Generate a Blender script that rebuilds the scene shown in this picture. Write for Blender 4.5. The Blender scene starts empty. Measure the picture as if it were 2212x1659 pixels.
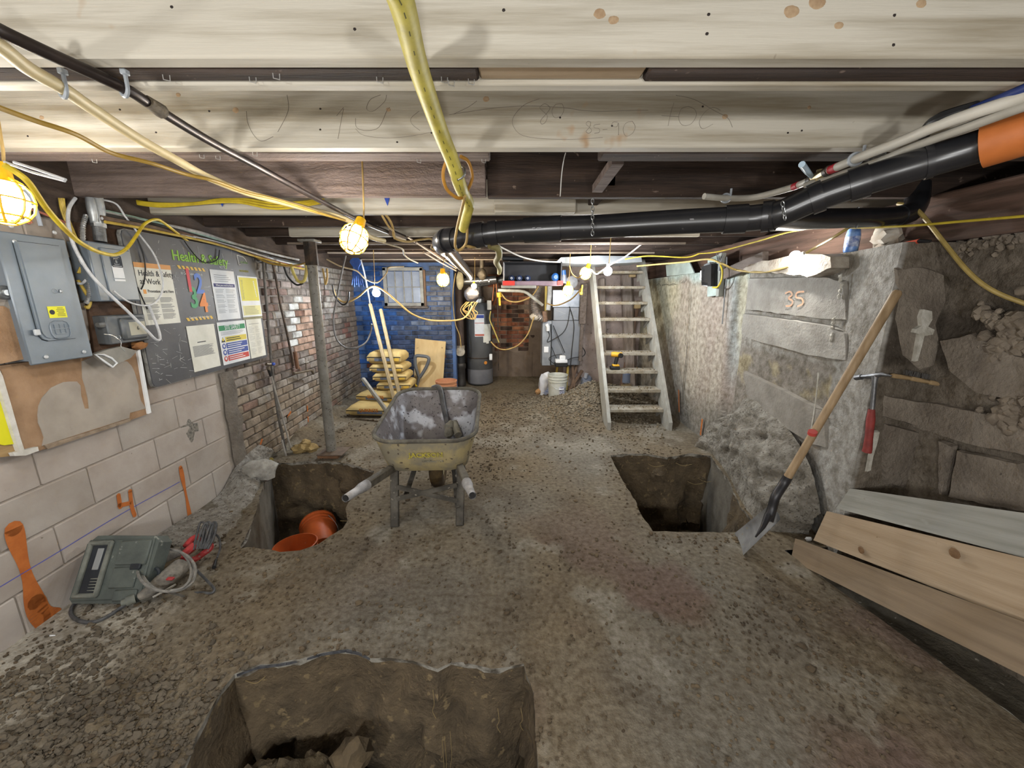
import bpy, math, random
from math import sin, cos, pi, radians, sqrt, atan2
from mathutils import Vector, Matrix, noise
from mathutils.geometry import delaunay_2d_cdt, tessellate_polygon

V = Vector
R = random.Random(7)
SC = bpy.context.scene
COL = SC.collection

# ------------------------------------------------------------------ camera, world, exposure
CAM = V((0, 0, 1.5)); PITCH = radians(12.8); FPX = 830.0
cd = bpy.data.cameras.new('camera'); cam = bpy.data.objects.new('camera', cd); COL.objects.link(cam)
cam.location = CAM; cam.rotation_euler = (radians(90) - PITCH, 0, 0)
cd.sensor_width = 36; cd.lens = 36 * FPX / 2212; cd.clip_start = .02
SC.camera = cam
SC.view_settings.view_transform = 'Standard'; SC.view_settings.look = 'None'
SC.view_settings.exposure = EXPOSURE if 'EXPOSURE' in globals() else 0.8
SC.view_settings.gamma = 1; SC.view_settings.use_curve_mapping = False
wd = bpy.data.worlds.new('world'); SC.world = wd; wd.use_nodes = True
wd.node_tree.nodes['Background'].inputs[0].default_value = (.5, .5, .52, 1)
wd.node_tree.nodes['Background'].inputs[1].default_value = .02
try:
    SC.cycles.max_bounces = 8; SC.cycles.diffuse_bounces = 5; SC.cycles.sample_clamp_indirect = 6
    SC.cycles.use_denoising = True
except Exception:
    pass

# lamps of the work-light string that carry on behind the photographer, and the strengths of those in view
def bulb_lamp(name, loc, watts, col=(1, .995, .98), r=.06):
    l = bpy.data.lights.new(name, 'POINT'); l.energy = watts; l.color = col; l.shadow_soft_size = r
    o = bpy.data.objects.new(name, l); o.location = loc; COL.objects.link(o); return o
bulb_lamp('string_light_behind', (-.85, -1.0, 1.50), 46)
bulb_lamp('string_light_left', (-1.7, .30, 1.60), 9, r=.04)
bulb_lamp('string_light_behind', (.75, -1.1, 1.45), 34)
bulb_lamp('string_light_behind', (.05, -.55, 1.15), 24)
BULB = 265.0     # emission of the bulbs in view
WARM = (1, .84, .60); COOL = (.86, .93, 1.0); NEUT = (1, .965, .90)

# ------------------------------------------------------------------ photograph geometry -> points in the room
CP, SP = cos(PITCH), sin(PITCH)
def ray(px, py):
    a = (px - 1106) / FPX; b = (829.5 - py) / FPX
    return V((a, CP + b * SP, -SP + b * CP))
def atD(px, py, d): return CAM + ray(px, py) * d
def atY(px, py, Y): r = ray(px, py); return CAM + r * (Y / r.y)
def atZ(px, py, z): r = ray(px, py); return CAM + r * ((z - 1.5) / r.z)
def atX(px, py, X): r = ray(px, py); return CAM + r * (X / r.x)
LK = .052; L0 = -2.13
def LX(Y): return L0 - LK * Y
def atL(px, py, off=0): r = ray(px, py); return CAM + r * ((L0 + off) / (r.x + LK * r.y))
LU = V((-LK, 1, 0)).normalized(); LN = V((1, LK, 0)).normalized(); UP = V((0, 0, 1))
def Lp(s, z, n=0): return V((L0, 0, 0)) + LU * s + LN * n + UP * z
def frame(o, x, y):   # matrix with columns x, y, x^y at o
    x = x.normalized(); n = x.cross(y).normalized(); y = n.cross(x)
    return Matrix(((x.x, y.x, n.x, o[0]), (x.y, y.y, n.y, o[1]), (x.z, y.z, n.z, o[2]), (0, 0, 0, 1)))
def Lframe(s, z, n=0): return frame(Lp(s, z, n), LU, UP)
def Fframe(x, y, z): return frame(V((x, y, z)), V((1, 0, 0)), UP)          # faces the camera side (-Y)
def Rframe(x, y, z): return frame(V((x, y, z)), V((0, -1, 0)), UP)          # faces -X

# ------------------------------------------------------------------ mesh builder
class MB:
    def __init__(s): s.v = []; s.f = []; s.mi = []; s.cur = 0; s.M = None
    def add(s, vs, fs):
        n = len(s.v); M = s.M
        s.v.extend([(M @ V(p)) if M else V(p) for p in vs])
        s.f.extend([tuple(i + n for i in f) for f in fs]); s.mi.extend([s.cur] * len(fs)); return s
    def box(s, c, size, bev=0, M=None):
        hx, hy, hz = [k / 2 for k in size]; c = V(c)
        if bev <= 0:
            vs = [V((x * hx, y * hy, z * hz)) for x in (-1, 1) for y in (-1, 1) for z in (-1, 1)]
            fs = [(0, 1, 3, 2), (4, 6, 7, 5), (0, 4, 5, 1), (2, 3, 7, 6), (0, 2, 6, 4), (1, 5, 7, 3)]
        else:
            b = min(bev, hx * .9, hy * .9, hz * .9); vs = []; idx = {}
            for x in (-1, 1):
                for y in (-1, 1):
                    for z in (-1, 1):
                        for k in range(3):
                            p = [x * (hx - b), y * (hy - b), z * (hz - b)]; p[k] = (x, y, z)[k] * (hx, hy, hz)[k]
                            idx[x, y, z, k] = len(vs); vs.append(V(p))
            fs = []
            for k in range(3):
                o = [j for j in range(3) if j != k]
                for sg in (-1, 1):
                    q = []
                    for a, b2 in ((-1, -1), (1, -1), (1, 1), (-1, 1)):
                        t = [0, 0, 0]; t[k] = sg; t[o[0]] = a; t[o[1]] = b2; q.append(idx[(*t, k)])
                    if (sg > 0) == (k == 1): q.reverse()
                    fs.append(tuple(q))
                for a in (-1, 1):
                    for b2 in (-1, 1):
                        t0 = [0, 0, 0]; t1 = [0, 0, 0]; t0[k] = -1; t1[k] = 1
                        for t in (t0, t1): t[o[0]] = a; t[o[1]] = b2
                        q = [idx[(*t0, o[0])], idx[(*t1, o[0])], idx[(*t1, o[1])], idx[(*t0, o[1])]]
                        if (a * b2 > 0) != (k == 1): q.reverse()
                        fs.append(tuple(q))
            for x in (-1, 1):
                for y in (-1, 1):
                    for z in (-1, 1):
                        q = [idx[x, y, z, k] for k in range(3)]
                        if x * y * z < 0: q.reverse()
                        fs.append(tuple(q))
        if M is not None: vs = [M @ p for p in vs]
        return s.add([c + p for p in vs], fs)
    def bar(s, a, b, w, t, up=UP, bev=0):       # box from a to b, width w along side, thickness t along up
        a = V(a); b = V(b); d = (b - a); L = d.length; d.normalize()
        x = d.cross(V(up));
        if x.length < 1e-4: x = d.cross(V((1, 0, 0)))
        x.normalize(); u = x.cross(d)
        M = Matrix(((x.x, d.x, u.x), (x.y, d.y, u.y), (x.z, d.z, u.z)))
        return s.box((a + b) / 2, (w, L, t), bev, M)
    def tube(s, pts, r, n=8, cap=True, closed=False):
        P = [V(p) for p in pts]; m = len(P)
        rr = r if hasattr(r, '__len__') else [r] * m
        T = []
        for i in range(m):
            a = P[i - 1] if (i > 0 or closed) else P[i]; b = P[(i + 1) % m] if (i < m - 1 or closed) else P[i]
            t = (b - a); T.append(t.normalized() if t.length > 1e-9 else V((0, 0, 1)))
        u = T[0].orthogonal().normalized(); vs = []; fs = []
        for i in range(m):
            if i: u = u - T[i] * u.dot(T[i]); u = u.normalized() if u.length > 1e-6 else T[i].orthogonal().normalized()
            w = T[i].cross(u)
            for k in range(n):
                a = 2 * pi * k / n; vs.append(P[i] + (u * cos(a) + w * sin(a)) * rr[i])
        for i in range(m if closed else m - 1):
            j = (i + 1) % m
            for k in range(n):
                k2 = (k + 1) % n; fs.append((i * n + k, i * n + k2, j * n + k2, j * n + k))
        if cap and not closed:
            fs.append(tuple(reversed(range(n)))); fs.append(tuple(range((m - 1) * n, m * n)))
        return s.add(vs, fs)
    def lathe(s, prof, n=20, M=None, cap=True):     # prof: (r, h) list, axis z
        vs = []; fs = []; m = len(prof)
        for r, h in prof:
            for k in range(n): a = 2 * pi * k / n; vs.append(V((r * cos(a), r * sin(a), h)))
        for i in range(m - 1):
            for k in range(n): k2 = (k + 1) % n; fs.append((i * n + k, i * n + k2, (i + 1) * n + k2, (i + 1) * n + k))
        if cap:
            fs.append(tuple(reversed(range(n)))); fs.append(tuple(range((m - 1) * n, m * n)))
        if M is not None: vs = [M @ p for p in vs]
        return s.add(vs, fs)
    def prism(s, poly, t, M=None, back=0.0):        # polygon in xy, from z=back to z=back+t
        n = len(poly)
        A = sum(poly[i][0] * poly[(i + 1) % n][1] - poly[(i + 1) % n][0] * poly[i][1] for i in range(n))
        if A < 0: poly = poly[::-1]
        vs = [V((p[0], p[1], back)) for p in poly] + [V((p[0], p[1], back + t)) for p in poly]
        tr = tessellate_polygon([[V((p[0], p[1], 0)) for p in poly]])
        fs = []
        for a, b, c in tr:
            cr = (poly[b][0] - poly[a][0]) * (poly[c][1] - poly[a][1]) - (poly[b][1] - poly[a][1]) * (poly[c][0] - poly[a][0])
            if cr < 0: b, c = c, b
            fs.append((a + n, b + n, c + n)); fs.append((c, b, a))
        for i in range(n): j = (i + 1) % n; fs.append((i, j, j + n, i + n))
        if M is not None: vs = [M @ p for p in vs]
        return s.add(vs, fs)
    def grid(s, fn, nu, nv):
        vs = [fn(i / nu, j / nv) for j in range(nv + 1) for i in range(nu + 1)]
        fs = [(j * (nu + 1) + i, j * (nu + 1) + i + 1, (j + 1) * (nu + 1) + i + 1, (j + 1) * (nu + 1) + i) for j in range(nv) for i in range(nu)]
        return s.add(vs, fs)
    def lump(s, c, r, seed=0, n=6, m=4, rough=.25, M=None):   # irregular rounded lump; r may be a triple
        rx, ry, rz = r if hasattr(r, '__len__') else (r, r, r); c = V(c); vs = []; fs = []
        def pt(d):
            k = 1 + rough * noise.noise(d * 1.7 + V((seed * 3.1, seed * 1.7, seed)))
            p = V((d.x * rx * k, d.y * ry * k, d.z * rz * k)); return c + (M @ p if M is not None else p)
        vs.append(pt(V((0, 0, -1))))
        for j in range(1, m):
            th = -pi / 2 + pi * j / m
            for i in range(n): a = 2 * pi * (i + .5 * (j % 2)) / n; vs.append(pt(V((cos(th) * cos(a), cos(th) * sin(a), sin(th)))))
        vs.append(pt(V((0, 0, 1)))); L = len(vs) - 1
        for i in range(n):
            fs.append((0, 1 + (i + 1) % n, 1 + i)); q = 1 + (m - 2) * n; fs.append((L, q + i, q + (i + 1) % n))
        for j in range(m - 2):
            for i in range(n):
                a = 1 + j * n; fs.append((a + i, a + (i + 1) % n, a + n + (i + 1) % n, a + n + i))
        return s.add(vs, fs)
    def ball(s, c, r, n=14, m=9): return s.lump(c, r, 0, n, m, 0)

def _mats(m): return list(m) if isinstance(m, (list, tuple)) else [m]
def fill(me, mb, mats, smooth):
    me.from_pydata([tuple(p) for p in mb.v], [], mb.f)
    for m in _mats(mats): me.materials.append(m)
    if len(_mats(mats)) > 1: me.polygons.foreach_set('material_index', mb.mi)
    if smooth:
        me.shade_smooth(); me.set_sharp_from_angle(angle=radians(smooth))
    me.update()
FR = {}     # frame of each thing
def part(name, mb, mats, parent, smooth=38, local=False, **props):
    """a part (or sub-part) of parent; mb in world space unless local"""
    root = parent
    while root.parent: root = root.parent
    Mi = FR[root.name]
    if not local:
        I = Mi.inverted(); mb.v = [I @ p for p in mb.v]
    me = bpy.data.meshes.new(name); fill(me, mb, mats, smooth)
    o = bpy.data.objects.new(name, me); COL.objects.link(o); o.parent = parent
    for k, v in props.items(): o[k] = v
    return o
def solo(name, mb, mats, label=None, cat=None, group=None, kind=None, smooth=38):
    """a top-level object that is one mesh, given in world space"""
    xs = [p.x for p in mb.v]; ys = [p.y for p in mb.v]; zs = [p.z for p in mb.v]
    o0 = V(((min(xs) + max(xs)) / 2, (min(ys) + max(ys)) / 2, min(zs)))
    mb.v = [p - o0 for p in mb.v]
    me = bpy.data.meshes.new(name); fill(me, mb, mats, smooth)
    o = bpy.data.objects.new(name, me); COL.objects.link(o); o.location = o0
    FR[o.name] = Matrix.Translation(o0); tag(o, label, cat, group, kind); return o
def tag(o, label=None, cat=None, group=None, kind=None):
    if label: o['label'] = label
    if cat: o['category'] = cat
    if group: o['group'] = group
    if kind: o['kind'] = kind
def thing(name, label, cat, M, group=None, kind=None):
    if not isinstance(M, Matrix): M = Matrix.Translation(V(M))
    o = bpy.data.objects.new(name, None); COL.objects.link(o); o.empty_display_size = .05
    o.matrix_world = M; FR[o.name] = M; tag(o, label, cat, group, kind); return o
def dup(root, M, label=None, group=None):
    def cp(o, par):
        c = o.copy(); COL.objects.link(c)
        if par: c.parent = par
        for ch in list(o.children): cp(ch, c)
        return c
    r = cp(root, None); r.matrix_world = M; FR[r.name] = M
    if label: r['label'] = label
    if group: r['group'] = group
    return r
def text(name, s, size, M, m, parent, thick=.0006, align='CENTER', sx=1.0, local=False, bold=0, shear=0):
    cu = bpy.data.curves.new(name, 'FONT'); cu.body = s; cu.size = size; cu.align_x = align; cu.align_y = 'CENTER'
    cu.extrude = thick; cu.offset = bold; cu.resolution_u = 2; cu.shear = shear
    t = bpy.data.objects.new(name, cu); COL.objects.link(t)
    dg = bpy.context.evaluated_depsgraph_get(); me0 = t.evaluated_get(dg).to_mesh()
    mb = MB(); mb.M = M @ Matrix.Diagonal((sx, 1, 1, 1)); mb.add([v.co.copy() for v in me0.vertices], [tuple(p.vertices) for p in me0.polygons])
    t.evaluated_get(dg).to_mesh_clear(); bpy.data.objects.remove(t); bpy.data.curves.remove(cu)
    return part(name, mb, m, parent, smooth=0, local=local)
def spl(pts, k=5):       # Catmull-Rom through points
    P = [V(p) for p in pts]; out = []
    for i in range(len(P) - 1):
        p0 = P[max(i - 1, 0)]; p1 = P[i]; p2 = P[i + 1]; p3 = P[min(i + 2, len(P) - 1)]
        for j in range(k):
            t = j / k; out.append(.5 * ((2 * p1) + (p2 - p0) * t + (2 * p0 - 5 * p1 + 4 * p2 - p3) * t * t + (3 * p1 - p0 - 3 * p2 + p3) * t ** 3))
    out.append(P[-1]); return out
def nz(x, y, z=0.0, s=1.0): return noise.noise(V((x * s, y * s, z * s)))
def fbm(x, y, z=0.0, s=1.0, o=4): return noise.fractal(V((x * s, y * s, z * s)), 1.0, 2.0, o)

# ------------------------------------------------------------------ materials
def lin(c):
    if isinstance(c, str):
        c = c.lstrip('#'); c = [int(c[i:i + 2], 16) / 255 for i in (0, 2, 4)]
    return tuple((x / 12.92 if x <= .04045 else ((x + .055) / 1.055) ** 2.4) for x in c) + (1,)
MC = {}
def mat(name, col, col2=None, rough=.75, metal=0, scale=6, stretch=(1, 1, 1), detail=5, lo=.35, hi=.65, bump=0, bscale=60, bdist=.01,
        spots=None, spot_scale=30, spot_t=.62, spots2=None, spot2_scale=8, spot2_t=.6, objcol=False, emit=0, space='Object', spec=.4, trans=0, alpha=1, coat=0, rand=0, bstretch=None):
    m = bpy.data.materials.new(name); m.use_nodes = True; nt = m.node_tree; N = nt.nodes; L = nt.links
    b = N['Principled BSDF']; b.inputs['Roughness'].default_value = rough; b.inputs['Metallic'].default_value = metal
    b.inputs['Specular IOR Level'].default_value = spec
    if coat: b.inputs['Coat Weight'].default_value = coat; b.inputs['Coat Roughness'].default_value = .2
    if trans: b.inputs['Transmission Weight'].default_value = trans
    if alpha < 1: b.inputs['Alpha'].default_value = alpha
    c1 = lin(col); plain = col2 is None and not spots and not bump and not objcol and not spots2
    if emit:
        b.inputs['Emission Color'].default_value = c1; b.inputs['Emission Strength'].default_value = emit
    if plain: b.inputs['Base Color'].default_value = c1; return m
    if space == 'World': src = N.new('ShaderNodeNewGeometry').outputs['Position']
    else: src = N.new('ShaderNodeTexCoord').outputs['Object']
    if rand:
        oi = N.new('ShaderNodeObjectInfo'); va = N.new('ShaderNodeVectorMath'); va.operation = 'ADD'
        ms = N.new('ShaderNodeMath'); ms.operation = 'MULTIPLY'; ms.inputs[1].default_value = 37.0
        L.new(oi.outputs['Random'], ms.inputs[0]); L.new(src, va.inputs[0]); L.new(ms.outputs[0], va.inputs[1]); src = va.outputs[0]
    def mapped(st, sc):
        mp = N.new('ShaderNodeMapping'); mp.inputs['Scale'].default_value = (st[0] * sc, st[1] * sc, st[2] * sc); L.new(src, mp.inputs['Vector']); return mp.outputs[0]
    def noi(st, sc, dt):
        n = N.new('ShaderNodeTexNoise'); n.inputs['Scale'].default_value = 1; n.inputs['Detail'].default_value = dt; n.inputs['Roughness'].default_value = .6
        L.new(mapped(st, sc), n.inputs['Vector']); return n.outputs['Fac']
    def ramp(f, a, bb):
        r = N.new('ShaderNodeMapRange'); r.inputs['From Min'].default_value = a; r.inputs['From Max'].default_value = bb; L.new(f, r.inputs['Value']); return r.outputs[0]
    def mix(f, A, B, mode='MIX'):
        x = N.new('ShaderNodeMix'); x.data_type = 'RGBA'; x.blend_type = mode
        if f is None: x.inputs[0].default_value = 1
        else: L.new(f, x.inputs[0])
        for i, q in ((6, A), (7, B)):
            if isinstance(q, tuple): x.inputs[i].default_value = q
            else: L.new(q, x.inputs[i])
        return x.outputs[2]
    base = c1
    if objcol:
        oc = N.new('ShaderNodeObjectInfo').outputs['Color']; base = oc
    if col2 is not None:
        f = ramp(noi(stretch, scale, detail), lo, hi)
        base = mix(f, base, mix(None, base, lin(col2), 'MULTIPLY')) if objcol else mix(f, base, lin(col2))
    if spots2:
        f = ramp(noi((1, 1, 1), spot2_scale, 3), spot2_t, spot2_t + .06); base = mix(f, base, lin(spots2))
    if spots:
        f = ramp(noi((1, 1, 1), spot_scale, 2), spot_t, spot_t + .05); base = mix(f, base, lin(spots))
    if isinstance(base, tuple): b.inputs['Base Color'].default_value = base
    else: L.new(base, b.inputs['Base Color'])
    if bump:
        bn = N.new('ShaderNodeBump'); bn.inputs['Strength'].default_value = bump; bn.inputs['Distance'].default_value = bdist
        L.new(noi(bstretch or (1, 1, 1), bscale, 6), bn.inputs['Height']); L.new(bn.outputs[0], b.inputs['Normal'])
    return m
def M_(key, *a, **k):
    if key not in MC: MC[key] = mat(key, *a, **k)
    return MC[key]
# ================================================================== setting
def proj(p):
    d = V(p) - CAM; f = d.y * CP - d.z * SP; u = d.y * SP + d.z * CP
    return (1106 + FPX * d.x / f, 829.5 - FPX * u / f) if f > .05 else (-9999, 9999)
def attr_mat(name, col2=None, rough=.9, scale=25, lo=.4, hi=.7, bump=.5, bscale=70, bdist=.012, spots=None, spot_scale=60, spot_t=.62, spec=.25, space='World', stretch=(1, 1, 1)):
    """base colour from the mesh's own colour attribute, broken up by fine noise"""
    m = mat(name, '#808080', '#808080' if col2 is None else col2, rough, scale=scale, lo=lo, hi=hi, bump=bump, bscale=bscale, bdist=bdist, spots=spots, spot_scale=spot_scale, spot_t=spot_t, spec=spec, space=space, stretch=stretch)
    nt = m.node_tree; at = nt.nodes.new('ShaderNodeAttribute'); at.attribute_name = 'Col'
    mx = [n for n in nt.nodes if n.bl_idname == 'ShaderNodeMix'][0]
    nt.links.new(at.outputs['Color'], mx.inputs[6])
    if col2:
        mu = nt.nodes.new('ShaderNodeMix'); mu.data_type = 'RGBA'; mu.blend_type = 'MULTIPLY'; mu.inputs[0].default_value = 1
        nt.links.new(at.outputs['Color'], mu.inputs[6]); mu.inputs[7].default_value = lin(col2); nt.links.new(mu.outputs[2], mx.inputs[7])
    else: nt.links.new(at.outputs['Color'], mx.inputs[7])
    return m
def setcol(o, fn):
    me = o.data; ca = me.color_attributes.new('Col', 'FLOAT_COLOR', 'POINT'); loc = FR[o.name].translation if o.name in FR else V((0, 0, 0))
    r = o
    while r.parent: r = r.parent
    Mx = FR[r.name]; buf = []
    for v in me.vertices: buf.extend(fn(Mx @ v.co))
    ca.data.foreach_set('color', buf)
def mixc(a, b, t): t = max(0, min(1, t)); return tuple(a[i] * (1 - t) + b[i] * t for i in range(4))
def H(*cs): return [lin(c) for c in cs]
def sstep(a, b, x): t = max(0, min(1, (x - a) / (b - a))); return t * t * (3 - 2 * t)
def inpoly(x, y, P):
    c = False; j = len(P) - 1
    for i in range(len(P)):
        if (P[i][1] > y) != (P[j][1] > y) and x < (P[j][0] - P[i][0]) * (y - P[i][1]) / (P[j][1] - P[i][1]) + P[i][0]: c = not c
        j = i
    return c
def pdist(x, y, P):
    best = 9e9
    for i in range(len(P)):
        a = P[i]; b = P[(i + 1) % len(P)]; dx = b[0] - a[0]; dy = b[1] - a[1]
        t = max(0, min(1, ((x - a[0]) * dx + (y - a[1]) * dy) / (dx * dx + dy * dy + 1e-12)))
        best = min(best, (x - a[0] - t * dx) ** 2 + (y - a[1] - t * dy) ** 2)
    return sqrt(best)
piece_no = [0]
def piece(name, me, M, parent, color=None):
    o = bpy.data.objects.new(name, me); COL.objects.link(o); o.parent = parent
    root = parent
    while root.parent: root = root.parent
    o.matrix_basis = FR[root.name].inverted() @ M
    if color: o.color = color
    return o
def mesh_of(name, mb, mats, smooth=0):
    me = bpy.data.meshes.new(name); fill(me, mb, mats, smooth); return me

# ------------------------------------------------------------------ floor with its three pits
def fl(pts): return [(p.x, p.y) for p in (atZ(x, y, 0) for x, y in pts)]
pit_front = fl([(400, 1659), (425, 1600), (452, 1545), (480, 1492), (510, 1456), (560, 1438), (600, 1432), (650, 1425), (700, 1410), (750, 1403), (775, 1408), (800, 1420), (860, 1424), (920, 1436), (945, 1446), (975, 1434), (1000, 1431), (1060, 1446), (1100, 1440), (1130, 1434), (1137, 1460), (1154, 1500), (1158, 1560), (1164, 1659)]) + [(.04, .6), (-.1, .45), (-.55, .42), (-1.0, .5), (-1.18, .72)]
pit_left = fl([(520, 1183), (548, 1120), (566, 1060), (583, 1000), (640, 1000), (690, 997), (735, 999), (770, 1006), (808, 1020), (800, 1042), (770, 1064), (752, 1086), (746, 1100), (752, 1122), (742, 1143), (716, 1160), (690, 1178), (650, 1190), (605, 1192), (560, 1184), (535, 1181)])
pit_right = fl([(1318, 984), (1360, 981), (1400, 982), (1440, 989), (1490, 980), (1535, 986), (1575, 1040), (1600, 1095), (1640, 1146), (1590, 1150), (1540, 1151), (1480, 1150), (1412, 1147), (1388, 1120), (1372, 1082), (1345, 1040)])
def resample(P, step, jit, seed):
    out = []; n = len(P)
    for i in range(n):
        a = V(P[i]); b = V(P[(i + 1) % n]); L = (b - a).length; k = max(1, int(L / step))
        for j in range(k):
            p = a.lerp(b, j / k); q = noise.noise(V((p.x * 14, p.y * 14, seed))) * jit; r2 = noise.noise(V((p.x * 14, p.y * 14, seed + 9))) * jit
            out.append((p.x + q, p.y + r2))
    A = sum(out[i][0] * out[(i + 1) % len(out)][1] - out[(i + 1) % len(out)][0] * out[i][1] for i in range(len(out)))
    return out if A > 0 else out[::-1]
PITS = [resample(pit_front, .03, .012, 1), resample(pit_left, .035, .012, 2), resample(pit_right, .035, .010, 3)]
def edge_x(Y): return 1.655 + .2 * (2.04 - Y) if Y > .5 else 1.963
def slab_right(Y): return 2.16 if Y > 2.08 else edge_x(Y)
def dirt_amt(x, y):   # how much loose dirt lies here
    a = sstep(.42, -.05, y - 1.15 + .35 * (x + 2.1)) * sstep(-.55, -.95, x)                # heap left of the front pit
    b = sstep(3.6, 4.6, y) * (.55 + .45 * nz(x, y, 3, 1.4)) * sstep(-1.9, -1.0, x)
    c = sstep(.5, .15, abs(x + .35)) * sstep(2.5, 3.2, y) * .7
    d = .3 * sstep(.1, .5, fbm(x, y, 1, 1.1))
    e = .35 * sstep(.16, .02, min(pdist(x, y, PITS[0]), pdist(x, y, PITS[1]), pdist(x, y, PITS[2])))
    return max(0, min(1, max(a, b, c, d, e)))
def floor_z(x, y):
    d = dirt_amt(x, y)
    z = .006 * fbm(x, y, 0, 1.5) + d * (.010 + .014 * fbm(x, y, 2, 7) + .010 * fbm(x, y, 5, 19))
    h = sstep(.45, -.35, y - 1.2 + .35 * (x + 2.1)) * sstep(-.75, -1.35, x) * sstep(.08, .34, x - LX(y))
    z += h * (.05 + .035 * fbm(x, y, 4, 5) + .032 * fbm(x, y, 8, 15))
    z += .05 * math.exp(-((x + 1.66) ** 2 + (y - 1.62) ** 2) / .006) * (1 + fbm(x, y, 3, 12))     # clod by the cords
    g = math.exp(-(((x - .98) / .36) ** 2 + ((y - 5.05) / .48) ** 2)); z += g * (.26 + .05 * fbm(x, y, 2, 6))   # gravel heap by the stairs
    g = math.exp(-(((x - 1.5) / .42) ** 2 + ((y - 5.1) / .35) ** 2)); z += g * (.26 + .04 * fbm(x, y, 2, 6))
    g = math.exp(-(((x - .35) / .30) ** 2 + ((y - 5.25) / .3) ** 2)); z += g * (.05 + .04 * fbm(x, y, 2, 6))
    z += .07 * sstep(.22, 0, x - LX(y)) * sstep(3.6, 4.0, y) * (1 + fbm(x, y, 1, 6))                            # rubble along the brick wall
    z += sstep(5.9, 7.0, y) * .05
    return z
pts = []; edges = []
outer = [(LX(-2.2) - .05, -2.2)] + [(slab_right(-2.2 + .25 * i) + .01 * nz(i, 2, 1), -2.2 + .25 * i) for i in range(18)] + [(2.16, 2.1), (2.2, 3), (2.2, 7.15), (LX(7.15) - .05, 7.15)]
outer_r = resample(outer, .08, 0, 0)
for loop in [outer_r] + PITS:
    b = len(pts); pts += [V(p) for p in loop]; edges += [(b + i, b + (i + 1) % len(loop)) for i in range(len(loop))]
y = -2.1
while y < 7.1:
    st = .12 if y < .5 else (.024 if y < 2.2 else (.036 if y < 4 else .055))
    x = -2.6
    while x < 2.2:
        px = x + R.uniform(-.3, .3) * st; py = y + R.uniform(-.3, .3) * st
        if LX(py) < px < slab_right(py) - .03:
            if all(not inpoly(px, py, P) and (abs(py - 1.2) > 2.5 or pdist(px, py, P) > .012) for P in PITS): pts.append(V((px, py)))
        x += st
    y += st
cv, ce, cf, _, _, _ = delaunay_2d_cdt(pts, edges, [], 0, 1e-5)
mb = MB(); mb.v = [V((p.x, p.y, floor_z(p.x, p.y))) for p in cv]
for f in cf:
    cx = sum(cv[i].x for i in f) / len(f); cy = sum(cv[i].y for i in f) / len(f)
    if inpoly(cx, cy, outer_r) and not any(inpoly(cx, cy, P) for P in PITS):
        a, b2, c = [cv[i] for i in f[:3]]
        mb.f.append(tuple(f) if (b2 - a).cross(c - a) > 0 else tuple(reversed(f))); mb.mi.append(0)
floor_m = attr_mat('floor_dirt', '#b9b2a6', scale=34, lo=.35, hi=.7, bump=.7, bscale=60, bdist=.016, spots='#5d5347', spot_scale=70, spot_t=.70, rough=.85, spec=.3)
floor = solo('floor', mb, floor_m, 'broken concrete floor covered in trodden brown dirt, with three dug pits', kind='structure', smooth=60)
cDIRT, cTAN, cGRY, cRED, cPAL, cDK = H('#695c4a', '#7d705b', '#7c776d', '#726057', '#9a968b', '#574d42')
def floor_col(p):
    x, y = p.x, p.y; d = dirt_amt(x, y)
    c = mixc(cGRY, cTAN, .5 + 1.1 * fbm(x, y, 3, .9)); c = mixc(c, cRED, 1.1 * sstep(.05, .5, fbm(x, y, 7, 1.3)) * sstep(3.2, 1.2, y) * sstep(-1.2, .2, x))
    c = mixc(c, cPAL, sstep(.38, .50, fbm(x, y, 11, 3.2)) * .6)
    c = mixc(c, mixc(cDIRT, cTAN, .5 + fbm(x, y, 2, 4)), d * .9)
    c = mixc(c, lin('#c4c0b5'), .9 * sstep(.62, .30, x - LX(y) + .22 * (1.6 - y) * -1 + .1 * fbm(x, y, 6, 4)) * sstep(1.9, 1.6, y) * sstep(.7, 1.0, y)); hp = sstep(.45, -.35, y - 1.2 + .35 * (x + 2.1)) * sstep(-.75, -1.35, x) * sstep(.08, .34, x - LX(y) + .05 * nz(x, y, 3, 6)); c = mixc(c, mixc(lin('#5d5548'), lin('#7d7566'), .5 + fbm(x, y, 5, 9)), hp * .9)
    c = mixc(c, cDK, .35 * sstep(.1, .5, fbm(x, y, 21, 2.2)))
    wet = sstep(.16, .35, fbm(x, y, 31, 2.4)) * sstep(3.3, 3.8, y) * sstep(5.2, 4.4, y); c = mixc(c, cPAL, wet * .55)
    return c
setcol(floor, floor_col)
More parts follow.
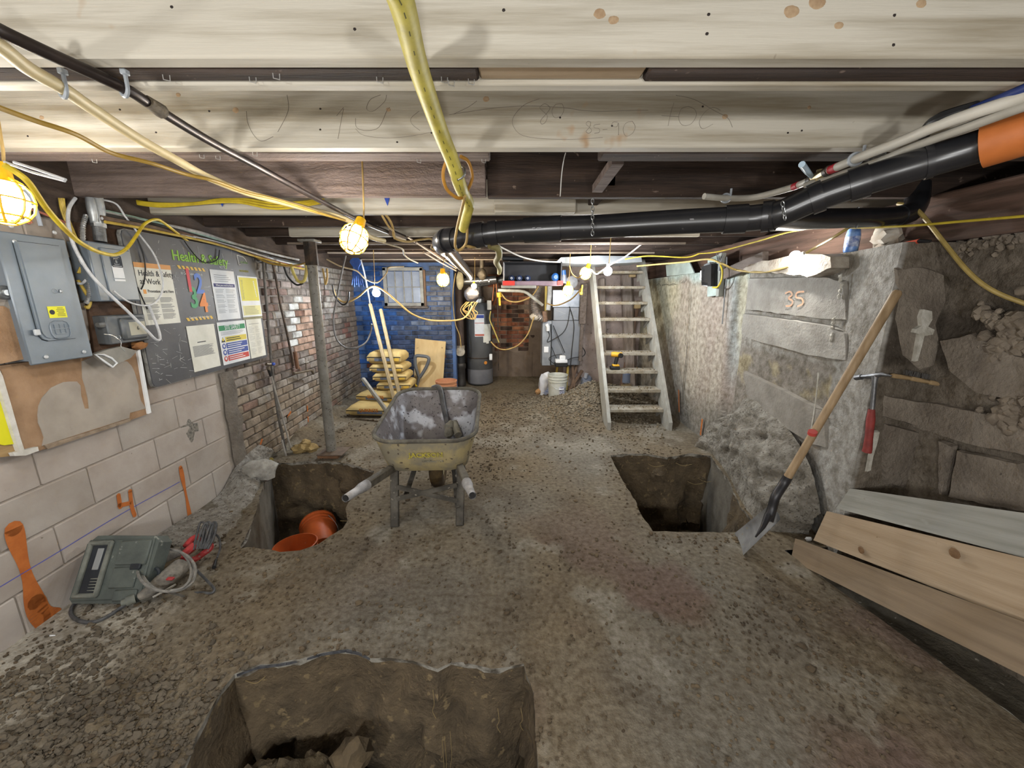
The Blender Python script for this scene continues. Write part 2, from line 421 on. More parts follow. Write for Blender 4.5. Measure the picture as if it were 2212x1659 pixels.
# pit walls
soil = M_('pit_soil', '#6b5d49', '#4d4335', scale=7, bump=.8, bscale=26, bdist=.03, spots='#7d6d52', spot_scale=22, spot_t=.63, rough=.95, space='World')
slabedge = M_('slab_edge', '#98958c', '#4d473e', scale=13, lo=.42, hi=.58, bump=.6, bscale=60, rough=.9, space='World')
pit_conc = M_('pit_concrete', '#757168', '#565149', scale=5, bump=.5, bscale=45, rough=.9, space='World')
def build_pit(P, depth, seed, conc=None):
    n = len(P); cx = sum(p[0] for p in P) / n; cy = sum(p[1] for p in P) / n; rings = 14; b = MB()
    for r in range(rings + 1):
        t = r / rings; z = -depth * t
        for i in range(n):
            x, y = P[i]; q = fbm(x * 3, y * 3 + z * 3, seed, 1.6)
            if r == 0: dx = 0; zz = floor_z(x, y)
            elif r == 1: dx = .004 + .008 * nz(x, y, 4, 30); zz = -.020 + .020 * nz(x, y, 8, 13)
            else:
                tx = P[(i + 1) % n][0] - P[i - 1][0]; ty = P[(i + 1) % n][1] - P[i - 1][1]
                dx = (.03 * sin(t * 9 + q * 4) + .05 * q) * min(1, t * 4) - .06 * t + .025 * fbm(x, z, y, 9); zz = z
                if conc and conc(x, y): dx = .015 * q
            nx = cx - x; ny = cy - y
            tx = P[(i + 1) % n][0] - P[i - 1][0]; ty = P[(i + 1) % n][1] - P[i - 1][1]; L = sqrt(tx * tx + ty * ty) + 1e-9
            b.v.append(V((x + ty / L * dx, y - tx / L * dx, zz)))
    for r in range(rings):
        for i in range(n):
            j = (i + 1) % n
            b.f.append((r * n + i, r * n + j, (r + 1) * n + j, (r + 1) * n + i)); b.mi.append(0 if r == 0 else (2 if conc and conc(*P[i]) else 1))
    ctr = len(b.v); b.v.append(V((cx, cy, -depth + .03)))
    mid = len(b.v)
    for i in range(n):
        x, y = P[i]; x = cx + (x - cx) * .5; y = cy + (y - cy) * .5; b.v.append(V((x, y, -depth + .03 + .04 * fbm(x, y, 1, 5))))
    for i in range(n):
        j = (i + 1) % n; b.f.append((rings * n + i, rings * n + j, mid + j, mid + i)); b.f.append((mid + i, mid + j, ctr)); b.mi += [1, 1]
    return part('pit', b, [slabedge, soil, pit_conc], floor, smooth=55)
build_pit(PITS[0], .78, 3)
build_pit(PITS[1], .70, 5, lambda x, y: x < LX(y) + .55 and y > 2.15 and y < 3.25 and x < -1.55 - .3 * (y - 2.2))
build_pit(PITS[2], .80, 8, lambda x, y: x > 1.66 and 2.2 < y < 3.42 and x > 1.62 + .22 * (y - 2.2))
# heap of soil at the bottom of the front pit, and a stone on it
b = MB()
def heap(u, v):
    x = -1.22 + u * .80; y = .45 + v * .84; e = sin(pi * u) ** .7 * sin(pi * v ** 1.9) ** .6
    return V((x, y, -.80 + e * (.60 + .09 * fbm(x, y, 3, 5) + .08 * fbm(x, y, 4, 16))))
b.grid(heap, 40, 36); part('soil_heap', b, M_('heap_soil', '#645843', '#463d30', scale=9, bump=.9, bscale=30, bdist=.03, rough=.95, space='World'), floor, smooth=60)
rockm = M_('pit_rock', '#655742', '#4b4132', scale=9, bump=.7, bscale=40, rough=.9)
b = MB(); b.lump(atY(755, 1625, 1.13) + V((0, 0, -.03)), (.075, .06, .065), 4, 9, 6, .6); part('rock', b, rockm, floor, smooth=30)
b = MB()
for i in range(26):
    x = R.uniform(-1.15, -.5); y = R.uniform(.85, 1.2); b.lump((x, y, heap((x + 1.22) / .80, (y - .45) / .84).z), R.uniform(.018, .045), i, 7, 5, .6)
part('clods', b, soil, floor, smooth=40, kind='stuff')
b = MB(); cnt = 0
while cnt < 3000:
    x = R.uniform(-2.15, -.95); y = R.uniform(.85, 1.75); hp = sstep(.62, -.2, y - 1.2 + .35 * (x + 2.1)) * sstep(-.7, -1.2, x) * sstep(.08, .36, x - LX(y))
    if R.random() > hp or x < LX(y) + .05 or inpoly(x, y, PITS[0]): continue
    r = R.uniform(.003, .007) if R.random() < .85 else R.uniform(.008, .016); b.lump((x, y, floor_z(x, y) + r * .35), (r * R.uniform(.8, 1.5), r, r * .8), cnt % 29, 6, 4, .7); cnt += 1
part('earth_clods', b, M_('earth_clod', '#6d6456', '#4b443a', scale=4, bump=.6, bscale=70, rough=.95, space='World'), floor, smooth=40, kind='stuff')
# black sheet of old membrane showing along the far edge of the front pit
b = MB(); ed = [atZ(x, y, -.006) for x, y in [(512, 1458), (560, 1440), (620, 1432), (690, 1414), (750, 1405), (775, 1410), (800, 1421)]]
for i in range(len(ed) - 1): b.bar(ed[i], ed[i + 1], .014 if i % 3 else .008, .010, UP)
part('membrane_edge', b, M_('membrane', '#33343a', '#5a5c60', scale=30, rough=.6), floor)
# roots hanging in the pit
b = MB()
for (x, y, l) in [(960, 1590, .3), (955, 1600, .34), (972, 1580, .25), (935, 1490, .12), (1075, 1530, .1), (1125, 1530, .09)]:
    p = atY(x, y, 1.17); b.tube(spl([p, p + V((.006, -.015, -l * .4)), p + V((-.003, -.01, -l * .75)), p + V((.010, -.015, -l))], 4), .0011, 5)
p = atZ(530, 1470, -.05); b.tube(spl([p, p + V((.05, -.01, -.002)), p + V((.085, .0, .02))], 4), .0015, 5)
for (x, y) in [(1400, 1002), (1460, 1000), (1485, 1040), (1510, 1035)]:
    p = atY(x, y, 3.38); b.tube(spl([p, p + V((.06, -.02, -.02)), p + V((.14, -.03, .0))], 4), .002, 5)
p = atZ(735, 1125, -.15); b.tube([p, p + V((.08, .0, -.005))], .002, 5)
part('roots', b, M_('root', '#86744f', rough=.9), floor, kind='stuff')
# gutter along the right wall
b = MB(); b.grid(lambda u, v: V((edge_x(-2.2 + v * 4.32) - .03 + u * (2.35 - edge_x(-2.2 + v * 4.32)), -2.2 + v * 4.32, -.11 - .03 * sin(u * pi) + .018 * fbm(u * 2, v * 12, 1, 2) + .012 * fbm(u * 8, v * 40, 3, 2))), 24, 150)
part('gutter', b, M_('gutter_mud', '#60594c', '#453f35', scale=8, bump=.8, bscale=40, bdist=.02, spots='#8d877a', spot_scale=28, spot_t=.68, rough=.85, space='World'), floor, smooth=60)
b = MB()
for i in range(130):
    y = -.2 + i * .0175; x0 = edge_x(y); x1 = edge_x(y + .0175)
    b.add([(x0 + .01 * nz(y, 1, 1, 20), y, .0), (x1 + .01 * nz(y + .0175, 1, 1, 20), y + .0175, .0), (x1 + .03, y + .0175, -.13), (x0 + .03, y, -.13)], [(0, 1, 2, 3)])
part('slab_edge', b, slabedge, floor)
# crumbs and stones of dirt lying about
b = MB(); cnt = 0
while cnt < 7500:
    x = R.uniform(-2.2, 1.7); y = R.uniform(.9, 6) if R.random() < .7 else R.uniform(.9, 2.2)
    d = dirt_amt(x, y)
    if R.random() > .12 + d or not (LX(y) + .03 < x < slab_right(y) - .05): continue
    if any(inpoly(x, y, P) for P in PITS): continue
    big = R.random() < .015; r = R.uniform(.010, .018) if big else R.uniform(.0025, .008) * (1 + .12 * y)
    b.lump((x, y, floor_z(x, y) + r * .3), (r * R.uniform(.8, 1.4), r, r * .7), cnt % 17, 5 if not big else 7, 3 if not big else 4, .6); cnt += 1
part('dirt_crumbs', b, M_('crumb', '#6b5d49', '#463c30', scale=3, bump=.4, bscale=80, rough=.95, space='World'), floor, kind='stuff', smooth=50)
b = MB(); cnt = 0
while cnt < 2600:
    x = R.gauss(1.0, .3) if R.random() < .6 else R.gauss(1.5, .3); y = R.gauss(5.0, .33)
    if R.random() < .15: x = R.gauss(.45, .25); y = R.gauss(5.1, .25)
    if x > 2.0: continue
    r = R.uniform(.008, .019); b.lump((x, y, floor_z(x, y) + r * .4), (r * R.uniform(.7, 1.4), r, r * .7), cnt % 23, 5, 3, .5); cnt += 1
solo('gravel_pile', b, M_('gravel', '#8d8371', '#5f574a', scale=30, lo=.3, hi=.7, rough=.9, space='World'), 'pile of small grey gravel spread beside and under the wooden stairs', 'gravel', kind='stuff', smooth=50)

# ------------------------------------------------------------------ left wall: painted blocks in front, brick behind
mortar = M_('mortar_block', '#a39a90', '#8f867c', scale=9, bump=.5, bscale=80, space='World')
b = MB(); Mw = Matrix.Translation(V((0, 0, 0)))
q = [Lp(-2.25, 0, -.007), Lp(3.02, 0, -.007), Lp(3.02, 0, -.25), Lp(-2.25, 0, -.25)]
b.add([p + UP * -.35 for p in q] + [p + UP * 2.45 for p in q], [(0, 1, 5, 4), (1, 2, 6, 5), (2, 3, 7, 6), (3, 0, 4, 7), (4, 5, 6, 7)]); b.cur = 1
q = [Lp(3.02, 0, -.016), Lp(6.4, 0, -.016), Lp(6.4, 0, -.25), Lp(3.02, 0, -.25)]
b.add([p + UP * -.35 for p in q] + [p + UP * 2.45 for p in q], [(0, 1, 5, 4), (1, 2, 6, 5), (2, 3, 7, 6), (3, 0, 4, 7), (4, 5, 6, 7)])
mort_dk = M_('mortar_brick', '#57504a', '#8b847b', scale=7, lo=.4, hi=.75, bump=.6, bscale=60, space='World')
wall_left = solo('wall_left', b, [mortar, mort_dk], 'left basement wall, painted blocks in front and old brick behind', kind='structure', smooth=0)
blockm = mat('painted_block', '#b0a79d', '#d3cac2', scale=2.5, objcol=True, bump=.28, bscale=90, bdist=.006, spots='#6f675d', spot_scale=34, spot_t=.74, rough=.85, rand=1, lo=.4, hi=.75)
brickm = mat('old_brick', '#857a70', '#7c746c', scale=9, objcol=True, bump=.55, bscale=55, bdist=.012, spots='#4d443d', spot_scale=40, spot_t=.69, rough=.9, rand=1, lo=.35, hi=.75)
def rough_block(L, Hh, D, bev, seed, amp=.0015):
    m = MB(); m.box((0, 0, 0), (L, D, Hh), bev)
    for i, p in enumerate(m.v): m.v[i] = p + V((nz(i, seed, 1, 3.3), nz(i, seed, 5, 3.3) * .8, nz(i, seed, 9, 3.3))) * amp * 2
    return m
def Lmat(s, z, n=0): o = Lp(s, z, n); return Matrix(((LU.x, -LN.x, 0, o.x), (LU.y, -LN.y, 0, o.y), (0, 0, 1, o.z), (0, 0, 0, 1)))
BLK = {k: [mesh_of('block', rough_block(L, .2045, .05, .005, s, .0012), blockm, 30) for s in range(3)] for k, L in (('full', .4065), ('half', .2005))}
cB = H('#aca49d', '#a9a19a', '#aea69f', '#a69f98')
for row in range(-1, 11):
    z = .098 + row * .212; s = -.6 + (.206 if row % 2 else 0)
    while s < 2.98:
        k = 'full' if s + .4 < 3.03 else 'half'
        if k == 'half' and s + .196 > 3.05: break
        hw = .2035 if k == 'full' else .1005
        piece('block', R.choice(BLK[k]), Lmat(s + hw, z, -.025 + .0012 * nz(s, z, 1, 9)), wall_left, R.choice(cB)); s += 2 * hw + .005
BRK = [mesh_of('brick', rough_block(.205, .064, .05, .006, s, .0022), brickm, 30) for s in range(5)]
BRH = [mesh_of('brick', rough_block(.098, .064, .05, .006, s, .0022), brickm, 30) for s in range(3)]
cLB = H('#89807a', '#928a83', '#827a75', '#979089', '#857068', '#7d716b', '#9c948b', '#736b66')
cW, cRD, cPK, cGR, cLV = H('#c3c5c4', '#85625a', '#a58b7b', '#8a9489', '#96949a')
def left_brick_col(P):
    x, y = proj(P); c = R.choice(cLB)
    if 625 < x < 690 and 640 < y < 760: c = cPK if x > 645 else cW
    elif 700 < x < 760 and y < 690: c = mixc(c, cW, .35)
    elif 745 < x < 770 and 660 < y < 730: c = cRD
    elif y > 830: c = mixc(c, lin('#9a8a72'), .5)
    elif y < 600: c = mixc(c, lin('#8f8d8b'), .5)
    elif 560 < x < 600: c = mixc(c, lin('#7c6a63'), .5)
    if R.random() < .06: c = mixc(c, cRD, .6)
    if R.random() < .12: c = mixc(c, cW, .28)
    return c
bl = []
for row in range(0, 27):
    z = .036 + row * .0755; s = 3.05 + (.107 if row % 2 else 0)
    if row % 2: bl.append((s - .056, z, 1))
    while s < 6.15: bl.append((s + .1025, z, 0)); s += .215
vis = [t for t in bl if not (t[0] < 3.62 and t[1] > 1.0) and t[1] < 1.93]
vis.sort(key=lambda t: t[0]); stuff = MB()
for i, (s, z, h) in enumerate(vis):
    M = Lmat(s + R.uniform(-.003, .003), z + R.uniform(-.002, .002), -.022 + R.uniform(-.004, .004)) @ Matrix.Rotation(R.uniform(-.012, .012), 4, 'Y')
    if i < 300: piece('brick', R.choice(BRH if h else BRK), M, wall_left, left_brick_col(Lp(s, z)))
    else:
        g = rough_block(.205, .064, .05, .006, i); stuff.M = M; stuff.add(g.v, g.f)
stuff.M = None
if stuff.v: part('far_bricks', stuff, M_('far_brick', '#80766d', '#6a6059', scale=6, bump=.5, bscale=50, space='World'), wall_left, smooth=30, kind='stuff')
# parging over the joint of block and brick
parg = M_('parging', '#7f776d', '#655d54', scale=5, bump=.8, bscale=40, bdist=.02, rough=.95, space='World')
b = MB()
def pg(u, v):
    z = .02 + v * .9; s = 2.94 + u * (.16 + .05 * nz(z, 3, 1, 5)) + .03 * nz(z, 1, 2, 6)
    return Lp(s, z, .004 + .014 * sin(pi * u) + .006 * fbm(u * 3, v * 7, 1, 2))
b.grid(pg, 8, 40); part('parging_patch', b, parg, wall_left, smooth=60)
# the footing that bulges out of the wall at the pit
footm = M_('footing', '#a19e97', '#7f7a72', scale=22, lo=.38, hi=.6, bump=1.0, bscale=48, bdist=.03, spots='#55504a', spot_scale=60, spot_t=.6, rough=.95, space='World')
def ruled(name, low, high, nu, nv, amp, bulge, parent, m, into, smooth=60):
    lo_ = spl(low, 8); hi_ = spl(high, 8); bb = MB()
    def at(Q, u): f = u * (len(Q) - 1); i = min(int(f), len(Q) - 2); return Q[i].lerp(Q[i + 1], f - i)
    def fn(u, v):
        p = at(lo_, u).lerp(at(hi_, u), v); e = min(1, 4 * v, 4 * (1 - v) + .3)
        return p + V(into) * (bulge * sin(pi * v) + amp * e * fbm(p.x, p.y, p.z, 5, 5) + amp * .5 * e * fbm(p.x, p.y, p.z, 17))
    bb.grid(fn, nu, nv); return part(name, bb, m, parent, smooth=smooth)
ruled('footing', [atZ(380, 1188, 0), atZ(450, 1186, 0), atZ(523, 1183, -.02), atZ(549, 1120, -.03), atZ(567, 1060, -.03), atZ(583, 1000, -.02), atZ(600, 985, 0)],
      [atL(330, 1160), atL(400, 1118, .01), atL(445, 1092, .01), atL(480, 1060, .01), atL(505, 1015, .01), atL(530, 985, .01), atL(560, 960, .01)], 70, 30, .03, .05, wall_left, footm, (.9, -.4, .3))
b = MB(); b.lump(atZ(560, 1015, .09), (.13, .10, .09), 3, 10, 7, .5); part('concrete_lump', b, M_('pale_concrete', '#b0aea8', '#8c8982', scale=14, bump=.7, bscale=60, space='World'), wall_left, smooth=50)
b = MB()
for i, (x, y) in enumerate([(395, 1145), (405, 1135), (380, 1158), (583, 995), (590, 1003), (586, 1012), (468, 1095)]): b.lump(atL(x, y, .05), R.uniform(.015, .03), i, 7, 5, .7)
part('foam_bits', b, M_('yellow_foam', '#a39557', '#7a6f45', scale=30, bump=.6, bscale=90), wall_left, smooth=40, kind='stuff')
# spray paint and chalk on the blocks
spray = M_('orange_spray', '#b96a30', '#a85c26', scale=20, rough=.7)
def paint_L(name, strokes, w, m, parent=None, off=.0022, taper=None):
    bb = MB()
    for st in strokes:
        P = spl([atL(x, y, off) for x, y in st], 6); n = len(P); ws = [w * (taper(i / (n - 1)) if taper else 1) for i in range(n)]
        for i in range(n - 1):
            t = (P[i + 1] - P[i]); s = LN.cross(t).normalized()
            bb.add([P[i] - s * ws[i], P[i] + s * ws[i], P[i + 1] + s * ws[i + 1], P[i + 1] - s * ws[i + 1]], [(0, 1, 2, 3)])
        for e, k in ((P[0], 0), (P[-1], -1)):
            c = [e + LU * cos(a * pi / 5) * ws[k] + UP * sin(a * pi / 5) * ws[k] for a in range(10)]; bb.add(c, [tuple(range(10))])
    return part(name, bb, m, parent or wall_left, smooth=0)
paint_L('spray_mark', [[(30, 1142), (38, 1175), (50, 1215), (62, 1255), (72, 1290), (84, 1325), (100, 1352)], [(78, 1300), (105, 1322), (118, 1338)]], .026, spray, taper=lambda t: 1.0 + .35 * sin(t * 9 + 1) + .3 * t)
paint_L('spray_mark', [[(390, 1010), (396, 1040), (403, 1075), (410, 1115)]], .015, spray, off=.0025, taper=lambda t: .9 + .3 * sin(t * 8))
paint_L('spray_numeral', [[(256, 1070), (260, 1095)], [(258, 1092), (284, 1086)], [(281, 1061), (285, 1095), (291, 1113)]], .012, spray, off=.0025)
paint_L('chalk_line', [[(0, 1268), (130, 1190), (200, 1147), (280, 1100), (388, 1041)]], .0022, M_('blue_chalk', '#4f55a8'), off=.0022)
paint_L('spray_mark', [[(664, 878), (666, 910)], [(622, 900), (628, 890)], [(562, 962), (566, 950)]], .012, spray, off=.006)
# a dark chipped patch in one block
b = MB(); b.lump(atL(408, 930, -.002), (.004, .075, .07), 9, 14, 8, .8); part('chipped_patch', b, M_('chip', '#55524d', '#8f8a81', scale=70, bump=.8, bscale=90), wall_left)

b = MB(); b.M = Lframe(3.9, 2.06, .004); b.box((0, 0, 0), (4.7, .38, .03), .004); part('plate_timber', b, M_('plate_wood', '#4d4038', '#332a24', scale=4, stretch=(6, 1, 6), bump=.6, bscale=24, rough=.9), wall_left)
b = MB(); P = [(150, 425), (292, 425), (336, 700), (322, 752), (205, 785), (196, 700)]; q = [(p.x, p.y, p.z) for p in (atL(x, y, .012) for x, y in P)]
b.prism([((V(p) - V((L0, 0, 0))).dot(LU), p[2]) for p in q], .014, frame(V((L0, 0, 0)), LU, UP)); part('dark_board', b, M_('dark_board', '#57402f', '#3a2b22', scale=6, bump=.5, bscale=30, rough=.9), wall_left, smooth=0)
# ------------------------------------------------------------------ back walls
cBL = H('#2e5ba6', '#3161aa', '#2d5699', '#355fa3'); cNV = H('#46526e', '#4b556c', '#424d67', '#525b70'); cGB = H('#7b7c82', '#85868b', '#71747c')
mort_bl = M_('mortar_blue', '#4f6ea3', '#4a566e', scale=4, bump=.6, bscale=60, space='World')
def slab(name, x0, x1, y0, y1, z0, z1, m, label, kind='structure'):
    bb = MB(); bb.box(((x0 + x1) / 2, (y0 + y1) / 2, (z0 + z1) / 2), (x1 - x0, y1 - y0, z1 - z0)); return solo(name, bb, m, label, kind=kind, smooth=0)
wall_bl = slab('wall_back_left', -2.75, -.90, 6.116, 7.3, -.2, 2.4, mort_bl, 'far brick wall painted blue, around the small window')
WX0, WX1, WZ0, WZ1 = -1.97, -1.36, 1.36, 1.93
for row in range(0, 26):
    z = .036 + row * .0755; x = LX(6.1) + .0 + (.107 if row % 2 else 0)
    while x < -.93:
        w = min(.205, -.905 - x); xc = x + w / 2
        if w > .05 and not (WX0 - .03 < xc < WX1 + .03 and z > WZ0 - .03):
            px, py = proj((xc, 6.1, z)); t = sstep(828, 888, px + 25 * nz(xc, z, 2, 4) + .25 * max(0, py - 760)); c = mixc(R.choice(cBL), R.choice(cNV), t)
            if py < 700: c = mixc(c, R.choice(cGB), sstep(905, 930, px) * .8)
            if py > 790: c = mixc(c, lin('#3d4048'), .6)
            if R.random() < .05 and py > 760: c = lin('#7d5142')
            if R.random() < .10: c = mixc(c, lin('#9fb2d0'), .25)
            me = R.choice(BRK) if w > .2 else R.choice(BRH)
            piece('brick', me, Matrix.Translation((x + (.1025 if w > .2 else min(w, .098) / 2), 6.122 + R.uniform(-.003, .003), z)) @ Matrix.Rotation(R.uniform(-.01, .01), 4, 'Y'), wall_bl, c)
        x += .215
wall_back = slab('wall_back', -1.0, 2.5, 7.02, 7.3, -.2, 2.4, M_('nook_mortar', '#8a7a6a', '#6f6054', scale=3, bump=.8, bscale=40, bdist=.02, space='World'), 'far wall behind the heater, patchy brick and brown render')
cNB = H('#a86a4c', '#9a6248', '#b57a58', '#8a5a48', '#57443a', '#a88a74')
for row in range(7, 25):
    z = .036 + row * .0755; x = -.42 + (.107 if row % 2 else 0)
    while x < .26 + .06 * nz(row, 1, 1, .7):
        if R.random() < .93: piece('brick', R.choice(BRK), Matrix.Translation((x + .1, 7.03 + R.uniform(-.006, .004), z)), wall_back, R.choice(cNB))
        x += .215
b = MB()
def ren(u, v):
    x = .30 + u * .75 + .03 * nz(v, 1, 1, 6) * (1 - u); z = .0 + v * 1.95; return V((x, 6.995 - .02 * fbm(x, z, 1, 4), z))
b.grid(ren, 24, 50); b.f = [tuple(reversed(f)) for f in b.f]
part('brown_render', b, M_('brown_render', '#77685a', '#62554a', scale=3, bump=.6, bscale=30, rough=.95, space='World'), wall_back, smooth=60)
b = MB()
def ren2(u, v):
    x = -.55 + u * .92; z = v * (.52 + .08 * nz(u, 1, 1, 5)); return V((x, 6.985 - .02 * fbm(x, z, 1, 4), z))
b.grid(ren2, 24, 16); b.f = [tuple(reversed(f)) for f in b.f]; part('lower_render', b, M_('brown_render'), wall_back, smooth=60)
wall_br = slab('wall_back_right', .95, 2.5, 6.35, 7.1, -.2, 2.4, M_('stair_wall', '#bfaea6', '#a09189', scale=3, bump=.7, bscale=30, bdist=.02, spots='#6a5e57', spot_scale=24, spot_t=.68, space='World'), 'pinkish grey rendered wall behind the wooden stairs')
wall_behind = slab('wall_front', -2.6, 2.8, -2.45, -2.2, -.3, 2.5, M_('front_wall', '#a19a8f', '#8a8379', scale=3, space='World'), 'wall behind the photographer')

# ------------------------------------------------------------------ right wall
prof = [(-2.25, 2.24), (.6, 2.22), (1.90, 2.20), (1.985, 2.19), (1.972, 1.93), (1.985, 1.91), (2.12, 1.95), (2.4, 2.02), (3.2, 2.02), (3.40, 2.03), (3.43, 2.09), (3.62, 2.10), (3.66, 2.06), (4.2, 2.06), (6.4, 2.10)]
PR = []
for i in range(len(prof) - 1):
    a = V(prof[i]); c = V(prof[i + 1]); k = max(2, int((c - a).length / .028)) if a.x > .2 else 30
    PR += [a.lerp(c, j / k) for j in range(k)]
PR.append(V(prof[-1]))
RN = len(PR) - 1
def right_pt(u, v):
    i = min(int(round(u * RN)), RN); y, x = PR[i]; z = -.32 + v * 2.08
    n = fbm(y, z, 1, 2.2) * .5 + fbm(y, z, 4, 9) * .35; amp = .052 if y < 1.93 else (.012 if y < 3.4 else .006)
    x0 = x - amp * n
    if y < 1.9:
        for zz, sl in ((1.42, .05), (1.13, -.03), (.86, .06), (.58, -.02), (.33, .0)):
            d = (z - zz - sl * (y - 1.2) - .03 * nz(y, zz, 1, 3)); x0 += .022 * math.exp(-(d / .012) ** 2)
            x0 += .012 * nz(round(y / .45), zz, 3) * sstep(.0, .02, d)
    elif y < 3.35 and x > 1.97:
        for zz in (1.39, 1.06, .72):
            d = z - zz - .02 * nz(y, zz, 1, 4); x0 += .014 * math.exp(-(d / .010) ** 2)
    return V((x0, y, z))
b = MB(); b.grid(right_pt, RN, 74)
b.add([(2.6, -2.25, -.3), (2.6, 6.4, -.3), (2.6, 6.4, 1.76), (2.6, -2.25, 1.76)], [(0, 1, 2, 3)])
n0 = len(b.v)   # ledge on top
top = [right_pt(i / RN, 1) for i in range(0, RN + 1)]
b.v += top + [V((2.6, p.y, 1.76)) for p in top]; m_ = len(top)
for i in range(m_ - 1): b.f.append((n0 + i, n0 + i + 1, n0 + m_ + i + 1, n0 + m_ + i)); b.mi.append(0)
rw_m = attr_mat('right_wall', '#b3aea6', scale=18, lo=.35, hi=.7, bump=.85, bscale=44, bdist=.018, spots='#7a736a', spot_scale=60, spot_t=.70)
wall_right = solo('wall_right', b, rw_m, 'right basement wall of rough concrete with a stepped pillar and painted plaster beyond', kind='structure', smooth=60)
cRG, cRL, cRK, cCR, cAQ, cPB, cBP, cST = H('#9a968f', '#aaa7a0', '#82796e', '#cfcab0', '#bccdc9', '#a3938c', '#a8b5b7', '#aaa086')
def right_col(p):
    x, y = proj(p); n = fbm(p.y, p.z, 3, 3)
    if p.y < 1.99 and not (p.x < 1.94 and p.y > 1.974): c = mixc(lin('#6d655b'), lin('#857c70'), .5 + n * 1.1); c = mixc(c, lin('#554e46'), sstep(.1, .5, fbm(p.y, p.z, 9, 2)))  # dark brown stone; also painted as shade on the pillar's near face
    elif p.y < 2.35: c = mixc(lin('#a8a6a1'), lin('#96938d'), .4 + .5 * n)
    elif p.y < 3.42:
        c = mixc(cRL, cRG, .5 + n)
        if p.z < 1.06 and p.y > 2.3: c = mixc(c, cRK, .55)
        if .75 < p.z < 1.02 and p.y > 2.3: c = mixc(c, cST, sstep(.05, .25, fbm(p.y, p.z, 5, 5)))
    else:
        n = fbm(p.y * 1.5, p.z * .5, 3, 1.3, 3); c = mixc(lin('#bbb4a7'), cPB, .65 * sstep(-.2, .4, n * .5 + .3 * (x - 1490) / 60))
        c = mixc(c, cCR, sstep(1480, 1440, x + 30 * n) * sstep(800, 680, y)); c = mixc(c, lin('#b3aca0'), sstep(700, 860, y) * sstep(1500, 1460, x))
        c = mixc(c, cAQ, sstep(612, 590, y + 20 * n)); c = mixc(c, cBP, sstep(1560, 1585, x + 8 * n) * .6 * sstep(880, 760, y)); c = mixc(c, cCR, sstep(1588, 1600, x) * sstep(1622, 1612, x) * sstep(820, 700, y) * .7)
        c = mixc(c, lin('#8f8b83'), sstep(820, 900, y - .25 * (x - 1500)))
    return c
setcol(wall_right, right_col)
# rough footing between the right wall and the pit
ruled('footing', [atZ(1500, 965, 0), atZ(1537, 985, -.02), atZ(1576, 1040, -.03), atZ(1601, 1095, -.03), atZ(1642, 1147, -.02), atZ(1700, 1150, 0), atZ(1748, 1155, 0)],
      [atX(1552, 905, 2.05), atX(1590, 885, 2.0), atX(1610, 860, 2.0), atX(1655, 875, 2.0), atX(1720, 950, 1.98), atX(1758, 1030, 1.95), atX(1775, 1110, 1.93)], 80, 44, .06, .05, wall_right,
      M_('footing_right', '#a09c93', '#746e64', scale=11, lo=.36, hi=.6, bump=1.0, bscale=48, bdist=.03, spots='#5b554d', spot_scale=55, spot_t=.61, rough=.95, space='World'), (-.8, -.3, .5))
# proud lifts of concrete between the old form boards
conc = M_('lift_concrete', '#a5a29b', '#8a867f', scale=7, bump=.7, bscale=50, bdist=.015, spots='#6a655d', spot_scale=60, spot_t=.7, space='World')
conc_dk = M_('lift_concrete_dark', '#7f766b', '#665d53', scale=6, bump=.8, bscale=40, bdist=.02, spots='#544d45', spot_scale=50, spot_t=.68, space='World')
def lift(name, poly, X, t, m, jag=3, flat=0):
    P = []
    for i in range(len(poly)):
        a = V(poly[i]); c = V(poly[(i + 1) % len(poly)]); k = max(1, int((c - a).length / 14))
        for j in range(k): q = a.lerp(c, j / k); P.append((q.x + jag * nz(q.x, q.y, 1, .11), q.y + jag * nz(q.x, q.y, 5, .11)))
    W = [atX(x, y, X) for x, y in P]; M = Rframe(X, 0, 0); bb = MB(); poly2 = [(-w.y, w.z) for w in W]
    bb.prism(poly2, t, M); cx = sum(p[0] for p in poly2) / len(poly2); cz = sum(p[1] for p in poly2) / len(poly2)
    n = len(poly2)
    for i in range(n, 2 * n):       # chamfer the front edge
        w = bb.v[i]; bb.v[i] = V((w.x, w.y + (-cx - w.y) * .035, w.z + (cz - w.z) * .05))
    return part(name, bb, m, wall_right, smooth=0)
lift('concrete_lift', [(1622, 600), (1700, 598), (1790, 596), (1832, 606), (1840, 650), (1842, 692), (1800, 692), (1700, 680), (1615, 669)], 2.02, .030, conc)
lift('concrete_lift', [(1613, 676), (1700, 688), (1800, 702), (1846, 720), (1850, 782), (1760, 768), (1700, 752), (1640, 736), (1609, 722)], 2.02, .045, conc)
lift('concrete_lift', [(1612, 800), (1650, 818), (1700, 842), (1792, 888), (1800, 972), (1765, 962), (1700, 922), (1640, 880), (1618, 850)], 2.02, .036, M_('lift_mid', '#908b83', '#78736b', scale=7, bump=.7, bscale=50, space='World'))
lift('concrete_lip', [(1628, 584), (1640, 568), (1720, 556), (1800, 546), (1834, 556), (1838, 578), (1812, 590), (1778, 598), (1720, 592)], 2.02, .10, M_('lip_concrete', '#b5aea2', '#8b8073', scale=9, bump=.8, bscale=50, space='World'), 5)
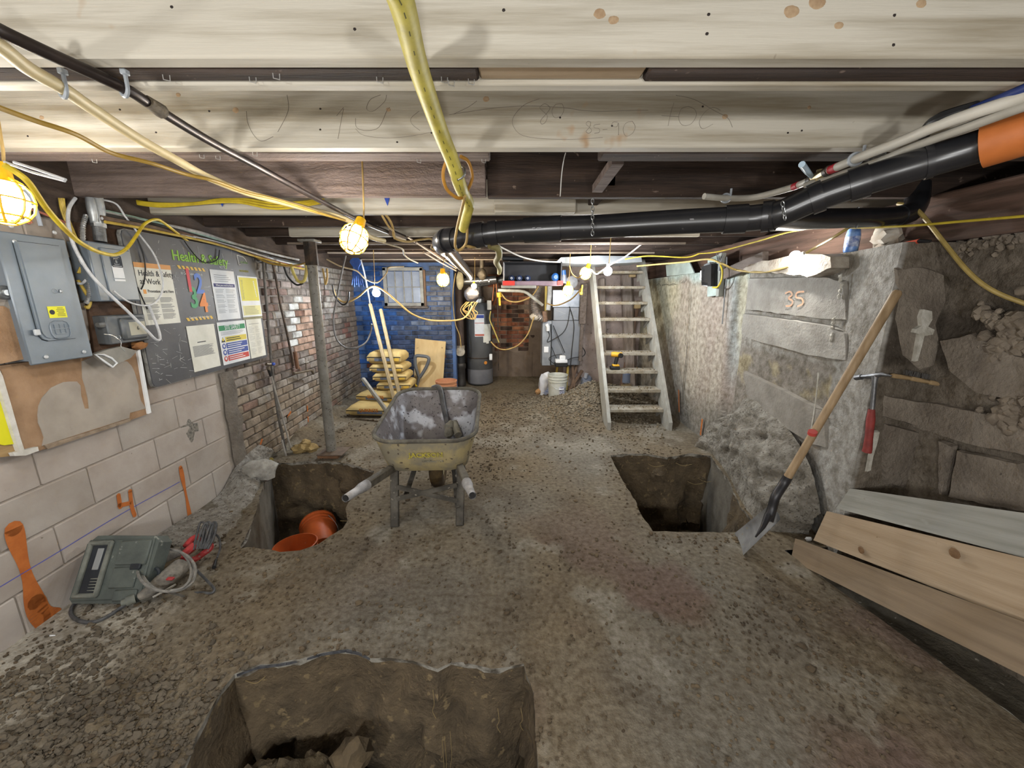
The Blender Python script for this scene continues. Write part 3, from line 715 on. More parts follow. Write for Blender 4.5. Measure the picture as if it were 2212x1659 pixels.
def lift_y(poly, Y, t, m, jag=3, name='concrete_lift'):
    P = []
    for i in range(len(poly)):
        a = V(poly[i]); c = V(poly[(i + 1) % len(poly)]); k = max(1, int((c - a).length / 14))
        for j in range(k): q = a.lerp(c, j / k); P.append((q.x + jag * nz(q.x, q.y, 1, .11), q.y + jag * nz(q.x, q.y, 5, .11)))
    W = [atY(x, y, Y) for x, y in P]; bb = MB(); bb.prism([(w.x, w.z) for w in W], t, Fframe(0, Y + t - .004, 0)); n = len(W); cx = sum(w.x for w in W) / n; cz = sum(w.z for w in W) / n
    for i in range(n, 2 * n): w = bb.v[i]; bb.v[i] = V((w.x + (cx - w.x) * .05, w.y, w.z + (cz - w.z) * .05))
    return part(name, bb, m, wall_right, smooth=0)
lift_y([(1912, 915), (1960, 925), (2036, 950), (2034, 1000), (2026, 1070), (1960, 1058), (1912, 1046), (1908, 980)], 1.962, .03, conc_dk)
lift_y([(1912, 855), (1980, 866), (2038, 878), (2040, 940), (1985, 922), (1910, 900)], 1.964, .02, M_('lift_dark2', '#8c8377', '#6d645a', scale=5, bump=.8, bscale=36, bdist=.02, space='World'))
lift_y([(1935, 580), (1990, 572), (2040, 590), (2042, 650), (2020, 700), (2035, 790), (1990, 800), (1950, 770), (1930, 690), (1940, 640)], 1.975, .012, M_('lift_dark2'))
lift('concrete_lift', [(2040, 950), (2068, 962), (2062, 1000), (2046, 1072), (2040, 1070)], 2.19, .03, conc_dk)
lift('concrete_lift', [(2076, 972), (2140, 984), (2212, 1000), (2240, 1110), (2140, 1092), (2056, 1074)], 2.19, .025, conc_dk)
lift('concrete_lift', [(1912, 850), (2030, 872), (2120, 890), (2240, 915), (2240, 988), (2120, 965), (2080, 955), (1985, 925), (1905, 900)], 2.20, .02, M_('lift_dark2', '#8c8377', '#6d645a', scale=5, bump=.8, bscale=36, bdist=.02, space='World'))
lift('concrete_lift', [(2040, 735), (2110, 720), (2212, 770), (2240, 775), (2240, 880), (2120, 850), (2060, 800)], 2.20, .03, M_('lift_dark2'))
b = MB()
for i in range(70):
    x = R.gauss(2165, 28); y = R.gauss(715, 30); b.lump(atX(x, y, 2.185), R.uniform(.012, .03), i, 6, 4, .5)
for i in range(50):
    x = R.gauss(2185, 25); y = R.gauss(888, 18); b.lump(atX(x, y, 2.18), R.uniform(.012, .03), i + 9, 6, 4, .5)
for i in range(90):
    t = R.random(); x = 2010 + t * 200; y = 545 - t * 48 + R.gauss(12, 9); b.lump(atX(x, y, 2.2), R.uniform(.008, .02), i + 5, 6, 4, .5)
part('exposed_stones', b, M_('stones', '#8a7f70', '#6a6055', scale=9, bump=.6, bscale=60, space='World'), wall_right, smooth=50, kind='stuff')
foam = M_('white_foam', '#cfcdc4', '#aba79c', scale=24, bump=.6, bscale=70, space='World')
def streak(poly, Xf, t, jag=2): lift('foam_streak', poly, Xf, t, foam, jag)
def blobs(name, pts_, Xf, r, m):
    bb = MB()
    for i, (x, y) in enumerate(pts_): bb.lump(atX(x, y, Xf), (r, r * R.uniform(.7, 1.1), r * R.uniform(1, 1.8)), i, 7, 5, .5)
    part(name, bb, m, wall_right, smooth=50)
b = MB()
W = [atY(x, y, 1.968) for x, y in [(1988, 668), (2006, 672), (2007, 690), (1998, 705), (2012, 712), (2008, 722), (1990, 725), (1984, 750), (1976, 778), (1970, 780), (1976, 745), (1980, 722), (1968, 718), (1972, 710), (1984, 703), (1982, 685)]]
b.prism([(w.x, w.z) for w in W], .02, Fframe(0, 1.972, 0)); part('foam_streak', b, foam, wall_right, smooth=0)
lift_y([(1888, 932), (1899, 930), (1893, 960), (1886, 985), (1880, 1018), (1872, 1020), (1878, 985), (1884, 960)], 1.955, .016, foam, 2, 'foam_streak')
blobs('foam_streak', [(1816, 596), (1815, 606), (1818, 616), (1815, 628), (1812, 640)], 1.975, .010, foam); blobs('foam_streak', [(1801, 690), (1800, 698), (1799, 708), (1797, 725), (1796, 732)], 1.972, .011, foam)
b = MB(); b.tube(spl([atX(1768, 805, 1.985), atX(1764, 850, 1.982), atX(1757, 900, 1.982), atX(1751, 935, 1.98)], 5), .004, 5); part('foam_streak', b, foam, wall_right)
# "35" in faded orange spray
sp2 = M_('faded_spray', '#cf9b76', '#b8a08c', scale=40)
def strokes_on(name, strokes, w, m, parent, fn, side):
    bb = MB()
    for st in strokes:
        P = spl([fn(x, y) for x, y in st], 5)
        for i in range(len(P) - 1):
            t = P[i + 1] - P[i]; s = V(side).cross(t).normalized() * w; bb.add([P[i] - s, P[i] + s, P[i + 1] + s, P[i + 1] - s], [(0, 1, 2, 3)])
    return part(name, bb, m, parent, smooth=0)
strokes_on('spray_numeral', [[(1696, 634), (1706, 630), (1711, 637), (1703, 644), (1712, 650), (1708, 660), (1697, 661)], [(1737, 630), (1722, 632), (1720, 642), (1732, 645), (1734, 656), (1722, 662)]], .006, sp2, wall_right, lambda x, y: atX(x, y, 1.982), (-1, 0, 0))
strokes_on('spray_mark', [[(1466, 842), (1467, 890)], [(1517, 905), (1513, 940)], [(1566, 932), (1563, 952)]], .014, spray, wall_right, lambda x, y: atX(x, y, 2.035 if x < 1550 else 1.96), (-1, 0, 0))
strokes_on('wall_crack', [[(1489, 625), (1488, 660), (1483, 720), (1480, 740), (1484, 760), (1476, 830), (1470, 900)], [(1486, 740), (1478, 800), (1474, 850)], [(1446, 690), (1444, 730)]], .004, M_('crack', '#4d453e'), wall_right, lambda x, y: atX(x, y, 2.045), (-1, 0, 0))
strokes_on('wall_scrawl', [[(1418, 617), (1424, 613), (1428, 618)], [(1430, 616), (1440, 614), (1446, 616), (1454, 613), (1460, 615)], [(1470, 612), (1478, 606), (1480, 602)]], .003, M_('marker_ink', '#4a4a44'), wall_right, lambda x, y: atX(x, y, 2.045), (-1, 0, 0))
# timber sill beam on the right wall
oldred = M_('beam_wood', '#6b5347', '#49392f', scale=3, stretch=(8, .6, 8), bump=.5, bscale=20, bstretch=(12, 1, 12), rough=.85, space='World', spots='#8a7364', spot_scale=18, spot_t=.68)
b = MB(); b.box((2.32, 2.1, 1.89), (.32, 8.6, .24), .01); solo('beam_right', b, oldred, 'dark timber sill beam along the top of the right wall', kind='structure')
b = MB(); b.bar(atX(1568, 592, 2.04), atX(1654, 556, 2.04), .10, .05, V((1, 0, 0)), .004); part('block_of_wood', b, M_('grey_wood', '#6d625c', '#51473f', scale=4, stretch=(6, 1, 6), bump=.5, bscale=30), bpy.data.objects['beam_right'])

# ------------------------------------------------------------------ ceiling: boards and joists
old = M_('old_wood', '#4c3d34', '#2f2621', scale=4, stretch=(.5, 9, 9), bump=.7, bscale=14, bstretch=(1, 14, 14), bdist=.012, rough=.9, space='World', spots='#7d6c60', spot_scale=26, spot_t=.69)
old_lt = M_('old_wood_light', '#7f7069', '#5d5049', scale=4, stretch=(.5, 9, 9), bump=.8, bscale=10, bstretch=(4, 10, 10), bdist=.012, rough=.9, space='World')
new = M_('new_wood', '#c3bdaf', '#948a76', scale=1.3, stretch=(.7, 9, 14), detail=6, lo=.42, hi=.66, bump=.15, bscale=20, bstretch=(.6, 14, 14), rough=.7, space='World', spots='#4d3f33', spot_scale=17, spot_t=.765, spots2='#a98c6c', spot2_scale=5.2, spot2_t=.70)
b = MB(); b.box((0, 2.4, 2.3), (5.6, 9.8, .03)); ceiling = solo('ceiling', b, M_('subfloor', '#33291f', '#241c16', scale=3, stretch=(6, 1, 1), space='World'), 'floor boards overhead with old and new joists beneath', kind='structure', smooth=0)
for i in range(24):
    b = MB(); b.box((-2.62 + i * .228, 2.4, 2.275), (.22, 9.6, .022), .003); part('subfloor_board', b, old, ceiling)
def joist(x0, x1, y0, y1, m, z0=2.0, z1=2.262, bev=.005, name='joist'):
    bb = MB(); bb.box(((x0 + x1) / 2, (y0 + y1) / 2, (z0 + z1) / 2), (x1 - x0, y1 - y0, z1 - z0), bev); return part(name, bb, m, ceiling)
XL, XR = -2.75, 2.75
jA = joist(XL, XR, .958, 1.0, new)
joist(XL, atZ(1033, 160, 2.004).x, 1.004, 1.062, old, 2.004); joist(atZ(1034, 160, 2.004).x, atZ(1395, 160, 2.0).x, 1.004, 1.062, M_('new_wood2', '#b39f85', '#a08b70', scale=2, stretch=(.7, 9, 14), space='World', bump=.2, bscale=20), 2.008)
joist(atZ(1400, 160, 2.0).x, XR, 1.004, 1.064, old, 2.004); joist(XL, XR, 1.066, 1.10, new)
jB = joist(XL, XR, 1.466, 1.515, new)
joist(XL, atZ(1058, 340, 2.0).x, 1.52, 1.61, old_lt, 2.0); joist(atZ(1296, 340, 2.0).x, XR, 1.52, 1.61, old, 2.0)
jC = joist(XL, atZ(1050, 423, 2.0).x, 2.115, 2.165, old_lt); joist(atZ(1052, 423, 2.0).x, XR, 2.14, 2.19, old)
joist(-2.35, XR, 2.56, 2.60, new, 2.0, 2.20); joist(XL, XR, 2.61, 2.67, old, 2.01)
joist(atY(1068, 440, 2.52).x, atY(1243, 440, 2.52).x, 2.50, 2.556, new, 2.0, 2.115)
joist(XL, XR, 3.02, 3.07, old, 2.005); joist(-1.9, 1.6, 3.47, 3.51, new, 2.0, 2.11); joist(XL, XR, 3.515, 3.57, old, 2.01)
for k in range(8):
    Yk = 3.98 + k * .42; joist(XL, XR, Yk, Yk + .05, old, 2.0 + .004 * (k % 3)); 
    if k in (0, 2, 4): joist(-2.2, 1.7, Yk - .012, Yk - .002, M_('lath', '#9d8f80', '#7d7063', scale=4, space='World'), 2.0, 2.02, .002, 'lath')
for Yk in (.5, 0, -.5, -1.0, -1.5, -2.0): joist(XL, XR, Yk, Yk + .045, new)
b = MB(); p1 = V((.42, 1.66, 2.02)); b.bar((atY(1335, 345, 1.75)), atY(1290, 408, 2.08), .05, .035, UP); part('brace', b, old_lt, ceiling)
b = MB(); b.box((.5, 2.36, 2.15), (.06, .44, .2), .004); part('joist_blocking', b, old, ceiling)
# pencil figures on the second joist
pencil = M_('pencil', '#7d756b')
PEN = [[(742, 235), (737, 260), (730, 300)], [(727, 250), (742, 232)], [(822, 205), (800, 215), (792, 235), (806, 240), (830, 220), (835, 205)], [(768, 255), (770, 275), (790, 282), (818, 275), (835, 240), (842, 232)], [(768, 278), (785, 292), (830, 298), (880, 295), (935, 285)], [(905, 240), (888, 255), (890, 268), (907, 282)], [(978, 247), (1010, 232), (1030, 218)], [(970, 248), (1020, 240), (1080, 232), (1150, 229), (1220, 233), (1280, 240), (1400, 238)],
       [(1165, 213), (1130, 228), (1108, 255), (1110, 275), (1130, 293), (1180, 300), (1240, 301), (1302, 297)], [(1184, 228), (1176, 224), (1166, 232), (1172, 240), (1182, 250), (1178, 264), (1170, 268), (1168, 260), (1180, 246), (1188, 234), (1184, 228)], [(1214, 224), (1200, 226), (1192, 240), (1198, 254), (1212, 250), (1218, 236), (1214, 224)],
       [(1276, 264), (1270, 262), (1266, 268), (1272, 274), (1278, 282), (1272, 288), (1266, 284), (1274, 274), (1276, 264)], [(1296, 268), (1284, 270), (1284, 276), (1294, 278), (1294, 286), (1284, 288)], [(1302, 280), (1312, 279)], [(1334, 264), (1324, 264), (1322, 272), (1332, 274), (1336, 266), (1336, 292)], [(1366, 262), (1352, 266), (1346, 280), (1352, 294), (1366, 288), (1372, 274), (1366, 262)],
       [(1456, 222), (1450, 240), (1443, 272)], [(1429, 250), (1465, 252)], [(1487, 230), (1472, 235), (1466, 255), (1474, 270), (1492, 268), (1504, 250), (1500, 236), (1487, 230)], [(1556, 238), (1540, 232), (1525, 240), (1512, 258), (1512, 272), (1520, 278), (1540, 268)], [(1460, 206), (1500, 215), (1545, 240), (1572, 255), (1582, 275)], [(532, 240), (535, 265), (548, 292), (565, 305), (590, 295)], [(620, 205), (622, 240), (600, 285)]]
b = MB()
for st in PEN: b.tube(spl([atY(x, y, 1.4655) for x, y in st], 5), .0007, 4)
part('pencil_marks', b, pencil, jB)
# knots on the two bright joists and bent staples
b = MB()
for (x, y, r, Yj) in [(1295, 30, .016, .958), (1325, 43, .014, .958), (1710, 25, .02, .958), (1765, 5, .022, .958), (1990, 8, .014, .958), (1812, 55, .012, .958)]: b.lump(atY(x, y, Yj), (r * .8, .0008, r * .55), int(x), 20, 10, .15)
part('knot', b, M_('knot', '#b39b7c', '#9d8265', scale=60), jA)
b = MB()
for (x, y, r, Yj) in [(1050, 214, .013, 1.466), (839, 237, .010, 1.466), (1566, 252, .012, 1.466), (1748, 232, .008, 1.466), (509, 238, .013, 1.466), (90, 254, .010, 1.466), (385, 205, .010, 1.466)]: b.lump(atY(x, y, Yj), (r * .8, .0008, r * .62), int(x), 20, 10, .15)
part('knot', b, M_('knot'), jB)
b = MB()
for (x, y, Yj) in [(766, 63, .958), (1088, 22, .958), (1527, 73, .958), (1531, 31, .958), (1930, 97, .958), (1932, 33, .958), (371, 15, .958), (692, 235, 1.466), (692, 280, 1.466), (858, 307, 1.466), (932, 287, 1.466), (1210, 254, 1.466), (1322, 272, 1.466), (1518, 230, 1.466), (1732, 282, 1.466), (452, 240, 1.466), (259, 237, 1.466), (337, 286, 1.466), (60, 294, 1.466), (1702, 287, 1.466)]: b.lump(atY(x, y, Yj), (.004, .0015, .003), int(x + y), 7, 4, .3)
part('nail_holes', b, M_('hole', '#2a2320'), ceiling, kind='stuff')
b = MB()
for (x, y, z) in [(358, 163, 2.002), (545, 168, 2.002), (596, 160, 2.002), (960, 168, 2.002), (975, 175, 2.002), (1018, 172, 2.002), (820, 168, 2.002), (435, 335, 1.998), (470, 338, 1.998), (550, 330, 1.998), (905, 345, 1.998), (1045, 345, 1.998), (203, 345, 1.998), (325, 350, 1.998)]:
    p = atZ(x, y, z); b.tube([p + V((-.007, 0, .004)), p + V((-.007, 0, -.008)), p + V((.006, .003, -.010)), p + V((.007, .003, .002))], .0011, 5)
part('staples', b, M_('bright_steel', '#d5d5d2', metal=.6, rough=.35), ceiling, kind='stuff')
b = MB()
for q in ([(830, 428), (842, 426), (837, 445)], [(470, 425), (486, 428), (480, 447)]):
    P = [atY(x, y, 2.545) for x, y in q]; b.add(P + [p + V((0, .002, 0)) for p in P], [(0, 1, 2), (5, 4, 3), (0, 3, 4, 1), (1, 4, 5, 2), (2, 5, 3, 0)])
part('blue_tape', b, M_('blue_tape', '#2a49a8', rough=.6), ceiling, smooth=0)
# ================================================================== things on and before the left wall
def sz(px, py, off=0.0):
    p = atL(px, py, off) - V((L0, 0, 0)); return p.dot(LU), p.z
def srect(q, off):      # four pixel corners on the wall plane (tl, tr, br, bl) -> s0, s1, z0, z1
    a = [sz(x, y, off) for x, y in q]; return (a[0][0] + a[3][0]) / 2, (a[1][0] + a[2][0]) / 2, (a[2][1] + a[3][1]) / 2, (a[0][1] + a[1][1]) / 2
panelgrey = M_('panel_grey', '#76808a', '#6a747e', scale=5, rough=.38, metal=.15, spec=.5, bump=.05, bscale=120)
steel = M_('zinc_steel', '#b6b9ba', '#8d9092', scale=20, metal=.85, rough=.35, bump=.1, bscale=60)
darkst = M_('dark_steel', '#3a3632', '#5a4a3e', scale=18, metal=.5, rough=.55, bump=.2, bscale=60)
black = M_('black_rubber', '#1d1d1e', rough=.6); whitep = M_('white_cable', '#cdcfd2', '#b3b4b6', scale=30, rough=.5)
yellow = M_('yellow_cable', '#e3ca35', '#c4a730', scale=14, rough=.5); dirtyy = M_('dirty_yellow', '#9d8136', '#7c6630', scale=12, rough=.6); cream = M_('cream_pipe', '#c9b88c', '#b3a27a', scale=6, rough=.5)
tan = M_('tan_cord', '#b79a5e', '#9a7f4c', scale=14, rough=.6)
paper = M_('paper', '#e2e2da', '#cfcfc4', scale=6, rough=.85); paper_w = M_('paper_white', '#e8eaec', '#d6d9dc', scale=6, rough=.8); ink = M_('ink', '#6a6c70'); inkd = M_('ink_dark', '#33353a')
def quad_on(mb_, s0, s1, z0, z1, n, t=.0008):
    mb_.box((0, 0, 0), (s1 - s0, z1 - z0, t), 0, None)
    k = len(mb_.v) - 8; Mx = Lframe((s0 + s1) / 2, (z0 + z1) / 2, n)
    for i in range(k, k + 8): mb_.v[i] = Mx @ mb_.v[i]
# breaker panel
s0, s1, z0, z1 = srect([(3, 508), (142, 510), (200, 775), (74, 783)], .10); s0 -= .02
pn = thing('breaker_panel', 'tall blue-grey steel breaker panel with a latched door on the left wall', 'electrical panel', Lframe((s0 + s1) / 2, z0, 0))
b = MB(); b.M = Lframe((s0 + s1) / 2, (z0 + z1) / 2, .045); b.box((0, 0, 0), (s1 - s0 - .03, z1 - z0 - .03, .09), .004); part('tub', b, panelgrey, pn)
b = MB(); b.M = Lframe((s0 + s1) / 2, (z0 + z1) / 2, .096); b.box((0, 0, 0), (s1 - s0, z1 - z0, .012), .005); part('cover', b, panelgrey, pn)
d0, d1, e0, e1 = s0 + .055, s1 - .04, z0 + .10, z1 - .035; w, h = d1 - d0, e1 - e0
b = MB(); b.M = Lframe((d0 + d1) / 2, (e0 + e1) / 2, .103)
P = [(-w / 2, h / 2), (-w / 2, -h / 2 + .03), (-w / 2 + .012, -h / 2 + .008), (-w / 2 + .03, -h / 2), (w / 2 - .03, -h / 2), (w / 2 - .012, -h / 2 + .008), (w / 2, -h / 2 + .03), (w / 2, h / 2)]
b.prism(P, .008); P2 = [(x * .90, y * .955) for x, y in P]; b.prism(P2, .004, back=.008); door = part('door', b, panelgrey, pn, smooth=20)
b = MB(); b.M = Lframe((d0 + d1) / 2, (e0 + e1) / 2, .1025)
for i in range(len(P)): a = P[i]; c = P[(i + 1) % len(P)]; b.bar((a[0] * 1.012, a[1] * 1.006, 0), (c[0] * 1.012, c[1] * 1.006, 0), .003, .003, (0, 0, 1))
part('door_seam', b, M_('seam_dark', '#2d3338'), pn)
def at_s(px, py, n): s_, z_ = sz(px, py, n); return Lp(s_, z_, n)
b = MB(); b.M = frame(at_s(80, 718, .115), LU, UP); b.box((0, 0, 0), (.022, .026, .012), .003); part('handle', b, M_('latch_pale', '#b8bcc0', rough=.4), door)
b = MB(); b.M = frame(at_s(124, 674, .1165), LU, UP); b.box((0, 0, 0), (.075, .052, .0012)); lb = part('label', b, M_('label_yellow', '#d9d62c', rough=.6), door, label='yellow warning sticker')
b = MB(); b.M = frame(at_s(124, 674, .1176), LU, UP)
b.lathe([(.011, 0), (.011, .0006)], 14, Matrix.Translation((-.022, 0, 0)))
for k in range(6): b.box((.015, .018 - k * .007, 0), (.034 if k % 3 else .024, .0022, .0006))
part('print', b, inkd, lb)
b = MB(); b.M = frame(at_s(131, 712, .1165), LU, UP)
def rrect(hw, hh, r): return [(x * (hw - r) + r * cos(a), y * (hh - r) + r * sin(a)) for (x, y, a0) in ((1, 1, 0), (-1, 1, pi / 2), (-1, -1, pi), (1, -1, 1.5 * pi)) for a in (a0, a0 + pi / 4, a0 + pi / 2)]
pp = rrect(.040, .040, .022); b.tube([(x, y, 0) for x, y in pp], .0028, 5, closed=True)
for (a, c) in [((-.022, .026), (-.022, -.018)), ((.022, .026), (.022, -.018)), ((-.040, .004), (.040, .004)), ((-.022, -.018), (.022, -.018)), ((0, .026), (0, -.018))]: b.tube([(a[0], a[1], 0), (c[0], c[1], 0)], .0026, 5)
part('emblem', b, panelgrey, door)
b = MB()
for (px, py) in [(23, 488), (117, 502), (99, 771), (181, 760), (31, 522)]:
    b = MB(); b.M = frame(at_s(px, py, .104), LU, UP); b.lathe([(.009, 0), (.009, .003), (.005, .006), (.0, .006)], 10); part('screw', b, M_('screw_pale', '#c9cdd0', metal=.4, rough=.35), pn)
b = MB(); b.M = frame(at_s(127, 629, .1165), LU, UP); b.tube([(.011 * cos(a * .6) - .016, .011 * sin(a * .6), .001) for a in range(11)], .0008, 4, closed=False); b.lump((.006, 0, .003), (.006, .009, .004), 3, 7, 5, .2); part('seal_tag', b, M_('tag_lead', '#a5a8ab', metal=.5, rough=.4), door)
# service disconnect box
s0, s1, z0, z1 = srect([(196, 520), (283, 534), (303, 653), (206, 648)], .10)
db = thing('disconnect_box', 'square grey switch box with a concentric square emblem between panel and poster board', 'electrical box', Lframe((s0 + s1) / 2, z0, 0))
b = MB(); b.M = Lframe((s0 + s1) / 2, (z0 + z1) / 2, .05); b.box((0, 0, 0), (s1 - s0, z1 - z0, .10), .006); part('body', b, panelgrey, db)
b = MB(); b.M = Lframe((s0 + s1) / 2 + .02, (z0 + z1) / 2 - .01, .103); b.box((0, 0, 0), (s1 - s0 - .07, z1 - z0 - .03, .008), .004); part('door', b, panelgrey, db)
b = MB(); b.M = frame(at_s(252, 565, .109), LU, UP)
for hw in (.028, .019, .010):
    for (a, c) in (((-1, -1), (1, -1)), ((1, -1), (1, 1)), ((1, 1), (-1, 1)), ((-1, 1), (-1, -1))): b.bar((a[0] * hw, a[1] * hw, 0), (c[0] * hw, c[1] * hw, 0), .0045, .0012, (0, 0, 1))
part('square_emblem', b, inkd, db)
b = MB(); b.M = frame(at_s(256, 588, .1085), LU, UP); b.box((0, 0, 0), (.062, .062, .001)); b.box((0, -.042, 0), (.062, .010, .001)); part('label', b, paper_w, db)
# transformer box
s0, s1, z0, z1 = srect([(236, 684), (314, 676), (322, 735), (232, 745)], .08)
tb = thing('transformer_box', 'small dark grey transformer box with a bolted lid below the switch box', 'electrical box', Lframe((s0 + s1) / 2, z0, 0))
tg = M_('transformer_grey', '#666a6d', '#565a5e', scale=9, rough=.5, metal=.2)
b = MB(); b.M = Lframe((s0 + s1) / 2, (z0 + z1) / 2, .04); b.box((0, 0, 0), (s1 - s0, z1 - z0, .08), .006); part('body', b, tg, tb)
b = MB(); b.M = Lframe((s0 + s1) / 2 + .02, (z0 + z1) / 2, .088); b.box((0, 0, 0), ((s1 - s0) * .62, (z1 - z0) * .8, .03), .012); part('lid', b, tg, tb)
b = MB(); Mx = Lframe((s0 + s1) / 2 + .03, (z0 + z1) / 2, .1035); b.M = Mx; b.box((0, 0, 0), ((s1 - s0) * .42, (z1 - z0) * .48, .001)); nl = part('label', b, M_('nameplate', '#aaa796', rough=.6), tb)
text('print', '6', .03, Mx @ Matrix.Translation((0, 0, .0008)), inkd, nl)
b = MB(); b.M = Lframe(s0 - .0, (z0 + z1) / 2 + .03, .06); b.lathe([(.012, -.03), (.016, -.02), (.016, .0), (.010, .002), (.010, .02)], 8, Matrix.Rotation(radians(90), 4, 'Y')); part('cable_nipple', b, steel, tb)
# service fitting and threaded pipe above the switch box
sf = thing('conduit_fitting', 'fat silver conduit elbow running from the joist into the switch box', 'conduit', at_s(212, 515, .06))
b = MB(); b.tube([at_s(203, 424, .06), at_s(207, 450, .06), at_s(212, 484, .06)], [.034, .036, .030], 14); part('elbow_body', b, M_('cast_alloy', '#a9adaf', '#8f9395', scale=12, metal=.5, rough=.42, bump=.15, bscale=50), sf)
b = MB(); b.tube([at_s(195, 428, .09), at_s(200, 455, .095), at_s(204, 478, .09)], [.016, .02, .014], 10); part('cover_plate', b, M_('cast_alloy'), sf)
b = MB(); b.tube([at_s(212, 483, .06), at_s(213, 491, .06)], .031, 6); part('lock_nut', b, steel, sf)
b = MB(); b.tube([at_s(213, 490, .06), at_s(217, 522, .06)], .026, 12); part('threaded_pipe', b, M_('old_zinc', '#77797a', '#5d5f60', scale=30, metal=.6, rough=.5, bump=.4, bscale=90), sf)
# pale corrugated conduit beside the panel
b = MB(); P = spl([at_s(186, 465, .04), at_s(179, 490, .05), at_s(180, 530, .06), at_s(186, 570, .06), at_s(193, 610, .06), at_s(192, 640, .05), at_s(186, 655, .03)], 14)
b.tube(P, [.011 if i % 2 else .0085 for i in range(len(P))], 9); solo('flexible_conduit', b, M_('flex_alloy', '#b9bbbc', '#8d8f90', scale=40, metal=.6, rough=.4), 'ribbed silver flexible conduit hanging between the breaker panel and the switch box', 'conduit')
def cable(name, pts_, r, m, label, cat='cable', k=6, n=7, group=None):
    bb = MB(); bb.tube(spl(pts_, k), r, n); return solo(name, bb, m, label, cat, group)
cable('yellow_extension_cord', [atD(8, 356, .98), atD(35, 372, 1.0), atD(62, 395, 1.02), atD(100, 450, 1.1), atD(140, 495, 1.2), atD(175, 525, 1.35), atD(215, 545, 1.55), atD(250, 550, 1.75), atD(275, 535, 1.9), atD(295, 508, 2.0), atD(312, 484, 2.1), atD(335, 474, 2.2), atD(352, 480, 2.3), atD(385, 505, 2.5), atD(425, 535, 2.8), atD(455, 553, 3.0), atD(478, 563, 3.15), atD(481, 555, 3.2), atD(474, 530, 3.15), atD(471, 518, 3.1)], .0075, yellow, 'thick yellow extension cord swagging past the breaker panel and over the poster board', 'cord')
cable('yellow_extension_cord', [atD(470, 522, 3.1), atD(500, 525, 3.2), atD(535, 545, 3.3), atD(575, 566, 3.4), atD(610, 573, 3.5), atD(640, 573, 3.6), atD(668, 566, 3.7)], .0085, dirtyy, 'dull yellow cord sagging from the poster board corner to the steel post', 'cord')
cable('white_cable', [at_s(163, 428, .05), at_s(150, 448, .06), at_s(147, 475, .07), at_s(153, 510, .09), at_s(164, 540, .11), at_s(190, 585, .13), at_s(225, 625, .13), at_s(275, 672, .13), at_s(315, 712, .13), at_s(336, 733, .12), at_s(345, 732, .11), at_s(343, 715, .10), at_s(330, 680, .08), at_s(322, 662, .06)], .0075, whitep, 'thick white cable looping down across the switch box and transformer')
cable('white_cable', [at_s(212, 430, .06), at_s(250, 440, .07), at_s(272, 470, .08), at_s(298, 503, .08), at_s(330, 545, .08), at_s(345, 580, .08), at_s(352, 612, .08), at_s(347, 638, .08), at_s(332, 655, .09), at_s(312, 660, .1), at_s(285, 655, .12), at_s(262, 642, .12), at_s(245, 628, .12)], .0048, whitep, 'thin white cable making a wide loop in front of the first poster')
cable('white_cable', [at_s(40, 400, .06), at_s(62, 420, .06), at_s(76, 450, .06), at_s(88, 488, .06)], .008, M_('grey_cable', '#aab2bd', '#98a0aa', scale=20, rough=.5), 'pale grey cable dropping into the top of the breaker panel')
cable('white_cable', [at_s(172, 560, .05), at_s(182, 580, .05), at_s(187, 600, .05), at_s(178, 612, .05), at_s(168, 612, .05)], .006, whitep, 'short white cable curling into the side of the breaker panel')
b = MB()
for i in range(4):
    o = i * 3; b.tube(spl([at_s(128 + o, 428, .03 + .008 * i), at_s(133 + o, 455, .035), at_s(150 + o, 500, .04), at_s(170 + o, 545, .04), at_s(175 + o, 570, .04), at_s(168 + o, 590, .035)], 5), .0045, 6)
b.tube(spl([at_s(168, 605, .04), at_s(185, 632, .04), at_s(195, 650, .04), at_s(190, 665, .03), at_s(184, 662, .03)], 5), .007, 6)
solo('yellow_cable_bundle', b, M_('pale_yellow', '#c9ae4e', '#a88f3e', scale=20, rough=.5), 'bunch of thin yellow cables squeezed between the panel and the pipes', 'cable')
b = MB()
for q in ([(40, 430), (60, 448), (90, 460), (115, 470), (140, 480)], [(40, 440), (55, 460), (68, 482)], [(44, 445), (58, 462), (62, 484)]): b.tube(spl([at_s(x, y, .05) for x, y in q], 4), .0055, 6)
solo('red_cables', b, M_('salmon_cable', '#b5715e', '#9c5f50', scale=20, rough=.6), 'faded red cables fanning out above the breaker panel', 'cable')
b = MB()
for q in ([(30, 350), (80, 366), (142, 388)], [(10, 350), (70, 372), (140, 391)]): b.tube([atD(x, y, 1.02) for x, y in q], .0035, 6)
solo('metal_rods', b, M_('bright_rod', '#d3d7dc', metal=.5, rough=.3), 'two short white rods stuck up against the joist over the panel', 'rod')
# a thick run of old cables along the top of the left wall
mats_ = [M_('grey_sheath', '#b3b1ae', '#8f8c88', scale=20, rough=.6), M_('black_sheath', '#3b3835', '#2a2826', scale=20, rough=.6), whitep, M_('pale_yellow'), M_('green_sheath', '#9ab3a6', '#7f968b', scale=20, rough=.6), M_('salmon_cable'), M_('brown_sheath', '#75614f', '#5b4a3d', scale=20)]
names_ = ['dusty grey', 'black', 'white', 'pale yellow', 'pale green', 'faded red', 'brown']
for i in range(7):
    pts_ = []
    for k in range(12):
        s = 2.15 + k * .20; pts_.append(Lp(s, 1.945 - .020 * (i % 4) - .10 * sstep(2.6, 4.3, s) * (.6 + .1 * i) + .012 * nz(s, i, 3, 2.2), (.05 + .02 * (i % 4)) + .012 * nz(s, i, 9, 3)))
    cable('cable_run', pts_, (.011, .010, .008, .008, .009, .007, .013)[i], mats_[i], names_[i] + ' cable in the bunch running along the top of the left wall', 'cable')
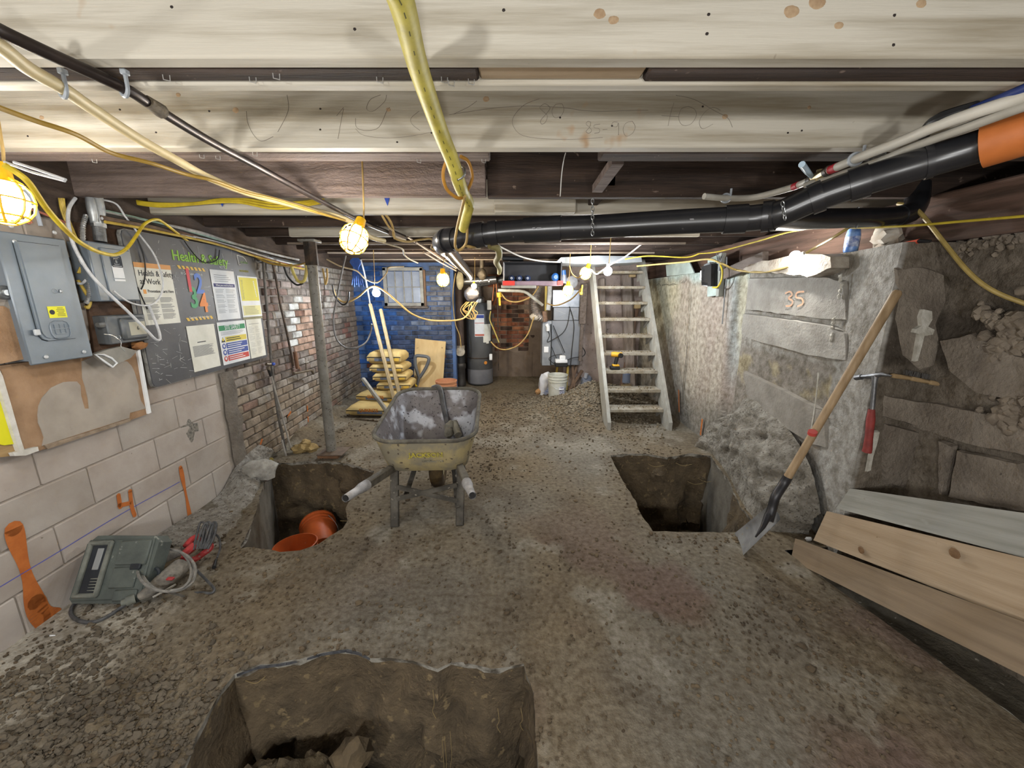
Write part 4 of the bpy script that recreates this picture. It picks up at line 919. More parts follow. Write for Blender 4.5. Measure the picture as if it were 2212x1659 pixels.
b = MB()
for q in ([(398, 520), (412, 540), (432, 562), (450, 568), (470, 560), (474, 540)], [(296, 515), (308, 545), (314, 580), (311, 610), (305, 625)], [(297, 620), (310, 650), (318, 668)]): b.tube(spl([at_s(x, y, .062) for x, y in q], 5), .0035, 6)
solo('black_wire', b, black, 'thin black wires drooping in front of the poster board lettering', 'wire')
# hardboard backing with its torn facing
def Lpoly(pix, off, t, mbx, back=0): P = [sz(x, y, off) for x, y in pix]; mbx.prism([(a, c) for a, c in P], t, frame(V((L0, 0, 0)) + LN * (off - t), LU, UP), back)
hb = thing('backing_board', 'brown hardboard backing sheet with torn grey facing below the breaker panel', 'board', at_s(180, 960, 0))
hard = M_('hardboard', '#a18468', '#8a6d52', scale=9, bump=.35, bscale=70, rough=.85, space='World')
b = MB(); Lpoly([(0, 790), (150, 770), (299, 752), (323, 893), (190, 940), (56, 983), (24, 880)], .03, .016, b); part('sheet', b, hard, hb, smooth=0)
z4 = lambda P: [(x / 4.148, 600 + y / 4.148) for x, y in P]
b = MB(); Lpoly(z4([(395, 1432), (372, 1360), (345, 1300), (340, 1230), (348, 1150), (380, 1072), (420, 1030), (460, 985), (510, 960), (570, 935), (630, 930), (690, 930), (722, 965), (728, 1060), (745, 1120), (760, 1172), (800, 1172), (790, 1080), (760, 960), (740, 900), (735, 750), (860, 690), (1000, 740), (1140, 750), (1180, 790), (1205, 840), (1240, 960), (1245, 1030), (1262, 1100), (1308, 1170), (1240, 1190), (1165, 1210), (1160, 1255), (800, 1370), (380, 1505)]), .0335, .0035, b); part('grey_facing', b, M_('facing_grey', '#a29a90', '#8f877e', scale=5, bump=.12, bscale=80, rough=.8, space='World', spots='#6b645c', spot_scale=30, spot_t=.74), hb, smooth=0)
b = MB(); Lpoly(z4([(398, 1500), (800, 1380), (1165, 1258), (1172, 1285), (830, 1400), (430, 1535)]), .036, .012, b); part('torn_edge', b, M_('torn_edge', '#9c8b78', '#7a6a58', scale=20, bump=.6, bscale=60), hb, smooth=0)
b = MB(); Lpoly([(297, 757), (303, 755), (327, 891), (321, 894)], .042, .022, b); part('edge_trim', b, paper_w, hb, smooth=0)
b = MB(); Lpoly([(0, 800), (6, 812), (26, 880), (44, 945), (54, 975), (44, 978), (30, 940), (12, 880), (0, 840)], .05, .03, b); Lpoly([(28, 978), (82, 965), (84, 974), (56, 984), (32, 985)], .052, .02, b); part('edge_trim', b, M_('white_trim', '#cfcdc8', '#b9b6ae', scale=20, bump=.4, bscale=50), hb, smooth=0)
b = MB(); Lpoly([(-30, 660), (24, 662), (36, 710), (52, 776), (-30, 792)], .06, .03, b); solo('hardboard_offcut', b, hard, 'second brown hardboard sheet at the left of the breaker panel', 'board', smooth=0)
b = MB(); Lpoly([(22, 625), (32, 655), (46, 700), (66, 772), (54, 778), (40, 730), (26, 670), (8, 660)], .064, .03, b); solo('plaster_strip', b, M_('strip_grey', '#a19b93', '#87817a', scale=14, bump=.4, bscale=60), 'narrow pale plaster strip between the breaker panel and a hardboard sheet', 'strip', smooth=0)
b = MB(); b.M = frame(at_s(3, 632, .07), LU, UP); b.lathe([(.030, 0), (.030, .012), (.022, .018), (.012, .014), (.012, .024), (.0, .024)], 14); solo('lock_knob', b, steel, 'round metal lock knob left of the breaker panel', 'knob')
b = MB(); Lpoly([(-40, 800), (0, 832), (18, 880), (40, 958), (10, 962), (-40, 950)], .036, .006, b); solo('yellow_strip', b, M_('yellow_strip', '#d8d41c', rough=.55), 'bright yellow plastic strip fixed to a wooden batten at the lower left', 'strip', smooth=0)
b = MB(); Lpoly([(-40, 940), (10, 962), (42, 960), (52, 982), (-40, 992)], .03, .02, b); solo('wooden_batten', b, M_('batten', '#a98d62', '#8d7148', scale=5, stretch=(1, 1, 8), rough=.7), 'varnished wooden batten below the yellow strip', 'batten', smooth=0)
# pouch hung on a wire under the transformer
pc = thing('plastic_pouch', 'flat grey plastic pouch hanging by a wire under the transformer box', 'pouch', at_s(250, 790, .08))
b = MB(); Lpoly(z4([(848, 684), (960, 645), (1090, 615), (1228, 655), (1170, 720), (1060, 770), (1010, 802), (920, 740)]), .10, .022, b); part('pouch', b, M_('pouch_grey', '#8f8d86', '#77756f', scale=8, rough=.35), pc, smooth=0)
b = MB(); P = [at_s(x, y, .104) for x, y in z4([(850, 686), (930, 690), (1000, 720), (1048, 765), (1010, 800), (930, 745)])]; b.tube(P, .005, 6, closed=True); part('open_rim', b, paper_w, pc)
b = MB(); b.tube(spl([at_s(x, y, .108) for x, y in z4([(930, 505), (1000, 515), (1060, 550), (1085, 580), (1085, 620), (1120, 660)])], 5), .002, 5); b.tube([at_s(1060 / 4.148 + .012 * 0, 600 + 535 / 4.148, .108) + LU * .012 * cos(a) + UP * .012 * sin(a) for a in [k * .63 for k in range(10)]], .002, 5, closed=True); part('wire', b, steel, pc)
b = MB(); b.lump(at_s(300, 746, .05), (.03, .045, .022), 3, 8, 5, .6); solo('cardboard_scrap', b, M_('scrap', '#9a6a3c', '#7a5230', scale=20, bump=.5, bscale=50), 'scrap of torn brown board sticking out under the transformer box', 'scrap')

# ------------------------------------------------------------------ safety notice board
s0, s1, z0, z1 = srect([(265, 497), (553, 546), (573, 773), (328, 838)], .05)
BF = Lframe(0, 0, .052)
sb = thing('safety_board', 'large scratched dark grey safety notice board with green heading and big coloured numerals', 'notice board', Lframe((s0 + s1) / 2, z0, 0))
b = MB(); b.M = Lframe((s0 + s1) / 2, (z0 + z1) / 2, .029); w, h = (s1 - s0) / 2, (z1 - z0) / 2; b.prism(rrect(w, h, .03), .022)
part('panel', b, M_('board_grey', '#55565a', '#47484d', scale=5, rough=.5, spots='#a5a6a8', spot_scale=34, spot_t=.735, bump=.05, bscale=60), sb, smooth=20)
b = MB(); b.M = Lframe((s0 + s1) / 2, (z0 + z1) / 2, .027); b.prism(rrect(w + .004, h + .004, .032), .018); part('edge_band', b, M_('board_edge', '#9a9a96', '#6a6a68', scale=30), sb, smooth=0)
scr = MB()
for i in range(150):
    u, v = R.random(), R.random(); a = R.choice((.1, -.2, -.6, 1.4, 1.5)) + R.gauss(0, .2); L = R.uniform(.008, .06) * (1.6 if i % 11 == 0 else 1); c = V((s0 + .03 + u * (s1 - s0 - .06), z0 + .03 + v * (z1 - z0 - .06), 0))
    if R.random() < .35: c.x = s0 + .02 + R.random() * .3; c.y = z0 + R.random() * .35
    dv = V((cos(a), sin(a), 0)) * L / 2; scr.M = BF; scr.bar(c - dv, c + dv, R.uniform(.0008, .0022), .0006, (0, 0, 1))
part('scratches', scr, M_('scratch', '#b9babd', rough=.7), sb, smooth=0, kind='stuff')
def btext(s, px, py, size, m, **k):
    a, c = sz(px, py, .052); return text('lettering', s, size, Lframe(a, c, .0525), m, sb, **k)
def swid(x0, y0, x1, y1): return sz(x1, y1, .052)[0] - sz(x0, y0, .052)[0]
green = M_('letter_green', '#86b83a', rough=.6); yel = M_('hazard_yellow', '#d9b44a', rough=.6); whi = M_('letter_white', '#c8cacc', rough=.6)
hw = swid(372, 545, 500, 572)
btext('Health & Safety', 437, 560, hw / 6.3, green, bold=.0012, thick=.0012, sx=.95)
for (ch, x, y, c, sc_) in [('1', 408, 608, '#c9484c', .215), ('2', 430, 615, '#5577c6', .19), ('3', 419, 645, '#4c9a68', .20), ('4', 440, 656, '#e0863c', .185)]:
    a, c2 = sz(x, y, .052); dz = {'1': .0009, '2': .0012, '3': .0006, '4': .0016}[ch]
    text('big_numeral', ch, sc_, Lframe(a, c2, .0525 + dz), M_('numeral_' + ch, c, rough=.6), sb, bold=.005, sx=.85)
def hazard(x0, y0, x1, y1, n_, hh):
    a0, c0 = sz(x0, y0, .052); a1, c1 = sz(x1, y1, .052); bb = MB(); bb.M = BF; st = (a1 - a0) / n_
    for i in range(n_): x = a0 + st * i; zc = c0 + (c1 - c0) * i / n_; bb.prism([(x, zc + hh), (x + st * .6, zc + hh), (x + st * .95, zc), (x + st * .35, zc)], .0008)
    part('hazard_stripe', bb, yel, sb, smooth=0)
hazard(383, 580, 444, 587, 7, .022); hazard(403, 694, 461, 688, 7, .022)
btext('10 Check Safety at Work', 414, 592, .024, whi, sx=.8); btext('Questions?  Call the hotline', 431, 685, .024, whi, sx=.7); btext('NOTICE', 482, 578, .03, whi, sx=.8); btext('FOR WORKERS', 527, 586, .022, M_('faint_yellow', '#a8a355'), sx=.8)
b = MB(); P = [(511, 551), (517, 553), (524, 555), (529, 560), (532, 566)]; b.tube([Lp(*sz(x, y, .052), .054) for x, y in P], .003, 5); P = [(511, 551), (513, 560), (516, 573), (519, 570)]; b.tube([Lp(*sz(x, y, .052), .054) for x, y in P], .004, 5); part('shield_logo', b, whi, sb)
btext('SoCoBuild', 527, 567, .030, M_('logo_green', '#7f9b70'), sx=.75)
# papers pinned on the board
def sheet(name, q, label, m, n=.0535):
    a0, a1, c0, c1 = srect(q, .053); t = thing(name, label, 'paper notice', Lframe((a0 + a1) / 2, c0, n), 'notices on the safety board')
    bb = MB(); quad_on(bb, a0, a1, c0, c1, n, .0012); part('sheet', bb, m, t, smooth=0); return t, a0, a1, c0, c1
def lines(t, a0, a1, c0, c1, rows, m=ink, cols=1, hh=.0028, ragged=.3, n=.0546, skip=()):
    bb = MB(); cw = (a1 - a0) / cols
    for c in range(cols):
        for r in range(rows):
            if r in skip: continue
            z = c1 - (r + .5) * (c1 - c0) / rows; x0 = a0 + c * cw + .004; L = (cw - .01) * (1 - ragged * R.random()); quad_on(bb, x0, x0 + L, z - hh / 2, z + hh / 2, n, .0005)
    return part('print', bb, m, t, smooth=0)
def band(t, a0, a1, c0, c1, col, n=.0546, name='band'):
    bb = MB(); quad_on(bb, a0, a1, c0, c1, n, .0008); return part(name, bb, M_('band_' + col, col, rough=.7), t, smooth=0)
t, a0, a1, c0, c1 = sheet('safety_poster', [(285, 566), (369, 573), (388, 697), (316, 703)], 'cream poster with an orange top band reading Health & Safety at Work', paper)
W_, H_ = a1 - a0, c1 - c0; band(t, a0, a1, c1 - .028, c1, '#d9a066')
text('heading', 'Health & Safety\nat Work', .048, Lframe(a0 + .02, c1 - .085, .0548), inkd, t, align='LEFT', sx=.85); text('heading', 'Prevention Starts Here', .026, Lframe(a0 + .06, c1 - .165, .0548), inkd, t, align='LEFT', sx=.8)
band(t, a0 + .03, a0 + .05, c1 - .18, c1 - .155, '#e0a05a'); lines(t, a0 + .02, a1 - .02, c0 + .03, c1 - .20, 30, cols=2, hh=.0022, skip=(7, 8, 15, 21))
t, a0, a1, c0, c1 = sheet('notice_sheet', [(453, 580), (505, 588), (519, 687), (470, 693)], 'white notice with a dark violet title bar right of the numerals', paper_w)
lines(t, a0 + .03, a1 - .03, c1 - .09, c1 - .03, 4, hh=.003); band(t, a0 + .015, a1 - .015, c1 - .125, c1 - .10, '#3d3a6e'); text('heading', 'What you need to know', .02, Lframe((a0 + a1) / 2, c1 - .1125, .0555), paper_w, t); lines(t, a0 + .02, a1 - .02, c0 + .05, c1 - .14, 24, cols=2, hh=.002, skip=(4, 9, 14, 19))
t, a0, a1, c0, c1 = sheet('notice_sheet', [(511, 594), (555, 600), (566, 682), (525, 686)], 'yellow notice with a row of small circles at the right edge of the board', paper_w)
band(t, a0 + .018, a1 - .012, c0 + .135, c1 - .012, '#d4cb52'); band(t, a0 + .018, a1 - .012, c0 + .015, c0 + .095, '#d8d49a'); lines(t, a0 + .03, a1 - .03, c0 + .02, c0 + .09, 6, n=.0552); lines(t, a0 + .03, a0 + .07, c0 + .145, c1 - .03, 14, n=.0552)
b = MB()
for k in range(10): b.M = Lframe(a1 - .065 + .002 * k, c1 - .04 - k * (c1 - c0 - .2) / 10, .0552); b.lathe([(.006, 0), (.006, .0006), (0, .0007)], 10)
part('circle_marks', b, paper_w, t)
bb = MB(); bb.M = Lframe(0, 0, .054)
for k in range(16): x = a0 + k * (a1 - a0) / 16; bb.prism([(x, c0 - .001), (x + .009, c0 - .001), (x + .012, c0 - .02), (x + .003, c0 - .02)], .0006)
part('hazard_stripe', bb, M_('band_pale', '#b9b48c'), t, smooth=0)
t, a0, a1, c0, c1 = sheet('notice_sheet', [(404, 706), (464, 698), (474, 790), (418, 805)], 'off-white typed notice at the lower left of the papers', paper)
lines(t, a0 + .07, a1 - .07, c1 - .125, c1 - .11, 1, m=inkd, hh=.006); lines(t, a0 + .02, a1 - .02, c0 + .10, c1 - .14, 17, hh=.0024)
t, a0, a1, c0, c1 = sheet('site_safety_sign', [(471, 698), (529, 690), (540, 775), (480, 790)], 'SITE SAFETY sign with green, yellow, blue and red bands', paper_w)
Hh = c1 - c0; band(t, a0 + .012, a1 - .012, c1 - .20 * Hh, c1 - .08 * Hh, '#3a8a5c'); text('heading', 'SITE SAFETY', .048, Lframe((a0 + a1) / 2, c1 - .14 * Hh, .0556), paper_w, t, sx=.72); lines(t, a0 + .02, a1 - .02, c1 - .31 * Hh, c1 - .22 * Hh, 4, hh=.002)
for k, col in enumerate(('#d8c65a', '#4a5aa0', '#4a5aa0', '#c45048')):
    za = c1 - (.35 + k * .15) * Hh; band(t, a0 + .065, a1 - .012, za - .125 * Hh, za, col)
    lines(t, a0 + .075, a1 - .05, za - .11 * Hh, za - .015 * Hh, 2, m=inkd if k == 0 else paper_w, hh=.006, n=.0553); bb = MB(); bb.M = Lframe(a0 + .038, za - .0625 * Hh, .0546)
    if k == 0: bb.prism([(-.022, -.018), (.022, -.018), (0, .022)], .0006)
    else: bb.lathe([(.021, 0), (.021, .0006), (0, .0007)], 16)
    part('symbol', bb, M_('sym_%d' % k, ('#3a3a34', '#4a5aa0', '#4a5aa0', '#c45048')[k]), t, smooth=0); bb = MB(); bb.M = Lframe(a0 + .038, za - .0625 * Hh, .0553); bb.lump((0, .002, 0), (.011, .012, .0006), k, 8, 5, .3); part('pictogram', bb, M_('band_#d8c65a') if k == 0 else paper_w, t)
t, a0, a1, c0, c1 = sheet('notice_sheet', [(533, 691), (566, 687), (572, 768), (540, 775)], 'pale faded notice at the lower right corner of the board', paper)
lines(t, a0 + .03, a1 - .03, c1 - .05, c1 - .03, 1); lines(t, a0 + .02, a1 - .02, c0 + .03, c1 - .06, 26, m=M_('ink_faint', '#a3a4a2'), cols=2, hh=.002, ragged=.6, skip=(6, 13, 19))

# ------------------------------------------------------------------ tool case, rotary hammer and cords on the floor
A = V((-2.18, 1.60, .03)); Bx = atZ(268, 1300, .03); D_ = atL(190, 1166, .03)
CF = frame(A, Bx - A, D_ - A); cw, ch = .345, .30
tc = thing('tool_case', 'open grey-green plastic tool case tray leaning against the block wall', 'tool case', CF)
caseg = M_('case_plastic', '#59605c', '#464c4a', scale=8, rough=.6, spots='#8a8d86', spot_scale=22, spot_t=.66, bump=.2, bscale=60); cased = M_('case_dark', '#2c3238', '#20242a', scale=8, rough=.5); casel = M_('case_worn', '#7d8078', '#5c605b', scale=12, rough=.75, bump=.2, bscale=60)
b = MB(); b.prism([(.0, .02), (.02, .0), (.30, -.01), (cw, .03), (cw + .01, ch - .03), (cw - .02, ch), (.04, ch + .01), (.0, ch - .03)], .085, back=-.085); b.box((cw / 2, ch / 2, .003), (cw - .02, ch - .02, .012), .006); part('shell', b, caseg, tc, smooth=30, local=True)
b = MB(); b.box((.085, .155, .012), (.075, .235, .012), .005); part('deep_bay', b, cased, tc, local=True)
b = MB()
for y in (.035, .275): b.box((.085, y, .018), (.11, .022, .022), .007)
for x in (.036, .134): b.box((x, .155, .018), (.022, .26, .022), .007)
part('bay_rim', b, casel, tc, local=True)
for k in range(5):
    b = MB(); b.box((.108, .058 + k * .013, .022), (.036, .005, .006), .002); part('rib', b, casel, tc, local=True)
b = MB(); b.box((.095, .20, .02), (.03, .10, .006), .002); part('bay_insert', b, M_('insert_grey', '#8b8f90', rough=.5), tc, local=True)
b = MB(); b.box((.255, .225, .014), (.15, .115, .014), .005); b.box((.24, .11, .014), (.12, .095, .010), .005); b.box((.27, .03, .014), (.11, .05, .014), .005); part('lid_panel', b, caseg, tc, local=True)
b = MB(); b.box((.285, .16, .016), (.05, .03, .014), .004); part('clasp', b, cased, tc, local=True)
def fz(x, y, z): return atZ(x, y, z)
rh = thing('rotary_hammer', 'dusty grey and red rotary hammer drill lying beside the tool case', 'power tool', fz(350, 1280, .01))
dust = M_('dusty_grey', '#8b867d', '#5f5c57', scale=22, rough=.8, bump=.3, bscale=70); redp = M_('tool_red', '#b03a3c', '#8f3030', scale=16, rough=.55, spots='#8a7d76', spot_scale=50, spot_t=.62)
b = MB(); b.tube([fz(300, 1290, .05), fz(322, 1278, .06), fz(345, 1262, .07), fz(368, 1245, .075), fz(392, 1222, .08)], [.018, .030, .042, .048, .044], 12); part('motor_housing', b, dust, rh)
b = MB(); b.tube([fz(335, 1215, .10), fz(352, 1205, .11), fz(372, 1196, .11), fz(392, 1190, .11)], [.022, .032, .032, .024], 12); part('gear_case', b, dust, rh)
b = MB(); b.tube([fz(272, 1300, .05), fz(292, 1292, .05)], [.022, .024], 10); b.tube([fz(262, 1303, .05), fz(274, 1299, .05)], [.014, .017], 10); part('chuck', b, casel, rh)
b = MB(); b.tube(spl([fz(390, 1205, .09), fz(415, 1210, .06), fz(440, 1195, .06), fz(455, 1182, .08), fz(446, 1170, .11), fz(430, 1160, .13), fz(415, 1165, .13), fz(402, 1180, .12)], 4), .017, 8); part('handle', b, redp, rh, label='red loop handle')
b = MB(); b.box(fz(368, 1250, .115), (.035, .02, .012), .004); part('red_badge', b, redp, rh); b = MB(); b.tube([fz(395, 1200, .11), fz(420, 1178, .13)], [.02, .024], 8); part('trigger_block', b, redp, rh)
b = MB(); b.tube([fz(332, 1240, .11) + V((.028 * cos(a), .01 * sin(a), .028 * sin(a))) for a in [k * .52 for k in range(12)]], .008, 6, closed=True); part('selector_ring', b, cased, rh)
b = MB()
for k in range(3): b.tube([fz(330 + k * 4, 1290 - 2 * k, .055 + .012 * k), fz(372 + k * 4, 1268 - 3 * k, .065 + .012 * k)], .005, 6)
part('vent_slats', b, M_('slat_pale', '#9a978f', rough=.7), rh)
cordm = M_('cord_black', '#37383b', '#57585a', scale=30, rough=.6)
P = []
for k in range(34):
    a = k * .62; rx = 62 - k * .25; P.append(fz(362 + rx * cos(a) + 4 * sin(k), 1232 + 46 * sin(a), .125 + .03 * sin(a * .7) ))
P += [fz(400, 1290, .02), fz(362, 1300, .02), fz(372, 1312, .01), fz(358, 1328, .01)]
cable('black_extension_cord', P, .006, M_('cord_dusty_grey', '#6f6e6b', '#8b8984', scale=30, rough=.7), 'dusty black cord coiled over the rotary hammer', 'cord', k=3)
cable('black_extension_cord', [fz(285, 1298, .03), fz(262, 1312, .015), fz(235, 1330, .012), fz(205, 1343, .012), fz(175, 1342, .012), (fz(154, 1328, .012)), fz(158, 1308, .015), fz(176, 1296, .02)], .008, cordm, 'black cord making a loop on the floor under the tool case', 'cord')
cable('black_extension_cord', [fz(352, 1332, .01), fz(365, 1305, .012), fz(395, 1285, .014), fz(430, 1280, .012), fz(455, 1281, .012), fz(463, 1273, .02), fz(448, 1255, .025), fz(425, 1232, .05)], .0065, cordm, 'black cord running out to the right of the rotary hammer', 'cord')
pl = thing('power_plug', 'black plug at the end of the bundled cord beside the pit', 'plug', fz(463, 1225, .01))
b = MB(); b.tube([fz(467, 1208, .02), fz(462, 1226, .015)], [.006, .011], 8); part('plug_body', b, black, pl)
b = MB(); b.tube(spl([fz(430, 1160, .16), fz(450, 1150, .16), fz(470, 1158, .12), fz(476, 1180, .06), fz(469, 1205, .02)], 5), .0055, 7); part('cord', b, cordm, pl)
b = MB()
for k in range(5): o = k * 7; b.tube(spl([fz(418 + o, 1188 - 2 * k, .12), fz(424 + o, 1160, .17), fz(432 + o, 1130 + (k % 2) * 6, .2), fz(442 + o * .9, 1132, .2), fz(440 + o * .8, 1160, .16), fz(432 + o * .6, 1186, .12)], 5), .006, 6)
solo('folded_cord', b, cordm, 'black cord folded into an upright bundle on the red hammer handle', 'cord')
b = MB(); b.lump(fz(112, 1373, .004), (.02, .005, .003), 2, 7, 4, .4); solo('paper_scrap', b, paper_w, 'small white scrap on the concrete ledge by the block wall', 'scrap')

# ------------------------------------------------------------------ pipes, taps and steel post by the brick wall
b = MB(); b.tube(spl([at_s(568, 552, .05), at_s(571, 600, .05), at_s(578, 680, .05), at_s(587, 790, .05), at_s(600, 890, .05), at_s(612, 950, .05), at_s(620, 990, .05)], 4), .012, 8); wp = solo('water_pipe', b, M_('grey_pipe', '#6f6c69', '#524e4a', scale=14, rough=.6, metal=.3), 'thin grey water pipe dropping down the brick wall right of the board', 'pipe')
b = MB(); b.tube([at_s(588, 566, .05), at_s(596, 600, .05), at_s(606, 660, .05), at_s(620, 720, .05), at_s(634, 790, .05)], .011, 8); solo('water_pipe', b, darkst, 'dark steel pipe slanting down the brick wall to the garden tap', 'pipe')
b = MB(); b.tube([at_s(637, 760, .045), at_s(643, 796, .045)], .02, 8); solo('wooden_peg', b, M_('peg', '#7c5a44', '#5f4434', scale=12), 'reddish wooden peg behind the garden tap', 'peg')
tp = thing('garden_tap', 'old brass garden tap with a cross handle on the brick wall', 'tap', at_s(655, 805, .04))
brass = M_('old_brass', '#7d7364', '#5c5348', scale=24, metal=.5, rough=.5)
b = MB(); b.tube(spl([at_s(634, 806, .05), at_s(645, 805, .06), at_s(660, 802, .08), at_s(672, 800, .09), at_s(677, 808, .09)], 4), .013, 8); part('spout', b, brass, tp)
b = MB(); b.tube([at_s(662, 802, .08), at_s(661, 785, .08)], .008, 7); part('stem', b, brass, tp)
b = MB(); b.tube([at_s(656, 784, .08), at_s(667, 782, .08)], .006, 6); b.tube([at_s(661, 783, .06), at_s(661, 783, .1)], .006, 6); part('handle', b, M_('tap_pale', '#a5a29b', rough=.5), tp)
vt = thing('stop_valve', 'shut-off valve with a blue handle under the corner of the notice board', 'valve', at_s(580, 790, .04))
b = MB(); b.tube([at_s(575, 787, .05), at_s(590, 787, .06)], .014, 8); b.tube([at_s(579, 792, .055), at_s(581, 799, .055)], .016, 8); part('body', b, brass, vt)
b = MB(); b.lump(at_s(591, 786, .075), (.014, .02, .014), 3, 8, 5, .3); part('handle', b, M_('valve_blue', '#3a55b0', rough=.5), vt)
b = MB(); b.tube([at_s(580, 798, .055), at_s(585, 812, .055)], .012, 8); part('hose_collar', b, black, vt)
cable('pale_hose', [at_s(586, 812, .055), at_s(596, 850, .06), at_s(610, 900, .07), at_s(622, 945, .09), at_s(632, 985, .10), at_s(636, 1012, .12), at_s(633, 1020, .13), at_s(626, 1010, .13), at_s(618, 985, .12), at_s(609, 950, .09)], .008, M_('hose_grey', '#9c9892', '#85817b', scale=14, rough=.55), 'pale grey hose looping down from the stop valve into the left pit', 'hose')
post = thing('steel_post', 'dented grey adjustable steel post standing on a plate by the brick wall', 'post', atZ(716, 975, .05))
postm = M_('post_grey', '#85837d', '#6d6a63', scale=9, rough=.6, bump=.25, bscale=60, spots='#524d47', spot_scale=40, spot_t=.62, space='World', metal=.2)
pb = atZ(716, 972, .055); pt = V((pb.x + .012, pb.y, 1.965))
b = MB(); b.tube([pb, pb.lerp(pt, .28)], .046, 16); b.tube([pb.lerp(pt, .28), pt], .042, 16); part('tube', b, postm, post)
b = MB(); b.box(pb + V((.03, -.02, -.006)), (.24, .2, .012), .003); part('base_plate', b, M_('plate_rust', '#6d5f53', '#57493f', scale=14, rough=.7), post)
b = MB(); b.box(pt + V((0, 0, .0)), (.14, .14, .02), .003); part('head_plate', b, postm, post); b = MB(); b.tube([pt + V((0, 0, -.20)), pt + V((0, 0, -.01))], .055, 6); part('collar', b, darkst, post)
b = MB(); p = atZ(712, 982, .025); b.box(p, (.20, .09, .05), .005); solo('loose_brick', b, M_('loose_brick', '#8f6b4e', '#755640', scale=14, bump=.4, bscale=60), 'single brown brick propping the base plate of the steel post', 'brick')
for i, (x, y, r) in enumerate([(645, 970, .055), (672, 968, .05), (660, 958, .045)]):
    b = MB(); b.lump(atZ(x, y, r * .6), (r * 1.25, r, r * .9), i + 3, 8, 6, .6); solo('broken_brick', b, M_('yellow_brick', '#a08a5c', '#7a6844', scale=14, bump=.6, bscale=50, space='World'), ('chunk of yellowish brick on the pit edge nearest the pale hose', 'angular yellowish brick chunk next to the steel post', 'small brick chunk lying behind two yellowish ones')[i], 'rubble', smooth=25)
# ================================================================== wheelbarrow
WB = Matrix.Translation((-.58, 2.6, 0)) @ Matrix.Rotation(.045, 4, 'Z')     # local +Y points to the wheel
wb = thing('wheelbarrow', 'mud-caked yellow wheelbarrow with its handles towards the left pit', 'wheelbarrow', WB)
mudy = M_('mud_steel', '#3f3c37', '#66625a', scale=7, lo=.45, hi=.75, rough=.75, bump=.35, bscale=60, spots='#8a8478', spot_scale=30, spot_t=.66)
yelp = M_('barrow_yellow', '#a89a72', '#87816f', scale=7, lo=.42, hi=.6, rough=.7, bump=.3, bscale=60, spots='#5b5145', spot_scale=24, spot_t=.64, spots2='#c9a43c', spot2_scale=11, spot2_t=.68)
trayin = M_('tray_inside', '#5b5557', '#8a8788', scale=4, lo=.35, hi=.75, rough=.5, metal=.2, bump=.3, bscale=70, spots='#2f2c2d', spot_scale=52, spot_t=.63, spots2='#b3b6be', spot2_scale=3.4, spot2_t=.50)
def rr(cx, cy, hx, hy, r, z0, z1, n=6):       # rounded rectangle ring, z varies along y
    out = []
    for (sx, sy, a0) in ((1, 1, 0), (-1, 1, pi / 2), (-1, -1, pi), (1, -1, 1.5 * pi)):
        for k in range(n + 1):
            a = a0 + pi / 2 * k / n; x = sx * (hx - r) + r * cos(a); y = sy * (hy - r) + r * sin(a); out.append(V((cx + x, cy + y, z0 + (z1 - z0) * (y + hy) / (2 * hy))))
    return out
rings = [rr(0, .12, .335, .45, .15, .615, .74), rr(0, .10, .315, .42, .15, .56, .66), rr(0, .06, .29, .36, .14, .47, .52), rr(0, .03, .265, .29, .12, .39, .40), rr(0, .03, .24, .26, .10, .375, .375)]
def loft(rs, cap, flip=False):
    bb = MB(); n = len(rs[0])
    for r in rs: bb.v += r
    for i in range(len(rs) - 1):
        for k in range(n):
            q = (i * n + k, i * n + (k + 1) % n, (i + 1) * n + (k + 1) % n, (i + 1) * n + k); bb.f.append(tuple(reversed(q)) if flip else q)
    if cap: q = tuple(range((len(rs) - 1) * n, len(rs) * n)); bb.f.append(tuple(reversed(q)) if flip else q)
    bb.mi = [0] * len(bb.f); return bb
part('tray', loft([[p + V((0, 0, -.004)) for p in r] for r in [[V((p.x * 1.01, (p.y - .05) * 1.01 + .05, p.z)) for p in r] for r in rings]], True, True), yelp, wb, smooth=50, local=True)
part('tray_inside', loft(rings, True), trayin, wb, smooth=50, local=True)
b = MB(); b.tube(rings[0], .014, 8, closed=True); part('rim', b, M_('rim_mud', '#6d6a60', '#4f4b44', scale=16, bump=.8, bscale=50, rough=.9), wb, local=True)
for s in (-1, 1):
    hd = MB(); a = V((s * .335, -.74, .46)); c = V((s * .20, -.15, .385)); e = V((s * .085, .30, .24)); hd.bar(a.lerp(c, .28), c, .045, .05, UP, .006); hd.bar(c, e, .045, .05, UP, .006)
    h = part('handle_bar', hd, M_('mud_wood', '#6f6a60', '#504b43', scale=12, bump=.4, bscale=50), wb, local=True)
    g = MB(); d = (c - a).normalized(); g.tube([a, a.lerp(c, .08), a.lerp(c, .18), a.lerp(c, .26), a.lerp(c, .34)], [.021, .022, .023, .031, .031], 12, cap=False); g.tube([a + d * .01, a + d * .012], .018, 12); part('taped_grip', g, M_('grey_tape', '#b0afb1', '#6f6d6a', scale=11, rough=.6, bump=.4, bscale=60), h, local=True, label='grip wrapped in pale tape')
    g = MB(); g.tube([a + d * .001, a + d * .05], .016, 10); part('grip_bore', g, black, h, local=True)
    lg = MB(); f = V((s * .215, -.30, .0)); t = V((s * .225, -.17, .39)); lg.bar(f, t, .055, .03, (0, 1, 0), .006); part('leg', lg, mudy, wb, local=True)
    lg = MB(); lg.bar(V((s * .205, -.28, .12)) if s > 0 else V((-.18, -.1, .12)), V((s * .12, .22, .34)), .035, .02, (0, 1, 0), .004); part('leg_strut', lg, mudy, wb, local=True)
